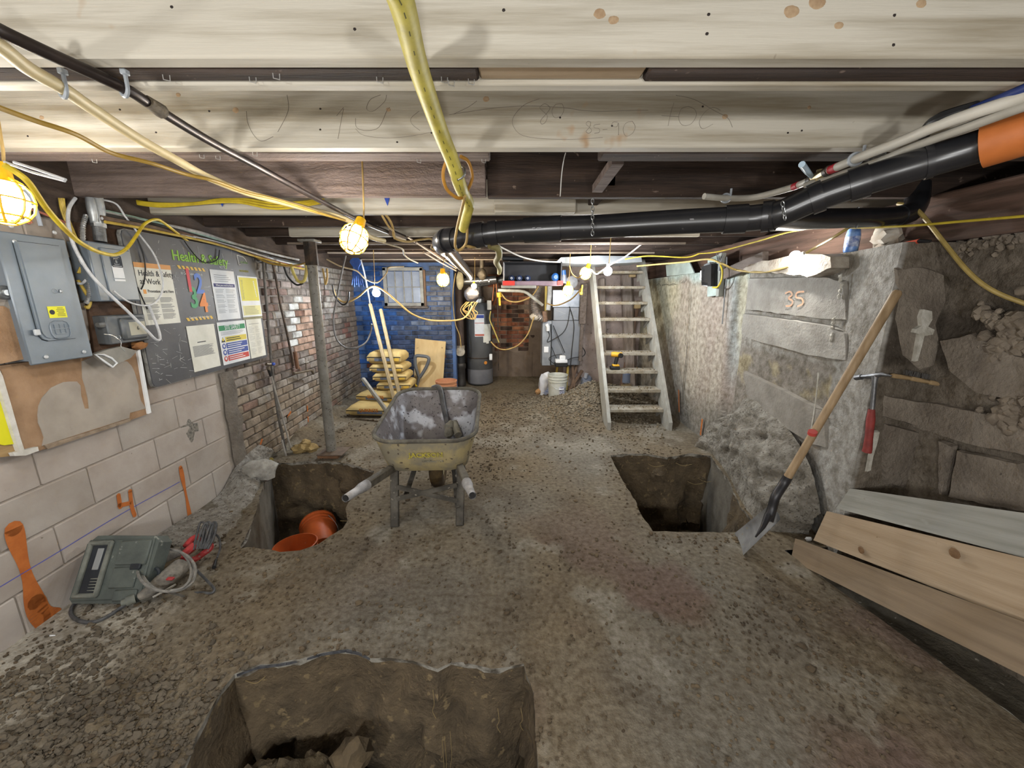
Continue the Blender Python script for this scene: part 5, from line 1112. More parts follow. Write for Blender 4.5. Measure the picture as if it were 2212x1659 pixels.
b = MB(); b.bar((-.20, -.27, .19), (.20, -.25, .27), .012, .03, UP); part('cross_brace', b, mudy, wb, local=True)
b = MB(); b.bar((-.20, -.262, .13), (.20, -.255, .25), .012, .03, UP) if False else b.bar((.20, -.262, .16), (-.20, -.255, .27), .012, .03, UP); part('cross_brace', b, mudy, wb, local=True)
wh = MB(); wh.tube([V((0, .27, .19)) + V((0, cos(a) * .135, sin(a) * .135)) for a in [k * pi / 12 for k in range(24)]], .055, 10, closed=True); tyre = part('tyre', wh, M_('tyre_mud', '#5b4a2c', '#3a3026', scale=9, bump=.7, bscale=50, rough=.85), wb, local=True, label='muddy yellow-brown tyre')
wh = MB(); wh.lathe([(.09, -.04), (.09, .04)], 16, Matrix.Translation((0, .27, .19)) @ Matrix.Rotation(pi / 2, 4, 'Y')); part('wheel_hub', wh, yelp, wb, local=True)
Mt = WB @ frame(V((.02, -.322, .51)), V((1, 0, 0)), V((0, -.35, 1)))
text('lettering', 'JACKSON', .052, Mt @ Matrix.Translation((-.0, .012, .004)), M_('decal_yellow', '#c8bb48', '#8f8656', scale=40, rough=.6), wb, sx=.95, bold=.002, thick=.001)
text('lettering', 'CONTRACTOR', .020, Mt @ Matrix.Translation((.04, -.038, .006)), M_('decal_pale', '#c3c2b4', '#3a3934', scale=50), wb, sx=1, thick=.001)
tl = thing('pick_tool', 'dark curved tool handle with a mud-crusted twin-lobed head lying in the wheelbarrow', 'tool', WB @ Matrix.Translation((.05, .3, .6)))
P = [WB @ V(p) for p in [(-.07, .585, .742), (-.02, .57, .755), (.01, .52, .72), (.04, .43, .61), (.07, .35, .53), (.10, .29, .49)]]
b = MB(); b.tube(spl(P, 5), .021, 9); part('handle', b, M_('dark_grip', '#38373a', '#5a5958', scale=14, rough=.6, bump=.3, bscale=60), tl)
b = MB(); b.lump(WB @ V((.10, .28, .50)), (.04, .055, .045), 4, 10, 7, .35); b.lump(WB @ V((.10, .22, .47)), (.04, .06, .04), 7, 10, 7, .3); part('crusted_head', b, M_('crust', '#8b887c', '#6d695f', scale=18, bump=.8, bscale=50, rough=.95), tl)
b = MB(); b.tube([WB @ V((.135, .32, .52)), WB @ V((.175, .19, .46))], [.026, .03], 10); part('head_lobe', b, M_('crust'), tl)
# ------------------------------------------------------------------ cement bags
bagm = M_('bag_paper', '#c3ab72', '#a8925f', scale=4, rough=.75, bump=.25, bscale=26, rand=1); bagk = M_('bag_black', '#2f2c28', rough=.7); bagb = M_('bag_blue', '#667084', '#59616f', scale=30, rough=.7); bago = M_('bag_orange', '#b8722c', rough=.7)
BAGW, BAGD, BAGH = .62, .38, .125
def bag_mesh(seed):
    m = MB()
    def pt(u, v, top):
        x = (u - .5) * BAGW; y = (v - .5) * BAGD; e = (1 - abs(2 * u - 1) ** 8) * (1 - abs(2 * v - 1) ** 7)
        k = .5 + .5 * e; zz = BAGH * (.62 + .36 * e ** .5 + .06 * nz(u, v, seed, 4) * e) if top else BAGH * (.26 - .26 * e ** .5)
        return V((x * (1 - .03 * (1 - k)), y, zz))
    m.grid(lambda u, v: pt(u, v, 1), 16, 12); n = len(m.v); k0 = len(m.f); m.grid(lambda u, v: pt(u, v, 0), 16, 12)
    for i in range(k0, len(m.f)): m.f[i] = tuple(reversed(m.f[i]))
    def idx(i, j, o): return o + j * 17 + i
    for i in range(16): m.f.append((idx(i, 0, n), idx(i + 1, 0, n), idx(i + 1, 0, 0), idx(i, 0, 0))); m.f.append((idx(i + 1, 12, n), idx(i, 12, n), idx(i, 12, 0), idx(i + 1, 12, 0)))
    for j in range(12): m.f.append((idx(0, j + 1, n), idx(0, j, n), idx(0, j, 0), idx(0, j + 1, 0))); m.f.append((idx(16, j, n), idx(16, j + 1, n), idx(16, j + 1, 0), idx(16, j, 0)))
    m.mi = [0] * len(m.f); return m
def make_bag(M, label, seed, words=True):
    t = thing('cement_bag', label, 'cement bag', M, 'cement bags by the blue wall'); part('sack', bag_mesh(seed), bagm, t, smooth=60, local=True)
    yf = -BAGD / 2 - .004
    q = MB(); q.box((.0, yf + .004, .070), (BAGW * .97, .004, .010), 0); part('black_band', q, bagk, t, local=True)
    q = MB(); q.box((-.02, yf + .002, .047), (.30, .006, .030), .002); part('blue_panel', q, bagb, t, local=True)
    q = MB(); q.box((.22, yf + .002, .047), (.10, .006, .03), .002); part('yellow_panel', q, M_('bag_yellow', '#c9a440', rough=.7), t, local=True)
    if words: text('lettering', 'QUIKRETE', .052, Fframe(-.03, yf - .0035, .076), bago, t, local=True, bold=.0015, sx=.95, thick=.001)
    return t
def bagM(px, py, z, rot, Y=None):
    p = atZ(px, py, z) if Y is None else atY(px, py, Y); return Matrix.Translation((p.x, p.y, z)) @ Matrix.Rotation(rot, 4, 'Z')
make_bag(Matrix.Translation((-1.76, 4.83, .02)) @ Matrix.Rotation(-.06, 4, 'Z') @ Matrix.Diagonal((1.08, 1, 1.1, 1)), 'yellow cement bag lying lowest and nearest, its lettered edge towards the wheelbarrow', 1)
make_bag(Matrix.Translation((-1.72, 5.06, .14)) @ Matrix.Rotation(-.22, 4, 'Z') @ Matrix.Diagonal((1.05, 1, 1, 1)), 'yellow cement bag second from the floor, pushed back on the lowest one', 2)
for k, (x, y, r, lb) in enumerate([(-1.60, 5.22, .05, 'cement bag third from the floor in the pile by the blue wall'), (-1.64, 5.22, .02, 'cement bag fourth from the floor in the pile by the blue wall'), (-1.67, 5.23, -.04, 'cement bag second from the top of the pile by the blue wall'), (-1.70, 5.24, -.02, 'topmost cement bag of the pile, with a pale domed top')]):
    make_bag(Matrix.Translation((x, y, .265 + k * .118)) @ Matrix.Rotation(r, 4, 'Z') @ Matrix.Diagonal((.74, 1, 1 + .35 * (k == 3), 1)), lb, k + 3, False)
# poles, plywood, D-handle shovel
polem = M_('pole_wood', '#a08f6e', '#8a7a5c', scale=5, stretch=(6, 6, 1), rough=.75, bump=.2, bscale=40)
def pole(name, a, c, w, m, label, cat='pole'):
    bb = MB(); bb.bar(a, c, w, w, (0, 1, 0), w * .2); return solo(name, bb, m, label, cat)
a1 = atY(799, 656, 5.15); a2 = atY(822, 668, 5.2)
pole('wooden_pole', V((atY(862, 900, 4.5).x, 4.5, .02)), a1, .042, polem, 'taller square wooden pole leaning over the cement bags', 'pole')
pole('wooden_pole', V((atY(874, 900, 4.55).x, 4.55, .02)), a2, .042, polem, 'shorter of the two wooden poles leaning over the cement bags', 'pole')
pole('metal_bar', V((atY(852, 905, 4.42).x, 4.42, .03)), atY(783, 817, 4.62), .045, M_('bar_grey', '#8f8d86', '#716e67', scale=9, rough=.6, bump=.3, bscale=60), 'short grey square bar slanting up in front of the two lowest cement bags', 'bar')
ply = M_('plywood', '#c7ad7e', '#b69a6a', scale=3, stretch=(3, 3, .6), rough=.7, bump=.1, bscale=40, spots='#6b5a40', spot_scale=12, spot_t=.73)
tlp, trp, brp, blp = atY(897, 731, 6.04), atY(963, 738, 6.04), atY(955, 850, 5.78), atY(893, 850, 5.78)
b = MB(); e = V((0, .016, 0)); b.add([blp, brp, trp, tlp, blp + e, brp + e, trp + e, tlp + e], [(0, 1, 2, 3), (7, 6, 5, 4), (0, 4, 5, 1), (1, 5, 6, 2), (2, 6, 7, 3), (3, 7, 4, 0)])
for i in (0, 1, 4, 5): b.v[i].z = .02
solo('plywood_sheet', b, ply, 'pale plywood sheet leaning on the blue wall behind a D-handled spade', 'plywood', smooth=0)
ds = thing('garden_spade', 'spade with a grey D handle and yellow shaft leaning on the plywood', 'shovel', atY(893, 850, 5.66))
dg = M_('d_grip', '#5d5f62', rough=.55)
b = MB(); b.tube(spl([atY(x, y, 5.76) for x, y in [(905, 815), (900, 800), (897, 785), (898, 770), (911, 769), (926, 773), (923, 788), (915, 803), (907, 815)]], 4), .026, 8); part('d_handle', b, dg, ds)
b = MB(); b.tube([atY(906, 812, 5.76), atY(900, 838, 5.72)], [.022, .019], 9); part('socket', b, dg, ds)
b = MB(); b.tube([atY(900, 834, 5.72), V((atY(886, 880, 5.6).x, 5.6, .25))], .020, 9); part('shaft', b, M_('shaft_yellow', '#c9a92e', rough=.5), ds)
bl = V((atY(884, 885, 5.58).x, 5.58, .02)); b = MB(); b.grid(lambda u, v: bl + V(((u - .5) * .2, .02 * (2 * u - 1) ** 2 + .03 * v, v * .28)), 8, 6); part('blade', b, darkst, ds)
# ------------------------------------------------------------------ buckets
def bucket(name, M, label, m, pm, group=None, print_=None):
    t = thing(name, label, 'bucket', M, group)
    q = MB(); q.lathe([(.128, 0), (.130, .005), (.138, .22), (.141, .265), (.148, .267), (.148, .283), (.142, .285), (.142, .305), (.149, .307), (.149, .322), (.143, .324), (.144, .350), (.151, .352), (.151, .372), (.143, .374), (.139, .30), (.124, .02), (0, .02)], 24, None, False); q.lathe([(.128, 0), (0, 0)], 24, None, False); part('shell', q, m, t, smooth=40, local=True)
    q = MB(); P = [V((.152 * cos(a), .152 * sin(a) * .4 - .10 * sin(a), .30 - .13 * sin(a))) for a in [k * pi / 14 for k in range(15)]]; P = [V((p.x, -abs(.155 * sin(k * pi / 14)), p.z)) for k, p in enumerate(P)]; q.tube(P, .0025, 5); hb_ = part('bail', q, steel, t, local=True)
    q = MB(); q.tube([P[6], P[8]], .010, 8); part('bail_grip', q, pm, hb_, local=True)
    return t
orangem = M_('bucket_orange', '#c9602a', '#b0562a', scale=8, rough=.5, spots='#a59282', spot_scale=26, spot_t=.70); peach = M_('bucket_peach', '#c48a66', '#b07a5a', scale=8, rough=.6, spots='#d2b9a0', spot_scale=20, spot_t=.66); whiteb = M_('bucket_white', '#c9cac2', '#b2b2a6', scale=7, rough=.5, spots='#5e564a', spot_scale=34, spot_t=.70)
p = atZ(982, 850, 0); t = bucket('orange_bucket', Matrix.Translation((p.x, 5.2, .0)), 'dusty orange bucket standing beside the plywood sheet', peach, whiteb)
q = MB()
for k in range(7): q.bar((-.06 + k * .012, -.139, .07 + .02 * (k % 3)), (-.03 + k * .015, -.140, .17), .006, .002, (0, 1, 0))
part('scuffs', q, M_('scuff', '#d9c9b8', rough=.8), t, local=True, kind='stuff')
p = atZ(1206, 866, 0); t = bucket('white_bucket', Matrix.Translation((p.x, 5.62, .0)) @ Matrix.Rotation(.25, 4, 'Z'), 'mud-spattered white bucket with a label standing by the gravel pile', whiteb, paper_w)
q = MB(); q.M = Fframe(.015, -.139, .135); q.box((0, 0, 0), (.075, .15, .002)); lb = part('label', q, M_('label_lilac', '#bfc0d0', rough=.6), t, local=True)
q = MB(); q.M = Fframe(.015, -.1405, .14); q.tube([(.028 * cos(a), .028 * sin(a), 0) for a in [k * .42 for k in range(15)]], .003, 5, closed=True); q.box((0, 0, 0), (.05, .005, .002), 0, Matrix.Rotation(-.8, 3, 'Z')); q.box((0, .055, 0), (.05, .006, .002)); q.box((0, .042, 0), (.04, .006, .002)); q.box((0, -.05, 0), (.05, .005, .002)); q.box((0, -.06, 0), (.04, .004, .002)); part('print', q, M_('label_ink', '#4a4c66'), lb, local=True)
# two orange buckets lying in the left pit
pb_ = atZ(668, 1188, -.36)
def aim(o, d, roll=0):
    z = V(d).normalized(); x = z.cross(UP).normalized(); y = z.cross(x); return Matrix(((x.x, y.x, z.x, o[0]), (x.y, y.y, z.y, o[1]), (x.z, y.z, z.z, o[2]), (0, 0, 0, 1))) @ Matrix.Rotation(roll, 4, 'Z')
p1 = atY(692, 1180, 2.78)
bucket('orange_bucket', aim(V((p1.x, 2.80, -.56)), (-.45, .75, .10), 2.2), 'orange bucket tipped on its side towards the back of the left pit', orangem, whiteb, 'orange buckets in the left pit')
bucket('orange_bucket', aim(V((-1.60, 2.50, -.665)), (-.03, .06, 1), 2.0), 'orange bucket standing nearest the pit rim, only its top showing', orangem, whiteb, 'orange buckets in the left pit')
# ------------------------------------------------------------------ window in the blue wall
wf = M_('window_paint', '#a9a9a4', '#8a8882', scale=9, rough=.7, bump=.3, bscale=50)
b = MB(); xm, zm = (WX0 + WX1) / 2, (WZ0 + WZ1) / 2
for x in (WX0 + .025, WX1 - .025): b.box((x, 6.10, zm), (.05, .07, WZ1 - WZ0), .004)
for z in (WZ0 + .025, WZ1 - .02): b.box((xm, 6.10, z), (WX1 - WX0, .07, .05), .004)
win = solo('window_1', b, wf, 'small old window with dusty panes in the blue wall', kind='structure')
iw = (WX1 - WX0 - .1); ih = WZ1 - WZ0 - .1
for k in (1, 2, 3): b = MB(); b.box((WX0 + .05 + iw * k / 4, 6.095, zm), (.014, .03, ih), .003); part('muntin', b, wf, win)
b = MB(); b.box((xm, 6.095, zm), (iw, .03, .014), .003); part('muntin', b, wf, win)
glass = M_('dusty_glass_sheen', '#8c96a8', '#a9b0bd', scale=6, lo=.3, hi=.8, rough=.16, spec=.7, bump=.05, bscale=30)  # base colour bluer and paler, standing in for the panes' bright reflection
for i in range(4):
    for j in range(2): b = MB(); b.box((WX0 + .05 + iw * (i + .5) / 4, 6.108, WZ0 + .05 + ih * (j + .5) / 2), (iw / 4 - .012, .004, ih / 2 - .012)); part('pane', b, glass, win, smooth=0)
b = MB(); b.box((xm + .02, 6.09, WZ0 - .02), (WX1 - WX0 + .08, .08, .035), .006); part('sill', b, M_('sill_wood', '#4b443f', '#6d6560', scale=14, bump=.4, bscale=40), win)
b = MB(); b.box((WX1 + .02, 6.10, zm - .03), (.03, .05, WZ1 - WZ0), .004); part('broken_casing', b, M_('casing', '#8a6a50', '#6d5a4c', scale=10, bump=.5, bscale=40), win)
# ------------------------------------------------------------------ soil stack and water heater
st = thing('soil_stack', 'dark brown cast iron soil pipe with a cleanout left of the water heater', 'pipe', (-.75, 6.3, 0))
iron = M_('cast_iron', '#55453c', '#3f342e', scale=8, rough=.7, bump=.3, bscale=60); xs = atY(993, 700, 6.3).x
b = MB(); b.tube([(xs, 6.3, .35), (xs, 6.3, 2.0)], .066, 14); part('upper_pipe', b, iron, st)
b = MB(); b.lathe([(.075, .0), (.08, .05), (.07, .07), (.07, .28), (.085, .30), (.085, .36), (.07, .38)], 16, Matrix.Translation((xs, 6.28, .05))); part('hub', b, M_('black_iron', '#242322', '#3a3634', scale=12, rough=.5), st)
b = MB(); b.tube([V((xs + .01, 6.24, .62)), V((xs + .01, 6.20, .63))], .075, 16); part('cleanout_cap', b, M_('cap_pale', '#a79f90', '#7d756a', scale=20, rough=.6), st)
b = MB(); b.tube([V((xs, 6.3, .40)), V((xs, 6.3, .58))], .072, 14); part('rubber_coupling', b, black, st)
b = MB(); b.tube([V((xs, 6.3, .66)), V((xs, 6.3, .72))], .072, 14); part('lead_joint', b, M_('cap_pale'), st)
b = MB(); p = atY(993, 605, 6.1); b.M = Fframe(p.x, 6.12, p.z); b.lump((0, -.01, 0), (.06, .14, .03), 3, 10, 8, .15); solo('plaster_cover', b, M_('cream_plastic', '#b5a986', '#94896a', scale=14, rough=.6), 'cream teardrop shaped cover hung high on the soil stack', 'cover')
xh = atY(1036, 740, 6.55).x
hr = thing('water_heater', 'tall dark grey cylindrical water heater with papers stuck to it', 'water heater', (xh, 6.55, .03))
hm = M_('heater_grey', '#57585a', '#4a4b4d', scale=3, rough=.5, metal=.2, bump=.05, bscale=40)
b = MB(); b.lathe([(.21, .04), (.215, .05), (.215, 1.36), (.20, 1.40), (0, 1.41)], 32, Matrix.Translation((xh, 6.55, 0))); part('tank', b, hm, hr)
b = MB(); b.lathe([(.219, .06), (.219, .30)], 32, Matrix.Translation((xh, 6.55, 0)), False); part('lower_shell', b, M_('heater_pale', '#74757a', '#63646a', scale=3, rough=.5), hr)
b = MB(); b.tube([(xh + .222 * cos(a), 6.55 + .222 * sin(a), .50) for a in [k * 2 * pi / 32 for k in range(32)]], .008, 6, closed=True); part('strap', b, darkst, hr)
for (sx, sy) in ((-.14, -.1), (.14, -.1), (0, .15)): b = MB(); b.tube([(xh + sx, 6.55 + sy, .02), (xh + sx, 6.55 + sy, .06)], .025, 8); part('foot', b, darkst, hr)
b = MB(); b.lathe([(.10, 0), (.10, .06), (.07, .09), (.05, .10)], 18, Matrix.Translation((xh, 6.55, 1.405))); part('draft_hood', b, steel, hr)
b = MB(); b.tube(spl([(xh, 6.55, 1.5), (xh - .0, 6.5, 1.62), (xh - .02, 6.45, 1.72)], 4), .05, 12); b.tube([(xh - .02, 6.45, 1.70), (xh + .55, 6.5, 1.80)], .05, 12); part('flue', b, steel, hr)
def cyl_patch(mb_, cx, cy, r, a0, a1, za, zb): mb_.grid(lambda u, v: V((cx + r * cos(a0 + (a1 - a0) * u), cy + r * sin(a0 + (a1 - a0) * u), za + (zb - za) * v)), 8, 2)
b = MB(); cyl_patch(b, xh, 6.55, .2165, -1.85, -1.1, .86, 1.22); lb = part('label_sheet', b, paper_w, hr)
b = MB(); cyl_patch(b, xh, 6.55, .2172, -1.83, -1.12, 1.16, 1.21); part('label_band', b, M_('label_navy', '#3c4f9a', rough=.7), lb)
b = MB(); cyl_patch(b, xh, 6.55, .2172, -1.83, -1.12, .87, .90); cyl_patch(b, xh, 6.55, .2172, -1.83, -1.12, 1.075, 1.085); part('label_band', b, M_('label_red', '#b5604c', rough=.7), lb)
b = MB()
for (a0, z0_) in ((-1.2, .76), (-.95, .74), (-.72, .78)): cyl_patch(b, xh, 6.55, .2175 + .001 * a0, a0, a0 + .26, z0_, 1.06)
part('paper_strips', b, paper, hr)
b = MB(); b.M = frame(V((xh + .11, 6.55 - .19, .42)), V((.86, .5, 0)), UP); b.lathe([(.028, 0), (.028, .004), (0, .004)], 14); part('round_sticker', b, M_('sticker_orange', '#d08a3a', rough=.6), hr)
b = MB(); b.box((xh + .20, 6.35, .52), (.05, .06, .10), .006); part('control_box', b, paper_w, hr)
b = MB(); p = atY(1057, 659, 6.3); b.box(p, (.07, .05, .15), .006); part('switch_box', b, M_('box_grey', '#b5b3ac', rough=.5), hr)
b = MB(); b.tube(spl([atY(1060, 672, 6.3), atY(1058, 690, 6.3), atY(1066, 710, 6.3), atY(1074, 730, 6.32), atY(1078, 740, 6.32)], 5), .011, 7); part('gas_hose', b, M_('hose_yellow', '#bca75a', rough=.6), hr)
b = MB(); b.tube(spl([atY(1075, 600, 6.4), atY(1075, 640, 6.4), atY(1077, 800, 6.4)], 4), .010, 7); part('drain_pipe', b, darkst, hr)
b = MB(); b.tube(spl([atY(1072, 610, 6.5), atY(1073, 640, 6.5), atY(1066, 660, 6.45)], 4), .012, 7); b.tube([atY(1068, 608, 6.5), atY(1064, 650, 6.5)], .012, 7); part('copper_pipes', b, M_('copper', '#a5683f', metal=.7, rough=.4), hr)
du = thing('vent_duct', 'shiny galvanised round vent duct crossing above the water heater', 'duct', atY(1040, 605, 6.3))
b = MB(); b.tube([atY(1000, 608, 6.3), atY(1030, 607, 6.3), atY(1072, 603, 6.3)], .055, 14); part('pipe', b, M_('bright_duct', '#bfc0c2', '#9d9ea0', scale=14, metal=.85, rough=.3), du)
for x in (1015, 1035, 1055): b = MB(); b.tube([atY(x, 607.5, 6.3), atY(x + 3, 607.3, 6.3)], .060, 14); part('seam_ring', b, steel, du)
b = MB(); b.lump(atY(1019, 636, 5.6), (.11, .10, .10), 2, 12, 9, .15); solo('metal_ball', b, M_('foil', '#c2c0c4', '#a29fa5', scale=12, metal=.8, rough=.25, bump=.3, bscale=20), 'crumpled shiny foil dome hanging above the water heater', 'foil')
b = MB(); b.lump(atY(1041, 592, 6.0), (.07, .07, .09), 5, 10, 7, .2); b.tube([atY(1041, 592, 6.0), V((atY(1041, 592, 6.0).x, 6.0, 2.262))], .03, 10); solo('flue_cap', b, M_('dull_brass', '#8a7d68', '#6d6252', scale=14, metal=.3, rough=.6), 'dull round flue box under the joists over the heater', 'flue')
b = MB()
for k in range(9):
    a = R.uniform(-1, 1); x0 = 1008 + k * 3; b.tube(spl([atY(x0, 652, 5.5), atY(x0 - 8 + 14 * a, 668, 5.5), atY(x0 + 10 * a, 684 - k % 3 * 4, 5.5), atY(1022 + 6 * a, 690, 5.5)], 4), .006, 5)
solo('tan_wire_tangle', b, tan, 'tangle of tan extension cord hanging in front of the water heater', 'cord')
cable('tan_extension_cord', [atY(718, 618, 5.0), atY(728, 643, 4.9), atY(748, 653, 4.8), atY(775, 640, 4.7), atY(795, 623, 4.6), atY(812, 619, 4.6), atY(835, 632, 4.6), atY(862, 655, 4.7), atY(890, 678, 4.8), atY(925, 691, 5.0), atY(965, 693, 5.1), atY(995, 690, 5.3), atY(1010, 680, 5.4), atY(1020, 662, 5.5)], .011, M_('pale_cord', '#c9ad72', '#b0925a', scale=14, rough=.6), 'pale tan cord swagging across the blue wall and window', 'cord')
cable('tan_extension_cord', [atY(984, 590, 6.1), atY(979, 625, 6.1), atY(979, 660, 6.1), atY(984, 700, 6.1), atY(993, 725, 6.1), atY(996, 750, 6.12)], .008, tan, 'thin tan cord hanging down the soil stack to the cleanout', 'cord')
cable('tan_extension_cord', [atY(1060, 738, 5.9), atY(1075, 752, 5.9), atY(1095, 755, 5.9), atY(1120, 745, 5.9), atY(1140, 722, 5.9), atY(1150, 695, 5.9), atY(1154, 684, 5.9)], .010, tan, 'tan cord drooping in an arc before the brown rendered wall', 'cord')
cable('tan_extension_cord', [atY(1080, 630, 5.7), atY(1095, 648, 5.7), atY(1118, 652, 5.7), atY(1145, 642, 5.7), atY(1160, 625, 5.7), atY(1166, 612, 5.7)], .010, tan, 'short tan cord swag under the white drain pipe', 'cord')
b = MB(); b.tube([atY(1078, 632, 5.7), atY(1079, 642, 5.7)], .035, 10); b.tube([atY(1079, 642, 5.7), atY(1080, 660, 5.7)], .016, 8); solo('lamp_socket', b, M_('socket_yellow', '#d9ab2a', rough=.5), 'yellow empty lamp socket hanging in front of the old brick', 'socket')
# ------------------------------------------------------------------ furnace group
fu = thing('furnace', 'grey sheet metal furnace hung above the wood offcuts behind the white bucket', 'furnace', atY(1212, 795, 6.15))
fm = M_('furnace_grey', '#868a90', '#797d84', scale=4, rough=.45, metal=.3, bump=.05, bscale=60); fm2 = M_('furnace_edge', '#9a9ea3', '#83878c', scale=6, rough=.4, metal=.4)
def fbox(x0, y0, x1, y1, Y, dep, m, name, bev=.006): 
    A_ = atY(x0, y0, Y); C_ = atY(x1, y1, Y); bb = MB(); bb.box(((A_.x + C_.x) / 2, Y + dep / 2, (A_.z + C_.z) / 2), (abs(C_.x - A_.x), dep, abs(A_.z - C_.z)), bev); return part(name, bb, m, fu)
fbox(1192, 692, 1252, 789, 6.02, .28, fm, 'cabinet'); fbox(1172, 693, 1190, 790, 5.98, .3, fm2, 'side_cabinet'); fbox(1196, 664, 1250, 692, 6.0, .3, fm, 'plenum'); fbox(1194, 626, 1254, 664, 6.02, .28, M_('duct_foil', '#8d9299', '#7b8087', scale=16, rough=.35, metal=.6, bump=.2, bscale=30), 'upper_duct')
b = MB()
for (a, c) in (((1198, 668), (1248, 690)), ((1248, 668), (1198, 690))): b.tube([atY(a[0], a[1], 5.998), atY(c[0], c[1], 5.998)], .005, 4)
part('cross_break', b, fm2, fu)
b = MB(); b.tube([atY(1181, 700, 5.96), atY(1184, 706, 5.95), atY(1184, 715, 5.95)], .028, 10); part('white_elbow', b, paper_w, fu)
b = MB(); b.box(atY(1180, 755, 5.975), (.07, .012, .09), .002); part('label', b, paper_w, fu)
for (q, r) in ([[(1184, 715), (1187, 725), (1182, 738), (1190, 736), (1215, 720), (1226, 700), (1231, 668)], .006], [[(1190, 700), (1191, 740), (1189, 788)], .007], [[(1195, 703), (1207, 732), (1220, 762)], .006], [[(1230, 662), (1240, 700), (1236, 750), (1232, 795)], .006], [[(1252, 742), (1264, 760), (1258, 770), (1238, 773), (1225, 778)], .007], [[(1190, 745), (1200, 770), (1210, 788), (1196, 785), (1186, 775), (1196, 768), (1215, 765)], .005]):
    b = MB(); b.tube(spl([atY(x, y, 5.96) for x, y in q], 5), r, 6); part('black_cable', b, black, fu)
tr = thing('condensate_pump', 'white condensate pump standing in a black tray on the furnace front', 'pump', atY(1211, 792, 5.9))
b = MB(); p = atY(1212, 787, 5.88); b.box(p, (.19, .14, .06), .008); part('tray', b, black, tr)
b = MB(); b.box(p + V((0, 0, .055)), (.18, .13, .05), .006); b.box(p + V((.02, 0, .105)), (.09, .08, .07), .012); part('pump_body', b, paper_w, tr)
fd = thing('flexible_duct', 'ribbed silver flexible duct hanging in a loop beside the furnace', 'duct', atY(1158, 690, 6.0))
P = spl([atY(1166, 608, 6.0), atY(1160, 630, 6.0), atY(1156, 650, 5.98), atY(1158, 672, 5.96), atY(1168, 686, 5.96), atY(1174, 680, 6.0)], 12)
b = MB(); b.tube(P, [.072 if i % 2 else .060 for i in range(len(P))], 14); part('hose', b, M_('flex_foil', '#b9b4b0', '#958d88', scale=30, metal=.7, rough=.3), fd)
b = MB(); b.lump(atY(1158, 684, 5.96), (.10, .07, .06), 2, 10, 7, .1); part('elbow_boot', b, M_('boot_pale', '#c2b9aa', rough=.6), fd)
b = MB(); b.tube([atY(1180, 615, 6.0), atY(1179, 690, 6.0)], .022, 9); solo('gas_pipe', b, M_('hose_yellow'), 'yellow gas pipe dropping into the top of the furnace', 'pipe')
b = MB(); b.tube([V((atY(1100, 627, 5.6).x, 5.6, atY(1100, 627, 5.6).z)), V((atY(1100, 627, 5.6).x, 5.6, 2.01))], .004, 5); b.tube(spl([atY(1076, 627, 5.6), atY(1100, 628, 5.6), atY(1132, 630, 5.65), atY(1150, 642, 5.7), atY(1172, 659, 5.8)], 3), .022, 10); solo('white_drain_pipe', b, M_('pvc_white', '#c5c4bb', '#aaa99f', scale=14, rough=.5), 'white plastic drain pipe running from the shelf down to the furnace', 'pipe')
b = MB(); b.tube([atY(1188, 612, 5.95), atY(1187, 640, 5.95), atY(1184, 670, 5.95)], .035, 9); solo('insulated_pipe', b, M_('wrap_white', '#c9cbcc', '#a5a7a8', scale=20, bump=.6, bscale=30, rough=.7), 'white wrapped pipe between the gas pipe and the upper furnace duct', 'pipe')
b = MB(); b.tube([atY(1176, 672, 5.92), atY(1178, 695, 5.92)], .04, 9); solo('copper_manifold', b, M_('copper_dull', '#8a6f5c', '#6d5648', scale=30, metal=.4, rough=.5), 'dull copper fitting at the left top corner of the furnace', 'fitting')
# hanging shelf box with bottles
sh = thing('hanging_shelf', 'black shelf box with a red and pink taped edge hung under the joists', 'shelf', atY(1150, 615, 4.75))
blk = M_('shelf_black', '#17161a', '#232227', scale=5, rough=.35)
A_, C_ = atY(1088, 566, 4.75), atY(1212, 608, 4.75); x0, x1, zt, zb = A_.x, C_.x, A_.z, C_.z
b = MB(); b.box(((x0 + x1) / 2, 5.12, (zt + zb) / 2), (x1 - x0, .02, zt - zb)); b.box(((x0 + x1) / 2, 4.94, zt), (x1 - x0, .38, .012)); part('back', b, blk, sh)
for x in (x0, x1): b = MB(); b.box((x, 4.94, (zt + zb) / 2), (.012, .38, zt - zb)); part('side_panel', b, M_('shelf_side', '#a5a3a4', rough=.4) if x == x0 else blk, sh)
b = MB(); b.box(((x0 + x1) / 2, 4.94, zb - .02), (x1 - x0 + .04, .40, .05), .004); part('shelf_board', b, M_('lilac_board', '#7d6a74', '#6d5c66', scale=9, rough=.6), sh)
for xa, xb in ((1086, 1112), (1204, 1216)): b = MB(); b.box(((atY(xa, 610, 4.74).x + atY(xb, 610, 4.74).x) / 2, 4.735, zb - .02), (atY(xb, 610, 4.74).x - atY(xa, 610, 4.74).x, .012, .054)); part('red_tape', b, M_('tape_red', '#b8322a', rough=.5), sh)
b = MB(); b.box((atY(1120, 620, 4.8).x, 4.9, zb - .06), (.42, .3, .035), .004); part('under_rail', b, M_('rail_grey', '#8f8d86', '#7a7871', scale=9), sh)
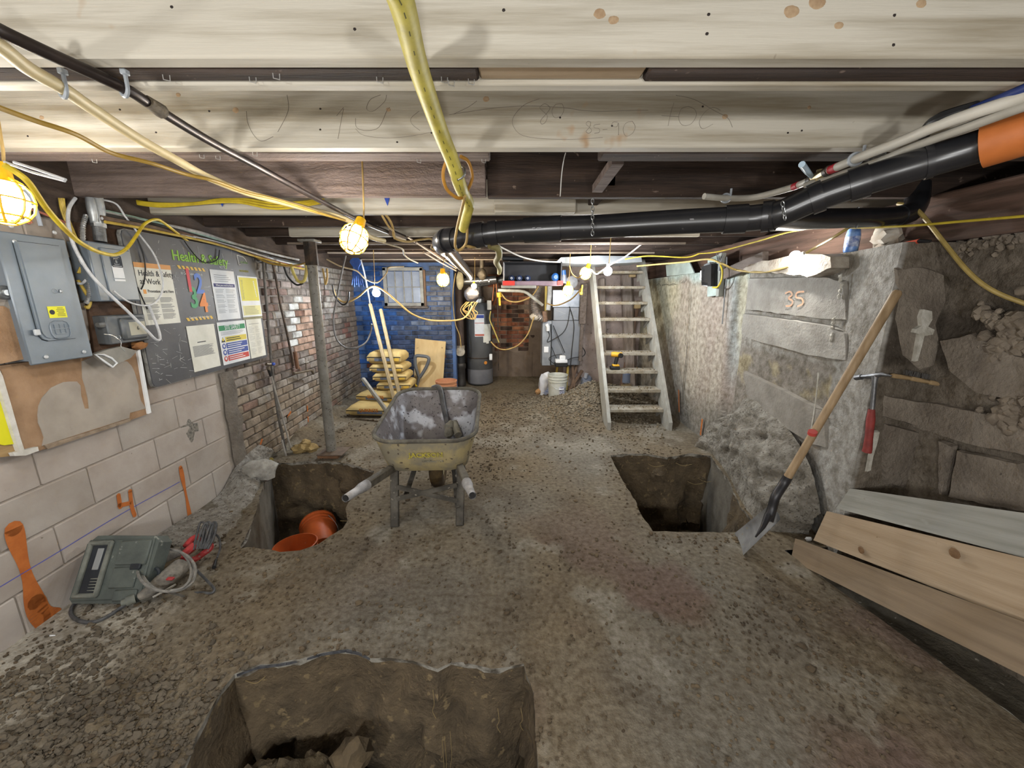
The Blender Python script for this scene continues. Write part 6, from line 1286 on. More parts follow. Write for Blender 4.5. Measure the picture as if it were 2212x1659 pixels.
for i, (px, lb, sc_) in enumerate([(1105, 'blue cap of a bottle lying leftmost on the black shelf', 1), (1122, 'blue cap of a bottle lying second from the left on the black shelf', 1), (1140, 'blue cap of a bottle lying third from the left on the black shelf', 1), (1200, 'larger bottle with a bright blue cap at the right end of the black shelf', 1.35)]):
    p = atY(px, 601, 4.82); t = thing('water_bottle', lb, 'bottle', Matrix.Translation((p.x, 4.82, zb + .036 * sc_ + .004)), 'bottles on the hanging shelf')
    Mr = Matrix.Rotation(-pi / 2, 4, 'X') @ Matrix.Scale(sc_, 4)
    q = MB(); q.lathe([(.018, .0), (.022, .03), (.034, .08), (.035, .22), (.03, .235), (0, .235)], 16, Mr); part('body', q, M_('bottle_clear', '#9aa6bd', rough=.1, spec=.8, trans=.6), t, local=True)
    q = MB(); q.lathe([(.0, -.024), (.019, -.024), (.036, -.004), (.036, .006), (.022, .01)], 16, Mr); cp = part('cap', q, M_('cap_blue%d' % (i == 3), '#2f62a8' if i == 3 else '#273350', rough=.35), t, local=True)
    q = MB(); q.tube([(.010 * cos(a) * sc_, -.026 * sc_, .010 * sin(a) * sc_) for a in [k * .63 for k in range(10)]], .0035, 5, closed=True); part('cap_ring', q, M_('ring_pale', '#b5bccb', rough=.4), cp, local=True)
b = MB(); b.tube([atY(1085, 558, 4.9), atY(1130, 560, 4.95)], .03, 10); solo('black_jug', b, black, 'black tube lying on top of the hanging shelf', 'tube')
cd_ = thing('clear_bottle', 'clear bottle with a blue top hanging right of the black shelf', 'bottle', atY(1217, 600, 4.9)); b = MB(); b.tube([atY(1217, 612, 4.9), atY(1217, 594, 4.9)], .038, 12); part('body', b, M_('bottle_clear'), cd_); b = MB(); b.tube([atY(1217, 594, 4.9), atY(1216, 584, 4.9)], .034, 12); part('cap', b, M_('cap_blue1'), cd_)
b = MB(); A_ = atY(1200, 575, 4.9); C_ = atY(1352, 558, 5.2)
P = [atY(x, y, 5.0) for x, y in [(1201, 566), (1212, 556), (1290, 552), (1385, 554), (1387, 566), (1290, 571), (1212, 568)]]; b.prism([(p.x, p.z) for p in P], .5, frame(V((0, 5.5, 0)), V((1, 0, 0)), UP)); solo('plastic_sheeting', b, M_('sheet_grey', '#c0c6cc', '#a9afb6', scale=5, rough=.3, metal=.3, bump=.25, bscale=14), 'crumpled silver sheet fixed under the joists by the stair head', 'sheet', smooth=0)
b = MB(); A_ = atY(1233, 610, 5.6); b.lathe([(.085, 0), (.085, .08), (.07, .085), (0, .085)], 20, Matrix.Translation(A_) @ Matrix.Rotation(pi / 2, 4, 'X')); b.tube([A_ + V((0, .0, -.02)), atY(1231, 632, 6.06)], .05, 12); solo('round_vent', b, M_('vent_grey', '#85868a', '#6f7074', scale=20, rough=.5, metal=.3), 'round grey vent cap between the lamps and the furnace', 'vent')
b = MB(); b.bar(atY(1262, 612, 5.9), atY(1258, 700, 5.9), .10, .07, (0, 1, 0), .008); b.bar(atY(1258, 700, 5.9), atY(1253, 780, 5.9), .05, .05, (0, 1, 0), .006); solo('wooden_stud', b, M_('grey_wood'), 'rough grey wooden stud standing right of the furnace', 'stud')
# things round the white bucket
bg = thing('plastic_bag', 'white and blue plastic sack slumped behind the white bucket', 'bag', atZ(1180, 846, 0))
p = V((atY(1178, 825, 5.85).x, 5.85, 0)); b = MB(); b.lump(p + V((0, 0, .15)), (.11, .08, .20), 3, 12, 9, .5); part('sack', b, M_('sack_white', '#c9c9cb', '#aeb0b8', scale=8, rough=.5, spots='#c07a6a', spot_scale=9, spot_t=.66), bg)
b = MB(); b.lump(p + V((.03, -.03, .06)), (.10, .07, .07), 6, 10, 7, .5); part('blue_print', b, M_('sack_blue', '#3a5a9c', '#b9bcc6', scale=14, rough=.5), bg)
b = MB(); b.lump(p + V((-.10, .0, .05)), (.05, .05, .05), 8, 8, 6, .5); solo('burlap_scrap', b, M_('burlap', '#a98258', '#8d6b46', scale=20, bump=.5, bscale=60), 'small brown bundle at the foot of the white and blue sack', 'bundle')
for i, (a, c, w, lb) in enumerate([((1204, 792), (1196, 850), .035, 'yellow wooden leg under the pump tray, left one'), ((1227, 790), (1222, 850), .035, 'yellow wooden leg under the pump tray, right one'), ((1236, 785), (1240, 850), .04, 'brown offcut standing under the right of the furnace'), ((1246, 786), (1232, 846), .035, 'thin brown stick crossing behind the white bucket'), ((1258, 800), (1228, 842), .05, 'dark board slanting down to the rim of the white bucket')]):
    pole('wood_offcut', V((atY(c[0], c[1], 6.05).x, 6.0, .03)), atY(a[0], a[1], 6.1), w, M_('leg_yellow', '#b5983a', '#8f7a38', scale=9, rough=.6) if i < 2 else M_('offcut_brown', '#7d6552', '#5f4c3e', scale=9, rough=.8), lb, 'offcut')
pu = thing('sump_pump', 'dusty blue pump motor sitting behind the stair foot', 'pump', (atY(1267, 840, 5.75).x, 5.75, .08))
p = V((atY(1267, 830, 5.75).x, 5.75, .2)); b = MB(); b.lump(p, (.10, .09, .13), 3, 12, 8, .25); part('motor', b, M_('dusty_blue', '#4a5468', '#6d7078', scale=12, rough=.7), pu); b = MB(); b.tube([p + V((-.03, -.05, .10)), p + V((-.02, -.06, .17))], .03, 9); part('cap', b, M_('cap_grey', '#8f9299', rough=.6), pu)
b = MB(); b.tube([V((atY(1228, 849, 5.5).x, 5.5, .10)), V((atY(1280, 843, 5.6).x, 5.62, .12))], .032, 10); solo('grey_pipe', b, M_('grey_pipe'), 'short grey pipe lying from the white bucket to the stairs', 'pipe')
b = MB(); p = V((atY(1280, 840, 5.5).x, 5.5, .22)); b.box(p, (.06, .05, .14), .004); solo('wood_peg', b, M_('peg_pale', '#b09a72', '#95805c', scale=9), 'pale upright block of wood beside the left stair stringer', 'block')
# ------------------------------------------------------------------ stairs
SX0, SX1, SY0, SY1, SZ1 = 1.09, 1.83, 4.27, 5.62, 2.0
sl = (SY1 - SY0) / SZ1
stw = M_('stair_paint', '#a9a8a1', '#8f8d85', scale=4, stretch=(3, 3, 1), rough=.75, bump=.3, bscale=40, spots='#76706a', spot_scale=40, spot_t=.69, space='World'); trd = M_('tread_dirty', '#a8a295', '#857a66', scale=9, rough=.85, bump=.4, bscale=50, spots='#5c5242', spot_scale=60, spot_t=.62, space='World')
sr = thing('wooden_stairs', 'steep grey painted open wooden stairs rising to the joists', 'stairs', (1.46, SY0, 0))
for x in (SX0 + .02, SX1 - .02):
    b = MB(); c = .085
    b.prism([(SY0 - .10, 0.0), (SY0 + .10, 0.0), (SY0 + .14, .06), (SY1 + .16, SZ1), (SY1 - .08, SZ1), (SY0 - .10, .10)], .04, Matrix(((0, 0, 1, x - .02), (1, 0, 0, 0), (0, 1, 0, 0), (0, 0, 0, 1)))); part('stringer', b, stw, sr, smooth=0)
for k in range(1, 10):
    z = .205 * k; y = SY0 + sl * z; b = MB(); b.box((1.46, y + .045, z - .019), (SX1 - SX0 - .08, .21, .038), .004); part('tread', b, trd, sr)
    for x in (SX1 - .05,): b = MB(); b.prism([(0, 0), (.14, 0), (.14, -.10)], .025, Matrix(((0, 0, 1, x - .012), (1, 0, 0, y - .02), (0, 1, 0, z - .04), (0, 0, 0, 1)))); part('tread_cleat', b, stw, sr, smooth=0)
for (px, py) in ((1366, 592), (1377, 660)): b = MB(); b.box(atY(px, py, 5.9), (.09, .05, .09), .004); part('wood_block', b, M_('peg_pale'), sr)
b = MB()
for k in range(1, 10):
    for i in range(26):
        z = .205 * k; y = SY0 + sl * z; b.lump((R.uniform(SX0 + .06, SX1 - .06), y + R.uniform(-.04, .12), z + .003), R.uniform(.003, .010), i, 5, 3, .5)
part('dirt_on_treads', b, M_('tread_dirt', '#7d6d52', '#5a4d3a', scale=9, rough=.95), sr, kind='stuff')
# old posts and boards against the wall behind the stairs
for i, (xa, ya, xb, yb, w, lb) in enumerate([(1352, 590, 1358, 900, .16, 'wide weathered post on the wall behind the stairs'), (1380, 650, 1340, 850, .05, 'brown slanting stick behind the stair treads'), (1300, 600, 1303, 880, .10, 'flat grey board behind the left stair stringer')]):
    pole('timber_post', V((atY(xb, yb, 6.1).x, 6.1, .05)), atY(xa, ya, 6.2), w, M_('post_wood%d' % (i % 2), ('#a3968d', '#8a6f5e')[i % 2], ('#857970', '#6f584a')[i % 2], scale=5, stretch=(6, 6, 1), bump=.4, bscale=30), lb, 'timber')
dr = thing('cordless_drill', 'yellow and black cordless drill standing on a lower stair tread', 'drill', (0, 0, 0))
z3 = .205 * 3; y3 = SY0 + sl * z3 + .02; xd = atY(1329, 790, y3).x; dY = M_('drill_yellow', '#d9a32a', rough=.5); dK = M_('drill_black', '#222222', rough=.55)
b = MB(); b.box((xd - .005, y3, z3 + .022), (.115, .075, .042), .008); part('battery', b, dK, dr)
b = MB(); b.box((xd + .005, y3, z3 + .055), (.085, .065, .026), .008); part('base', b, dY, dr)
b = MB(); b.tube([(xd - .002, y3, z3 + .06), (xd + .018, y3, z3 + .16)], [.022, .024], 10); part('handle', b, dK, dr)
b = MB(); b.tube([(xd + .07, y3 - .01, z3 + .185), (xd - .03, y3 + .005, z3 + .19), (xd - .055, y3 + .01, z3 + .19)], [.030, .034, .028], 12); part('motor_body', b, dY, dr)
b = MB(); b.tube([(xd + .045, y3 - .03, z3 + .183), (xd + .05, y3 - .055, z3 + .182)], .030, 14); part('chuck', b, dK, dr)
jg = thing('blue_jug', 'blue capped bottle standing behind the stairs near the floor', 'bottle', (atY(1352, 830, 5.7).x, 5.7, .2)); p = V((atY(1352, 830, 5.7).x, 5.7, .23))
b = MB(); b.tube([p, p + V((0, 0, .14))], .06, 14); part('body', b, M_('bottle_clear'), jg); b = MB(); b.tube([p + V((0, 0, .14)), p + V((0, 0, .19))], [.055, .03], 14); part('cap', b, M_('cap_blue1'), jg)
b = MB(); p = V((atY(1352, 848, 5.6).x, 5.6, .17)); b.box(p, (.14, .08, .09), .004); solo('wood_block', b, M_('peg_pale'), 'pale wooden block lying in the gravel behind the stairs', 'block')
# ================================================================== pipes, hoses and cords under the joists
def tubeset(name, label, cat, pts_, r, m, pname='pipe', n=12, k=6):
    t = thing(name, label, cat, pts_[0]); bb = MB(); bb.tube(spl(pts_, k), r, n); part(pname, bb, m, t); return t
# yellow gas hose
hosem = M_('hose_bright', '#cfc25a', '#b3a64c', scale=20, stretch=(1, 1, 1), rough=.55, bump=.12, bscale=50)
HP = [atD(832, -60, .56), atD(866, 0, .61), atD(905, 150, .80), atD(950, 280, 1.03), atD(976, 345, 1.15), atD(992, 395, 1.25), atD(1000, 415, 1.32), atD(1013, 440, 1.40), atD(1008, 465, 1.46), atD(1001, 494, 1.54)]
gh = thing('gas_hose', 'thick bright yellow gas hose coming towards the viewer under the joists', 'hose', HP[0])
b = MB(); P = spl(HP, 7); b.tube(P, [.0215 if i < 44 else .019 for i in range(len(P))], 16); part('hose', b, hosem, gh)
b = MB()
for i in range(24):
    f = .06 + i * .030; j = int(f * (len(P) - 1)); p = P[j]; t_ = (P[min(j + 1, len(P) - 1)] - P[j - 1]).normalized(); sd = t_.cross(UP).normalized(); o = (sd * .45 - UP * .75 - V((0, .45, 0))).normalized(); o = (o - t_ * o.dot(t_)).normalized(); side = t_.cross(o)
    b.bar(p + o * .0215 + side * .006 - t_ * .008, p + o * .0215 + side * .006 + t_ * .005, .0018, .0006, o)
part('printing', b, M_('hose_print', '#5d5a34'), gh, smooth=0, kind='stuff')
b = MB(); p = atD(988, 372, 1.21); d = (atD(992, 395, 1.25) - atD(976, 345, 1.15)).normalized(); u = d.orthogonal().normalized(); w_ = d.cross(u); b.tube([p + (u * cos(a) + w_ * sin(a)) * .025 for a in [k * .45 for k in range(14)]], .0035, 6, closed=True); part('hanger_ring', b, steel, gh)
def cab(pts_, r, m, label, name='extension_cord', cat='cord', k=6, n=8): return cable(name, pts_, r, m, label, cat, k, n)
cab([atD(975, 338, 1.18), atD(963, 352, 1.20), atD(957, 380, 1.22), atD(966, 410, 1.26), atD(990, 428, 1.30), atD(1005, 420, 1.32), atD(1020, 385, 1.27), atD(1012, 350, 1.22), atD(995, 338, 1.19)], .0055, M_('cord_amber', '#b58335', '#95692a', scale=14, rough=.55), 'amber cord knotted in a loop around the yellow gas hose', k=6)
cab([atD(1004, 424, 1.30), atD(998, 450, 1.36), atD(988, 490, 1.50), atD(983, 525, 1.56), atD(988, 540, 1.6), atD(1000, 535, 1.6), atD(1008, 520, 1.56), atD(1010, 480, 1.5), atD(1016, 455, 1.42)], .0055, tan, 'tan cord hanging below the gas hose and looping over the black drain pipe')
cab([atD(1003, 530, 1.6), atD(1020, 534, 1.62), atD(1036, 536, 1.7)], .006, tan, 'short tan cord end sticking out under the black drain pipe')
b = MB(); P = spl([atD(1058, 530, 2.15), atD(1075, 537, 2.2), atD(1078, 552, 2.3), atD(1072, 566, 2.6), atD(1079, 580, 3.2), atD(1078, 590, 4.0)], 5); b.tube(P, .02, 10); solo('gas_hose', b, M_('hose_pale', '#b5ad78', '#97905f', scale=14, rough=.6), 'pale yellow hose wriggling down behind the black drain pipe', 'hose')
# dark steel pipe and cream pipe at the left
ZC = 1.972
t = tubeset('steel_pipe', 'long dark steel pipe crossing under the joists at the upper left', 'pipe', [atZ(x, y, ZC) for x, y in [(-60, 30), (0, 66), (100, 113), (268, 190), (340, 236), (450, 303), (560, 362)]] + [atZ(700, 438, ZC - .01), atZ(790, 482, ZC - .015), atZ(868, 513, ZC - .03)], .0125, M_('pipe_dark', '#2b2422', '#3f3531', scale=12, rough=.4, metal=.5))
b = MB(); b.tube([atZ(318, 219, ZC), atZ(348, 240, ZC)], [.014, .018], 10); part('frayed_wrap', b, M_('hemp', '#6d6250', '#4f463a', scale=40, bump=.8, bscale=60), t)
b = MB(); b.tube([atZ(846, 503, ZC - .03), atZ(872, 514, ZC - .03)], .026, 9); part('end_fitting', b, darkst, t)
def clamp(px, py, z, r, par):
    p = atZ(px, py, z); bb = MB(); d = V((.45, .9, 0)).normalized(); s = d.cross(UP).normalized()
    bb.tube([p + s * r * cos(a) + UP * r * sin(a) for a in [pi + k * pi / 8 for k in range(9)]] + [p + s * r + UP * .03], .0045, 6); bb.box(p + s * r + UP * .028, (.014, .014, .012), .002); part('pipe_clip', bb, M_('clip_grey', '#9aa0a6', rough=.45), par)
clamp(268, 190, ZC, .017, t)
t2 = tubeset('cream_pipe', 'cream plastic water pipe running beside the dark steel pipe', 'pipe', [atZ(x, y, 1.962) for x, y in [(-60, 60), (0, 100), (60, 147), (135, 190), (200, 235), (300, 300), (380, 345), (450, 383), (530, 415)]] + [atZ(600, 434, 1.955), atZ(680, 455, 1.945), atZ(745, 473, 1.93), atZ(775, 490, 1.90), atZ(800, 512, 1.86), atZ(830, 520, 1.86)], .0145, cream)
clamp(135, 190, 1.962, .019, t2)
cab([atZ(-40, 215, 1.93), atZ(0, 233, 1.93), atZ(80, 262, 1.93), atZ(163, 290, 1.93), atZ(240, 330, 1.93), atZ(325, 352, 1.93), atZ(400, 376, 1.93), atZ(461, 390, 1.93), atZ(530, 415, 1.93), atZ(600, 432, 1.93), atZ(690, 460, 1.92), atZ(745, 476, 1.92)], .0065, M_('cord_olive', '#9a7c2e', '#7d6426', scale=12, rough=.55), 'olive yellow cord sagging beneath the cream pipe')
b = MB()
for k, (dy, ) in enumerate([(0,), (3,), (-3,)]): b.tube(spl([atY(265, 428 + dy, 2.48), atY(300, 438 + dy, 2.48), atY(350, 443 + dy, 2.48), atY(420, 440 + dy * .4, 2.48), atY(470, 434 + dy, 2.48), atY(520, 433 + dy * 1.6, 2.48), atY(600, 445 + dy * 2, 2.48), atY(700, 434 + dy, 2.48)], 5), .007, 7)
solo('yellow_cables', b, M_('yellow_bright', '#dcc238', '#c0a830', scale=14, rough=.5), 'bundle of bright yellow cables taped along the fourth joist', 'cable')
cab([atY(795, 433, 2.6), atY(812, 440, 2.6), atY(825, 465, 2.6), atY(840, 490, 2.7), atY(850, 500, 2.8), atY(852, 515, 2.9)], .007, tan, 'tan cable twisting down from the fourth joist to the pipe end')
cab([atY(800, 433, 2.62), atY(815, 445, 2.62), atY(838, 470, 2.66), atY(848, 490, 2.76), atY(853, 514, 2.86), atY(880, 522, 3.0), atY(905, 518, 3.1), atY(930, 516, 3.2), atY(936, 525, 3.3), atY(932, 536, 3.4), atY(955, 545, 3.5), atY(975, 548, 3.6), atY(1000, 538, 3.6)], .008, tan, 'tan cord winding across to the left end of the black drain pipe')
cab([atY(770, 492, 2.7), atY(800, 510, 2.8), atY(830, 525, 3.0), atY(868, 537, 3.3), atY(873, 550, 3.5), atY(885, 560, 3.8), atY(902, 568, 4.2)], .007, M_('cord_dusty', '#a79a80', '#8b7f68', scale=14, rough=.6), 'dusty cord hanging from the cage lamp towards the window')
b = MB()
for i, (x0, y0, x1, y1) in enumerate([(898, 523, 985, 580), (915, 545, 985, 585), (938, 520, 990, 575), (880, 512, 960, 560)]): b.tube(spl([atY(x0, y0, 3.2), atY((x0 + x1) / 2 + 4, (y0 + y1) / 2 + 3, 4.2), atY(x1, y1, 5.4)], 6), .008, 6)
solo('ceiling_wires', b, M_('wire_pink', '#b59c86', '#927d6b', scale=20, rough=.6), 'pinkish wires fanning back under the joists to the heater corner', 'wire')
cab([atY(1070, 526, 3.0), atY(1090, 538, 3.2), atY(1130, 556, 3.6), atY(1170, 564, 4.0), atY(1210, 566, 4.4)], .007, M_('cord_white', '#c4bcae', '#a69e90', scale=14, rough=.6), 'whitish cord from the black drain pipe to the silver sheet')
b = MB(); cb = M_('blue_wire', '#3a62b5', '#2f52a0', scale=14, rough=.5)
P0 = atY(770, 578, 4.5)
for k in range(6):
    a = k - 2.5; b.tube(spl([P0 + V((.01 * a, 0, .0)), P0 + V((.014 * a - .03, 0, .06)), P0 + V((.01 * a, 0, .10)), P0 + V((.02 + .012 * a, 0, .05)), P0 + V((.006 * a, 0, -.02)), P0 + V((.020 * a, -.01, -.12)), P0 + V((.026 * a, -.01, -.19 - .02 * (k % 2)))], 4), .006, 6)
solo('blue_wire_bundle', b, cb, 'hank of blue wires hanging from the joists at the wall corner', 'wire')
cab([atY(747, 552, 4.2), atY(738, 590, 4.2), atY(728, 640, 4.2), atY(720, 690, 4.2), atY(726, 730, 4.2), atY(745, 750, 4.2), atY(768, 752, 4.2), atY(790, 740, 4.3), atY(800, 720, 4.4), atY(803, 700, 4.4)], .009, M_('cord_grey', '#6d6c6d', '#565556', scale=14, rough=.55), 'grey cable hanging from the cage lamp in a long loop before the brick wall')
cab([atY(779, 560, 4.6), atY(787, 590, 4.7), atY(794, 625, 4.8), atY(799, 655, 4.9)], .010, M_('cord_grey'), 'grey rod like cable between the blue wires and the tall pole', )
cab([atY(628, 570, 3.9), atY(634, 590, 3.9), atY(645, 608, 3.9), atY(657, 606, 3.9), atY(662, 585, 3.9), atY(661, 568, 3.9)], .014, M_('pale_yellow_thick', '#d5c878', '#b8aa5e', scale=10, rough=.5), 'thick pale yellow cable making a U left of the steel post top')
cab([atY(697, 580, 4.1), atY(701, 600, 4.1), atY(703, 614, 4.1), atY(707, 600, 4.1), atY(706, 580, 4.1)], .010, tan, 'small tan cable loop just right of the steel post top')
cab([atY(705, 560, 4.2), atY(735, 575, 4.3), atY(770, 585, 4.4), atY(790, 603, 4.5), atY(815, 610, 4.6), atY(835, 590, 4.8), atY(840, 578, 4.9), atY(872, 576, 5.2)], .008, M_('cord_dusty'), 'dusty cable strung from the steel post to the window head')
cab([atY(613, 575, 4.0), atY(622, 598, 4.0), atY(640, 615, 4.0), atY(655, 612, 4.0)], .009, black, 'black cable sagging on the brick wall left of the steel post')
cab([atY(718, 615, 4.5), atY(724, 640, 4.5), atY(740, 658, 4.5), atY(752, 650, 4.5), atY(754, 630, 4.5)], .009, black, 'black cable hanging in a small bight on the far brick wall')
# ------------------------------------------------------------------ black drain pipes
dp = thing('black_drain_pipe', 'long black plastic drain pipe hung on chains, running to an orange cap', 'drain pipe', atD(1300, 490, 1.9))
abs_ = M_('abs_black', '#1e1f22', '#2a2a2d', scale=5, rough=.28, spec=.6, spots='#55524e', spot_scale=40, spot_t=.72)
A0 = [atD(960, 521, 1.70), atD(985, 517, 1.67), atD(1040, 507, 1.64), atD(1100, 500, 1.62), atD(1200, 494, 1.58), atD(1300, 489, 1.54), atD(1450, 480, 1.48), atD(1600, 473, 1.41), atD(1662, 467, 1.37)]
A1 = [atD(1662, 467, 1.37), atD(1694, 458, 1.34), atD(1767, 426, 1.28), atD(1877, 388, 1.20), atD(2000, 351, 1.13), atD(2097, 322, 1.07), atD(2140, 308, 1.04)]
PRr = .0445
b = MB(); b.tube(spl(A0, 4), PRr, 20); part('main_pipe', b, abs_, dp); b = MB(); b.tube(spl(A1, 4), PRr, 20); part('rising_pipe', b, abs_, dp)
A2 = [atD(1664, 472, 1.40), atD(1720, 474, 1.66), atD(1800, 472, 1.80), atD(1900, 469, 1.90), atD(1940, 466, 1.94)]; A3 = [atD(1940, 466, 1.94), atD(1965, 460, 1.96), atD(1977, 444, 1.97), atD(1982, 425, 1.99), atD(1984, 400, 2.0)]
b = MB(); b.tube(spl(A2, 4), PRr, 18); part('branch_pipe', b, abs_, dp); b = MB(); b.tube(spl(A3, 4), .049, 18); part('elbow', b, abs_, dp)
EL = [atD(985, 517, 1.67), atD(966, 519, 1.70), atD(957, 524, 1.78), atD(962, 533, 1.95)]; b = MB(); b.tube(spl(EL, 5), .050, 18); part('elbow', b, abs_, dp)
b = MB(); b.tube(spl([atD(961, 531, 1.9), atD(985, 560, 2.9), atD(1012, 590, 4.6), atD(1015, 598, 5.1)], 4), PRr, 18); part('back_pipe', b, abs_, dp)
def hub(Pl, f0, f1, r=.051):
    Q = spl(Pl, 8); n = len(Q) - 1; i0, i1 = int(f0 * n), max(int(f0 * n) + 1, int(f1 * n)); bb = MB(); bb.tube([Q[i0].lerp(Q[min(i0 + 1, n)], f0 * n - i0)] + Q[i0 + 1:i1] + [Q[i1]], r, 20); part('coupling', bb, abs_, dp)
hub(A0, .20, .27, .052); hub(A0, .29, .33, .050); hub(A0, .42, .52, .050); hub(A0, .84, .90, .050); hub(A0, .95, 1.0, .052); hub(A1, .02, .09, .052); hub(A1, .30, .36, .050); hub(A1, .44, .50, .050); hub(A1, .66, .69, .048); hub(A0, .01, .05, .052)
b = MB()
for i, (x, w) in enumerate([(1490, 9), (1502, 5), (1514, 9), (1526, 4), (1150, 6), (1160, 9), (1172, 5), (1183, 8)]): 
    dd = 1.465 if x > 1300 else 1.59; b.bar(atD(x, (472 if x > 1300 else 491) + 2, dd - .046), atD(x + w, (471.5 if x > 1300 else 490.5) + 2, dd - .046), .006, .001, (0, -1, .3))
part('printing', b, M_('print_grey', '#8b8c90'), dp, smooth=0, kind='stuff')
oc = MB(); d = (A1[-1] - A1[-2]).normalized(); c0 = A1[-1]; oc.tube([c0 - d * .015, c0 - d * .013, c0 + d * .10, c0 + d * .102], [.052, .060, .060, .055], 24); oc.tube([c0 + d * .09, c0 + d * .125], .046, 20)
part('test_cap', oc, M_('cap_orange', '#c2713a', '#b0642f', scale=9, rough=.5), dp, label='orange end cap'); b = MB(); b.lump(c0 + d * .06 + V((.03, -.056, -.004)), (.016, .010, .030), 3, 8, 6, .2); part('cap_recess_shade', b, M_('cap_orange_shade', '#8f4313', rough=.6), dp)  # darker orange lump paints the shade of a recess; no hollow is cut
def chain(x, y0, y1, dd, label, dx=0):
    t = thing('hanger_chain', label, 'chain', atD(x, y0, dd)); a = atD(x, y0, dd); c = atD(x + dx, y1, dd); n = max(4, int((c - a).length / .0145)); d_ = (c - a).normalized(); u = V((1, 0, 0)); w2 = d_.cross(u).normalized(); u = w2.cross(d_)
    for i in range(n):
        p = a.lerp(c, (i + .5) / n); s = u if i % 2 == 0 else w2; bb = MB(); bb.tube([p + d_ * .0105 * cos(q) + s * .0055 * sin(q) for q in [k * pi / 4 for k in range(8)]], .0019, 5, closed=True); part('link', bb, steel, t)
chain(1280, 430, 508, 1.47, 'silver chain holding the middle of the black drain pipe'); chain(1690, 436, 474, 1.30, 'chain wrapped round the black drain pipe where it forks', 6); chain(1854, 448, 492, 1.83, 'chain on the right branch of the black drain pipe', -4)
# white water pipes on the right
whm = M_('pex_white', '#c9c5bb', '#b3afa4', scale=6, rough=.45)
W0 = [atZ(x, y, 1.955) for x, y in [(2260, 190), (2212, 209), (2097, 246), (2024, 272), (1951, 303), (1877, 332), (1848, 344), (1789, 369)]]; W1 = [atZ(x, y, 1.955) for x, y in [(1752, 388), (1716, 403), (1657, 420), (1620, 427), (1569, 428), (1521, 424)]]
wp2 = thing('white_water_pipe', 'white plastic water pipe with a shut-off valve crossing the upper right joists', 'pipe', W0[1])
b = MB(); b.tube(spl(W0, 5), .0145, 12); part('pipe', b, whm, wp2); b = MB(); b.tube(spl(W1, 5), .0135, 12); part('pipe', b, whm, wp2)
b = MB(); b.tube([W0[-1].lerp(W0[-2], .1), W0[-1].lerp(W0[-2], .35)], .0155, 12); part('red_band', b, M_('band_red', '#b5303a', rough=.5), wp2); b = MB(); b.tube([W1[0].lerp(W1[1], .75), W1[0].lerp(W1[1], 1.05)], .0145, 12); part('red_band', b, M_('band_red'), wp2)
b = MB(); b.tube([W0[-1], W1[0]], [.016, .016], 8); p = W0[-1].lerp(W1[0], .5); b.tube([p + V((0, 0, -.02)), p + V((0, 0, .02))], .012, 8); vb = part('valve_body', b, M_('valve_brass', '#b5a57d', '#8f8160', scale=20, metal=.6, rough=.4), wp2)
b = MB(); b.tube([W0[-1].lerp(W1[0], -.08), W0[-1].lerp(W1[0], .12)], .0175, 12); part('crimp_ring', b, darkst, wp2); b = MB(); b.tube([W0[-1].lerp(W1[0], .85), W0[-1].lerp(W1[0], 1.1)], .0175, 12); part('crimp_ring', b, darkst, wp2)
hd_ = [atZ(1756, 384, 1.955), atZ(1745, 372, 1.965), atZ(1732, 355, 1.97)]; b = MB(); b.tube(hd_, [.007, .010, .011], 10); part('valve_handle', b, M_('handle_pale_blue', '#b9d0e0', rough=.4), vb)
for (x, y) in ((1848, 344), (1893, 348), (1568, 428)): 
    p = atZ(x, y, 1.955); bb = MB(); s = V((.35, .9, 0)).normalized(); bb.tube([p + s.cross(UP) * .019 * cos(a) + UP * .019 * sin(a) for a in [k * pi / 8 for k in range(16)]], .005, 6, closed=True); bb.tube([p + s.cross(UP) * .019, p + s.cross(UP) * .019 + UP * .04], .005, 6); part('pipe_clip', bb, M_('clip_grey'), wp2)
b = MB(); b.tube(spl([atZ(x, y, 1.935) for x, y in [(2260, 215), (2212, 230), (2097, 272), (1973, 317), (1896, 349), (1785, 386), (1740, 400)]], 5), .012, 10); solo('white_water_pipe', b, M_('pex_grey', '#b0aca2', '#99958b', scale=6, rough=.5), 'thinner grey-white pipe running just below the valved one', 'pipe')
b = MB(); b.tube([atZ(2230, 185, 1.97), atZ(2165, 212, 1.97), atZ(2080, 246, 1.97), atZ(2040, 262, 1.975)], .012, 10); solo('blue_pipe', b, M_('pipe_blue', '#2a3c7a', '#22305f', scale=9, rough=.5), 'dark blue pipe tucked behind the white water pipe', 'pipe')
b = MB(); b.tube(spl([atZ(2110, 232, 1.978), atZ(2060, 246, 1.972), atZ(2020, 262, 1.972), atZ(1995, 290, 1.975)], 4), .016, 8); solo('black_conduit', b, black, 'black ribbed conduit beside the dark blue pipe', 'conduit')
cab([atY(1510, 548, 3.9), atY(1560, 560, 3.0) if False else atY(1555, 543, 3.6), atY(1640, 520, 3.0), atY(1700, 502, 2.7), atY(1780, 490, 2.4), atY(1850, 492, 2.2), atX(1960, 488, 1.85), atX(2080, 478, 1.9), atX(2212, 467, 1.95), atX(2300, 460, 1.95)], .0055, M_('cord_lemon', '#bfa931', '#a08c2a', scale=14, rough=.5), 'thin lemon yellow cord strung tight across the right wall top')
cab([atD(1940, 440, 2.02), atD(1965, 445, 1.96), atD(1990, 462, 1.9), atD(2040, 525, 1.82), atD(2090, 585, 1.74), atD(2140, 625, 1.68), atD(2212, 655, 1.62), atD(2300, 680, 1.55)], .0095, M_('cord_khaki', '#b59f5f', '#9c874d', scale=12, rough=.5), 'thick khaki cord drooping in front of the rough right wall')
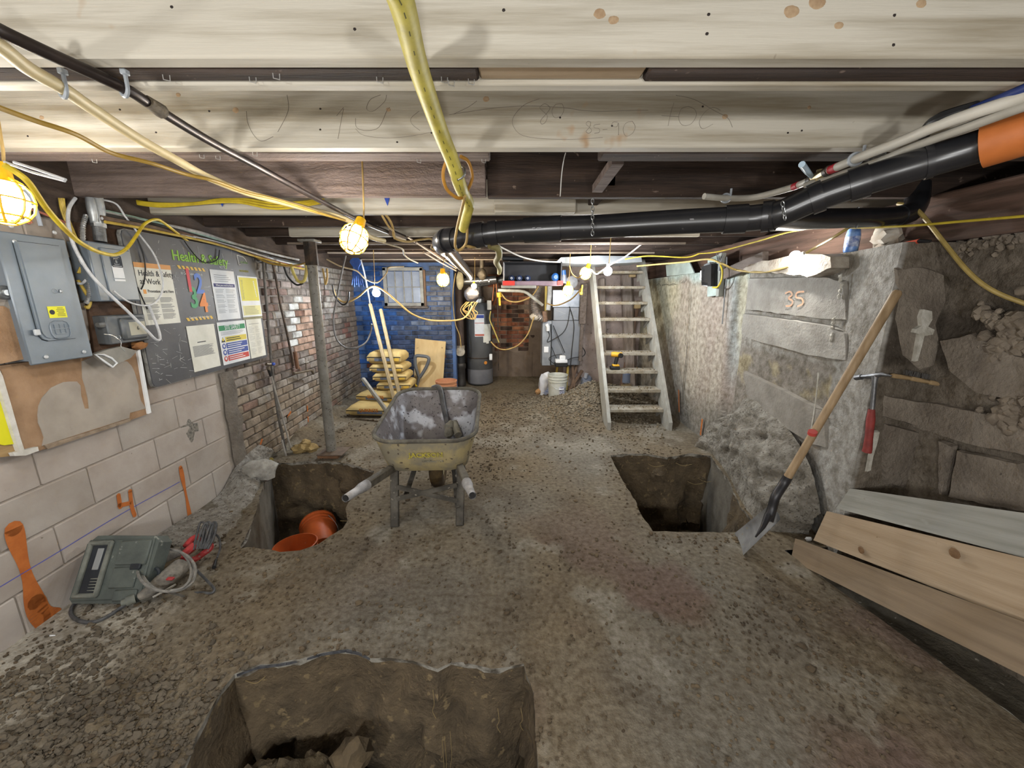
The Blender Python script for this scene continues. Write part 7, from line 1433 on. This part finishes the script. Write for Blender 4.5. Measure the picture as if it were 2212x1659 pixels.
cab([atY(1376, 575, 4.4), atY(1420, 571, 4.2), atY(1480, 566, 3.9), atY(1530, 560, 3.6), atY(1560, 570, 3.3), atX(1590, 583, 1.92), atX(1640, 588, 1.93), atX(1680, 583, 1.92), atX(1705, 575, 1.90)], .0085, M_('cord_khaki'), 'khaki cord swagging along the painted plaster to the bare lamp')
cab([atX(1742, 546, 1.86), atX(1770, 530, 1.86), atD(1805, 510, 2.1), atD(1850, 480, 2.0), atD(1880, 455, 1.95)], .008, M_('cord_khaki'), 'khaki cord going up from the bare lamp behind the drain pipe')
cab([atY(1350, 560, 4.3), atY(1400, 553, 4.2), atY(1480, 556, 4.0), atY(1510, 548, 3.9)], .007, M_('cord_lemon'), 'lemon cord strung from the stair head lamps to the right')
cab([atY(1230, 575, 4.5), atY(1236, 592, 4.4), atY(1248, 600, 4.3), atY(1258, 592, 4.2)], .007, tan, 'tan cord between the silver sheet and the tall cage lamp'); cab([atY(1258, 620, 4.2), atY(1245, 636, 4.3), atY(1228, 650, 4.5), atY(1200, 660, 5.0), atY(1180, 655, 5.5)], .008, tan, 'tan cord slanting from the tall cage lamp to the furnace pipes')
cab([atY(1276, 582, 4.2), atY(1288, 592, 4.25), atY(1300, 585, 4.3), atY(1325, 568, 4.3), atY(1350, 555, 4.3), atY(1385, 528, 4.2)], .008, M_('cord_white'), 'whitish cord joining the two lamps at the stair head')
b = MB(); b.tube([atY(1258, 616, 4.2), atY(1256, 632, 4.2)], .009, 8); b.box(atY(1255, 634, 4.2), (.03, .03, .03), .005); solo('yellow_plug', b, M_('socket_yellow'), 'yellow cord plug dangling below the tall cage lamp', 'plug')
b = MB(); b.tube(spl([atD(1222, 330, 1.62), atD(1217, 350, 1.63), atD(1213, 380, 1.64), atD(1211, 412, 1.65), atD(1210, 424, 1.65)], 4), .0022, 6); solo('hanging_wire', b, M_('wire_white', '#c8c6c2', rough=.5), 'single pale wire hanging down from the dark joist bay', 'wire')
# ------------------------------------------------------------------ lamps
guardm = M_('guard_yellow', '#e0b21f', '#c99a1c', scale=20, rough=.45)
def lamp(loc, R_, down, label, col, cage=True, strength=1.0, axis=None, base=None, hang=True):
    ax = V(axis).normalized() if axis else V((0, 0, -1)); t = thing('cage_lamp' if cage else 'bare_lamp', label, 'lamp', loc, 'work lights on the cord')
    q = MB(); c = V(loc); q.ball(c, R_ * (.84 if cage else 1.0), 18, 12)
    key = 'bulb_%d_%d' % (int(col[2] * 100), int(strength * 100)); 
    if key not in MC:
        m = bpy.data.materials.new(key); m.use_nodes = True; bs = m.node_tree.nodes['Principled BSDF']; bs.inputs['Emission Color'].default_value = (*col, 1); bs.inputs['Emission Strength'].default_value = BULB * strength; MC[key] = m
    part('bulb', q, MC[key], t)
    u = ax.orthogonal().normalized(); w3 = ax.cross(u)
    q = MB(); q.tube([c - ax * R_ * 1.7, c - ax * R_ * 1.05, c - ax * R_ * .85], [R_ * .35, R_ * .42, R_ * .5], 10); part('socket', q, base or guardm, t)
    if hang:
        q = MB(); k0 = c - ax * R_ * 1.7; q.tube(spl([k0, k0 + V((.012, .01, .3 * (1.99 - k0.z))), V((k0.x + .02, k0.y + .03, 2.262))], 4), .004, 6); part('cord', q, tan, t)
    if cage:
        q = MB()
        for k in range(8):
            a = k * pi / 4; s = u * cos(a) + w3 * sin(a); q.tube([c + ax * R_ * 1.12 * -cos(f) + s * R_ * sin(f) for f in [.35, .7, 1.1, 1.55, 2.0, 2.4, 2.8]], R_ * .052, 5)
        for f in (.8, 1.57, 2.3, 2.8): q.tube([c - ax * R_ * 1.12 * cos(f) + (u * cos(a) + w3 * sin(a)) * R_ * sin(f) for a in [k * .45 for k in range(14)]], R_ * .05, 5, closed=True)
        part('guard', q, guardm, t)
    return t
lamp(atD(8, 432, 1.14), .062, 0, 'large glaring yellow cage lamp at the left edge above the breaker panel', NEUT, True, .40, (0, -.1, -1))
lamp(atD(765, 516, 1.8), .064, 0, 'big round yellow cage lamp glaring under the joists at mid left', NEUT, True, .55, (-.2, -.4, -.8))
lamp(atD(813, 633, 4.5), .045, 0, 'white bare lamp glaring beside the small window', COOL, False, 1.5, (.3, 0, -1), M_('socket_white', '#d0d0cc', rough=.5))
lamp(atD(957, 604, 4.2), .068, 0, 'warm yellow cage lamp hanging before the right end of the blue wall', WARM, True, .8)
lamp(atD(1024, 618, 5.2), .035, 0, 'small warm bare lamp glowing over the shiny metal dome', WARM, False, 1.0)
lamp(atD(1227, 627, 4.7), .062, 0, 'lower cage lamp with yellow cap left of the stairs', NEUT, True, .5)
lamp(atD(1265, 590, 4.2), .062, 0, 'tall cage lamp at the top of the left stair stringer', NEUT, True, .6, (-.35, 0, -1))
lamp(atD(1313, 586, 3.75), .041, 0, 'bluish white bare lamp hanging in front of the upper stair treads', COOL, False, 2.2, None, M_('socket_white'))
lamp(atX(1718, 553, 1.875), .033, 0, 'bright bare lamp lying at the top of the right concrete wall', NEUT, False, 1.1, (-.3, .8, -.2), M_('socket_grey', '#8f8f8a', rough=.5), False)
# ------------------------------------------------------------------ junction box on the painted plaster
jb = thing('junction_box', 'pale backboard with a black electric box and wires on the painted plaster', 'electrical box', atX(1540, 640, 2.02))
def Rq(q, X, t, m, name, par): W = [atX(x, y, X) for x, y in q]; bb = MB(); bb.prism([(-w.y, w.z) for w in W], t, Rframe(X, 0, 0)); return part(name, bb, m, par, smooth=0)
Rq([(1535, 560), (1563, 548), (1556, 638), (1534, 641)], 2.04, .03, M_('board_aqua', '#aebdb8', '#97a39e', scale=7, rough=.7), 'backboard', jb); Rq([(1563, 548), (1569, 546), (1562, 640), (1556, 641)], 2.04, .045, M_('board_side', '#8d8f88', rough=.7), 'board_edge', jb)
Rq([(1530, 576), (1552, 570), (1551, 618), (1530, 616)], 2.0, .07, M_('box_black', '#1f1f21', rough=.4), 'black_box', jb); Rq([(1521, 585), (1530, 583), (1529, 607), (1520, 604)], 1.97, .04, paper_w, 'white_plate', jb); Rq([(1522, 608), (1536, 612), (1534, 619), (1523, 616)], 1.96, .03, paper_w, 'white_terminal', jb); Rq([(1529, 572), (1542, 566), (1542, 576), (1528, 580)], 1.98, .04, M_('box_grey2', '#6d7072', rough=.5), 'grey_terminal', jb)
b = MB()
for k in range(4): b.tube(spl([atX(1548 + k * 5, 548 + k, 2.0), atX(1550 + k * 3, 560, 1.99), atX(1553 + k, 570, 1.99), atX(1551 + k, 585, 1.99)], 4), .005, 6)
part('grey_wires', b, M_('wire_grey', '#77797a', rough=.6), jb)
b = MB(); b.tube(spl([atX(1556, 572, 1.965), atX(1560, 585, 1.955), atX(1558, 605, 1.955), atX(1550, 620, 1.955), atX(1540, 621, 1.96)], 5), .008, 7); part('yellow_cable', b, M_('yellow_bright'), jb)
b = MB(); b.tube([atX(1570, 555, 2.03), atX(1570, 600, 2.03), atX(1567, 620, 2.03), atX(1560, 700, 2.03)], .006, 6); part('riser_wire', b, M_('wire_grey'), jb)
Rq([(1440, 573), (1490, 563), (1502, 590), (1442, 597)], 2.05, .012, M_('board_aqua'), 'aqua_board', wall_right)
# ------------------------------------------------------------------ things on the ledge
ZL = 1.762
lb_ = thing('blue_bottle', 'blue plastic bottle standing on the concrete ledge under the drain pipe', 'bottle', atX(1836, 545, 2.05)); p = atX(1836, 547, 2.05); p.z = ZL; bp = M_('bottle_blue', '#3f6fbf', '#8fb0dc', scale=20, rough=.3, spec=.6)
b = MB(); b.lathe([(.032, 0), (.036, .01), (.036, .10), (.030, .13), (.034, .15), (.034, .19)], 16, Matrix.Translation(p)); part('body', b, bp, lb_); b = MB(); b.lathe([(.037, .03), (.037, .09)], 16, Matrix.Translation(p), False); part('label', b, M_('bottle_label', '#2a4f9f', '#c5cfe0', scale=40, rough=.5), lb_)
p = atX(1908, 532, 2.06); p.z = ZL + .055; b = MB(); b.lump(p, (.05, .075, .065), 5, 14, 9, .55); solo('crumpled_bag', b, M_('bag_white', '#c9c3b8', '#a58f76', scale=12, rough=.6), 'crumpled white bag sitting on the concrete ledge beside the blue bottle', 'bag')
kn = thing('utility_knife', 'orange and black utility knife lying on top of the concrete ledge', 'knife', (2.0, 2.05, ZL)); b = MB(); k0 = atX(1945, 528, 1.97); k1 = atX(1985, 521, 1.97); k2 = atX(2010, 521, 1.97); b.tube([k0, k1], [.008, .011], 8); part('handle', b, M_('knife_orange', '#d2553a', rough=.5), kn); b = MB(); b.tube([k1, k2], [.010, .007], 8); part('black_grip', b, black, kn)
# ------------------------------------------------------------------ shovel leaning on the pillar
sv = thing('shovel', 'long-handled square shovel with a bare wooden shaft leaning against the right pillar', 'shovel', atZ(1604, 1198, 0))
tip = V((1.93, 2.0, 0)); top_ = atD(1940, 628, 1.86); bot = atZ(1604, 1198, .0)
sk = atD(1696, 1040, 2.12)
shaftm = M_('ash_shaft', '#a68e6e', '#8a7355', scale=6, stretch=(5, 5, 1), rough=.6, bump=.1, bscale=40)
b = MB(); d = (top_ - sk).normalized(); b.tube([sk - d * .02, sk.lerp(top_, .3), sk.lerp(top_, .75), top_ - d * .012, top_], [.0205, .0195, .0205, .021, .014], 14); part('shaft', b, shaftm, sv)
ne = atD(1668, 1098, 2.13); n1 = atD(1676, 1072, 2.12)
b = MB(); b.tube(spl([sk + d * .03, sk - d * .015, n1, ne, atD(1660, 1125, 2.12)], 5), .0235, 12); part('socket', b, M_('socket_black', '#26262a', '#3a3a3d', scale=12, rough=.4, metal=.4), sv)
q = [atD(1663, 1092, 2.16), atD(1688, 1122, 2.10), atZ(1606, 1199, .002), atZ(1587, 1152, .012)]
bn = (q[1] - q[0]).cross(q[3] - q[0]).normalized()
if bn.dot(CAM - q[0]) < 0: bn = -bn
b = MB()
def bld(u, v, o): p = q[0].lerp(q[1], u).lerp(q[3].lerp(q[2], u), v); return p + bn * (.020 * (2 * u - 1) ** 2 * (1 - .5 * v) - .008 + o)
b.grid(lambda u, v: bld(u, v, .0), 12, 10); n0 = len(b.f); b.grid(lambda u, v: bld(u, v, -.003), 12, 10)
for i in range(n0, len(b.f)): b.f[i] = tuple(reversed(b.f[i]))
part('blade', b, M_('blade_steel', '#74767a', '#9a9b9c', scale=9, rough=.5, metal=.3, bump=.2, bscale=70, spots='#9c8f76', spot_scale=14, spot_t=.67), sv, smooth=60)
b = MB(); b.tube([atD(1660, 1112, 2.10), atD(1648, 1138, 2.08), atD(1632, 1160, 2.06)], [.019, .012, .004], 10); part('blade_frog', b, M_('socket_black'), sv)
b = MB(); b.tube([atD(1756, 932, 2.00), atD(1754, 938, 2.01)], .0208, 12); part('red_sticker', b, M_('sticker_red', '#b5443e', rough=.6), sv)
# brick hammer hanging on the wall and wire brush
hm_ = thing('brick_hammer', 'brick hammer with a red grip hanging from the right wall', 'hammer', atX(1880, 975, 2.1))
hs = M_('hammer_steel', '#77787a', '#56575a', scale=14, rough=.4, metal=.6, bump=.2, bscale=60); Xh = 1.905
hs0 = atX(1888, 824, Xh); b = MB(); b.tube([atX(1890, 812, Xh), atX(1889, 830, Xh), atX(1884, 890, Xh)], [.016, .011, .010], 10); part('shank', b, hs, hm_)
b = MB(); b.tube([atX(1849, 816, Xh), atX(1862, 814, Xh)], .015, 8); b.tube([atX(1860, 814, Xh), atX(1885, 812, Xh), atX(1905, 809, Xh), atX(1926, 812, Xh)], [.011, .014, .011, .003], 8); part('head', b, hs, hm_)
b = MB(); b.tube([atX(1883, 884, Xh), atX(1881, 905, Xh), atX(1877, 945, Xh), atX(1874, 970, Xh), atX(1872, 976, Xh)], [.014, .019, .017, .020, .021], 12); part('grip', b, M_('grip_red', '#8f3935', '#74302c', scale=20, rough=.65, bump=.3, bscale=60), hm_, label='dull red rubber grip')
br = thing('wire_brush', 'wooden wire brush stuck to the right wall beside the brick hammer', 'brush', atX(2000, 830, 2.12)); Xb = 2.13
b = MB(); P = [atY(x, y, 1.945) for x, y in [(1926, 811), (1965, 817), (2005, 825), (2035, 831), (2075, 836)]]
for i in range(len(P) - 1): b.bar(P[i], P[i + 1], .028, .022, (0, .0, 1), .006)
part('handle', b, M_('brush_wood', '#a58d6a', '#8a7350', scale=9, rough=.7), br)
b = MB()
for k in range(110):
    f = R.random(); p = atY(1952 + 55 * f, 809 + 11 * f, 1.945 + R.uniform(-.010, .010)); b.tube([p, p + V((R.uniform(-.004, .004), R.uniform(-.006, .006), .026))], .0011, 3)
part('bristles', b, M_('bristle', '#3f3b37', rough=.6), br, kind='stuff')
# ------------------------------------------------------------------ three planks by the right wall
def plank(quad, Xs, t, m, label, back):
    """face corners tl, tr, br, bl (pixels) with their X, thickness towards the wall"""
    P = [atX(x, y, X) for (x, y), X in zip(quad, Xs)]; n = (P[1] - P[0]).cross(P[3] - P[0]).normalized()
    if n.dot(CAM - P[0]) < 0: n = -n
    k = MB(); Q = [p - n * t for p in P]; k.add(P + Q, [(0, 1, 2, 3), (7, 6, 5, 4), (0, 4, 5, 1), (1, 5, 6, 2), (2, 6, 7, 3), (3, 7, 4, 0)])
    if (P[1] - P[0]).cross(P[3] - P[0]).dot(n) < 0: k.f = [tuple(reversed(f)) for f in k.f]
    M = frame(P[3], P[2] - P[3], P[0] - P[3]); I = M.inverted(); k.v = [I @ p for p in k.v]
    me = bpy.data.meshes.new('plank'); fill(me, k, m, 0); o = bpy.data.objects.new('plank', me); COL.objects.link(o); o.matrix_world = M; FR[o.name] = M
    tag(o, label, 'plank', 'planks along the right wall'); return o
pw = dict(stretch=(.5, 9, 9), detail=6, rough=.75, bump=.25, bscale=10, bstretch=(.8, 16, 16))
plank([(1836, 1055), (2290, 1119), (2290, 1225), (1806, 1098)], [1.90, 2.02, 1.96, 1.86], .035, mat('plank_grey', '#94938c', '#7b7a72', scale=2.6, spots2='#aaa9a3', spot2_scale=4, spot2_t=.6, spots='#6d665a', spot_scale=16, spot_t=.70, **pw), 'cement-grey plank resting highest against the right wall', 0)
plank([(1786, 1104), (2290, 1224), (2290, 1376), (1757, 1167)], [1.84, 1.93, 1.87, 1.79], .035, mat('plank_fresh', '#a5927a', '#8d7960', scale=2.2, spots2='#9a8a76', spot2_scale=4, spot2_t=.64, spots='#6d543a', spot_scale=24, spot_t=.74, **pw), 'fresh yellowish plank with two round knots between two duller planks', 0)
plank([(1718, 1163), (2290, 1372), (2290, 1500), (1708, 1210)], [1.70, 1.83, 1.76, 1.66], .035, mat('plank_brown', '#85745f', '#6f5f4c', scale=2.2, spots2='#8f8a80', spot2_scale=3.3, spot2_t=.63, spots='#5d4a36', spot_scale=20, spot_t=.73, **pw), 'lowest brown muddy plank over the gutter along the right wall', 0)
pk = [o for o in COL.objects if o.name.startswith('plank')]
b = MB()
for (x, y, X, r) in [(1860, 1188, 1.812, .018), (2062, 1195, 1.868, .022)]: b.lump(atX(x, y, X), (.003, r, r), int(x), 14, 8, .15)
part('knot', b, M_('knot2', '#7f6346', '#6a5038', scale=60), pk[1], kind='stuff')
b = MB(); b.lump(atZ(1747, 1164, .015), (.02, .014, .014), 3, 8, 5, .4); solo('white_pebble', b, paper_w, 'small white pebble beside the end of the lowest plank', 'pebble')
b = MB(); b.lump(atZ(2032, 1436, -.07), (.014, .028, .006), 5, 7, 4, .5); solo('pale_chip', b, paper, 'pale wood chip lying in the gutter below the lowest plank', 'chip')
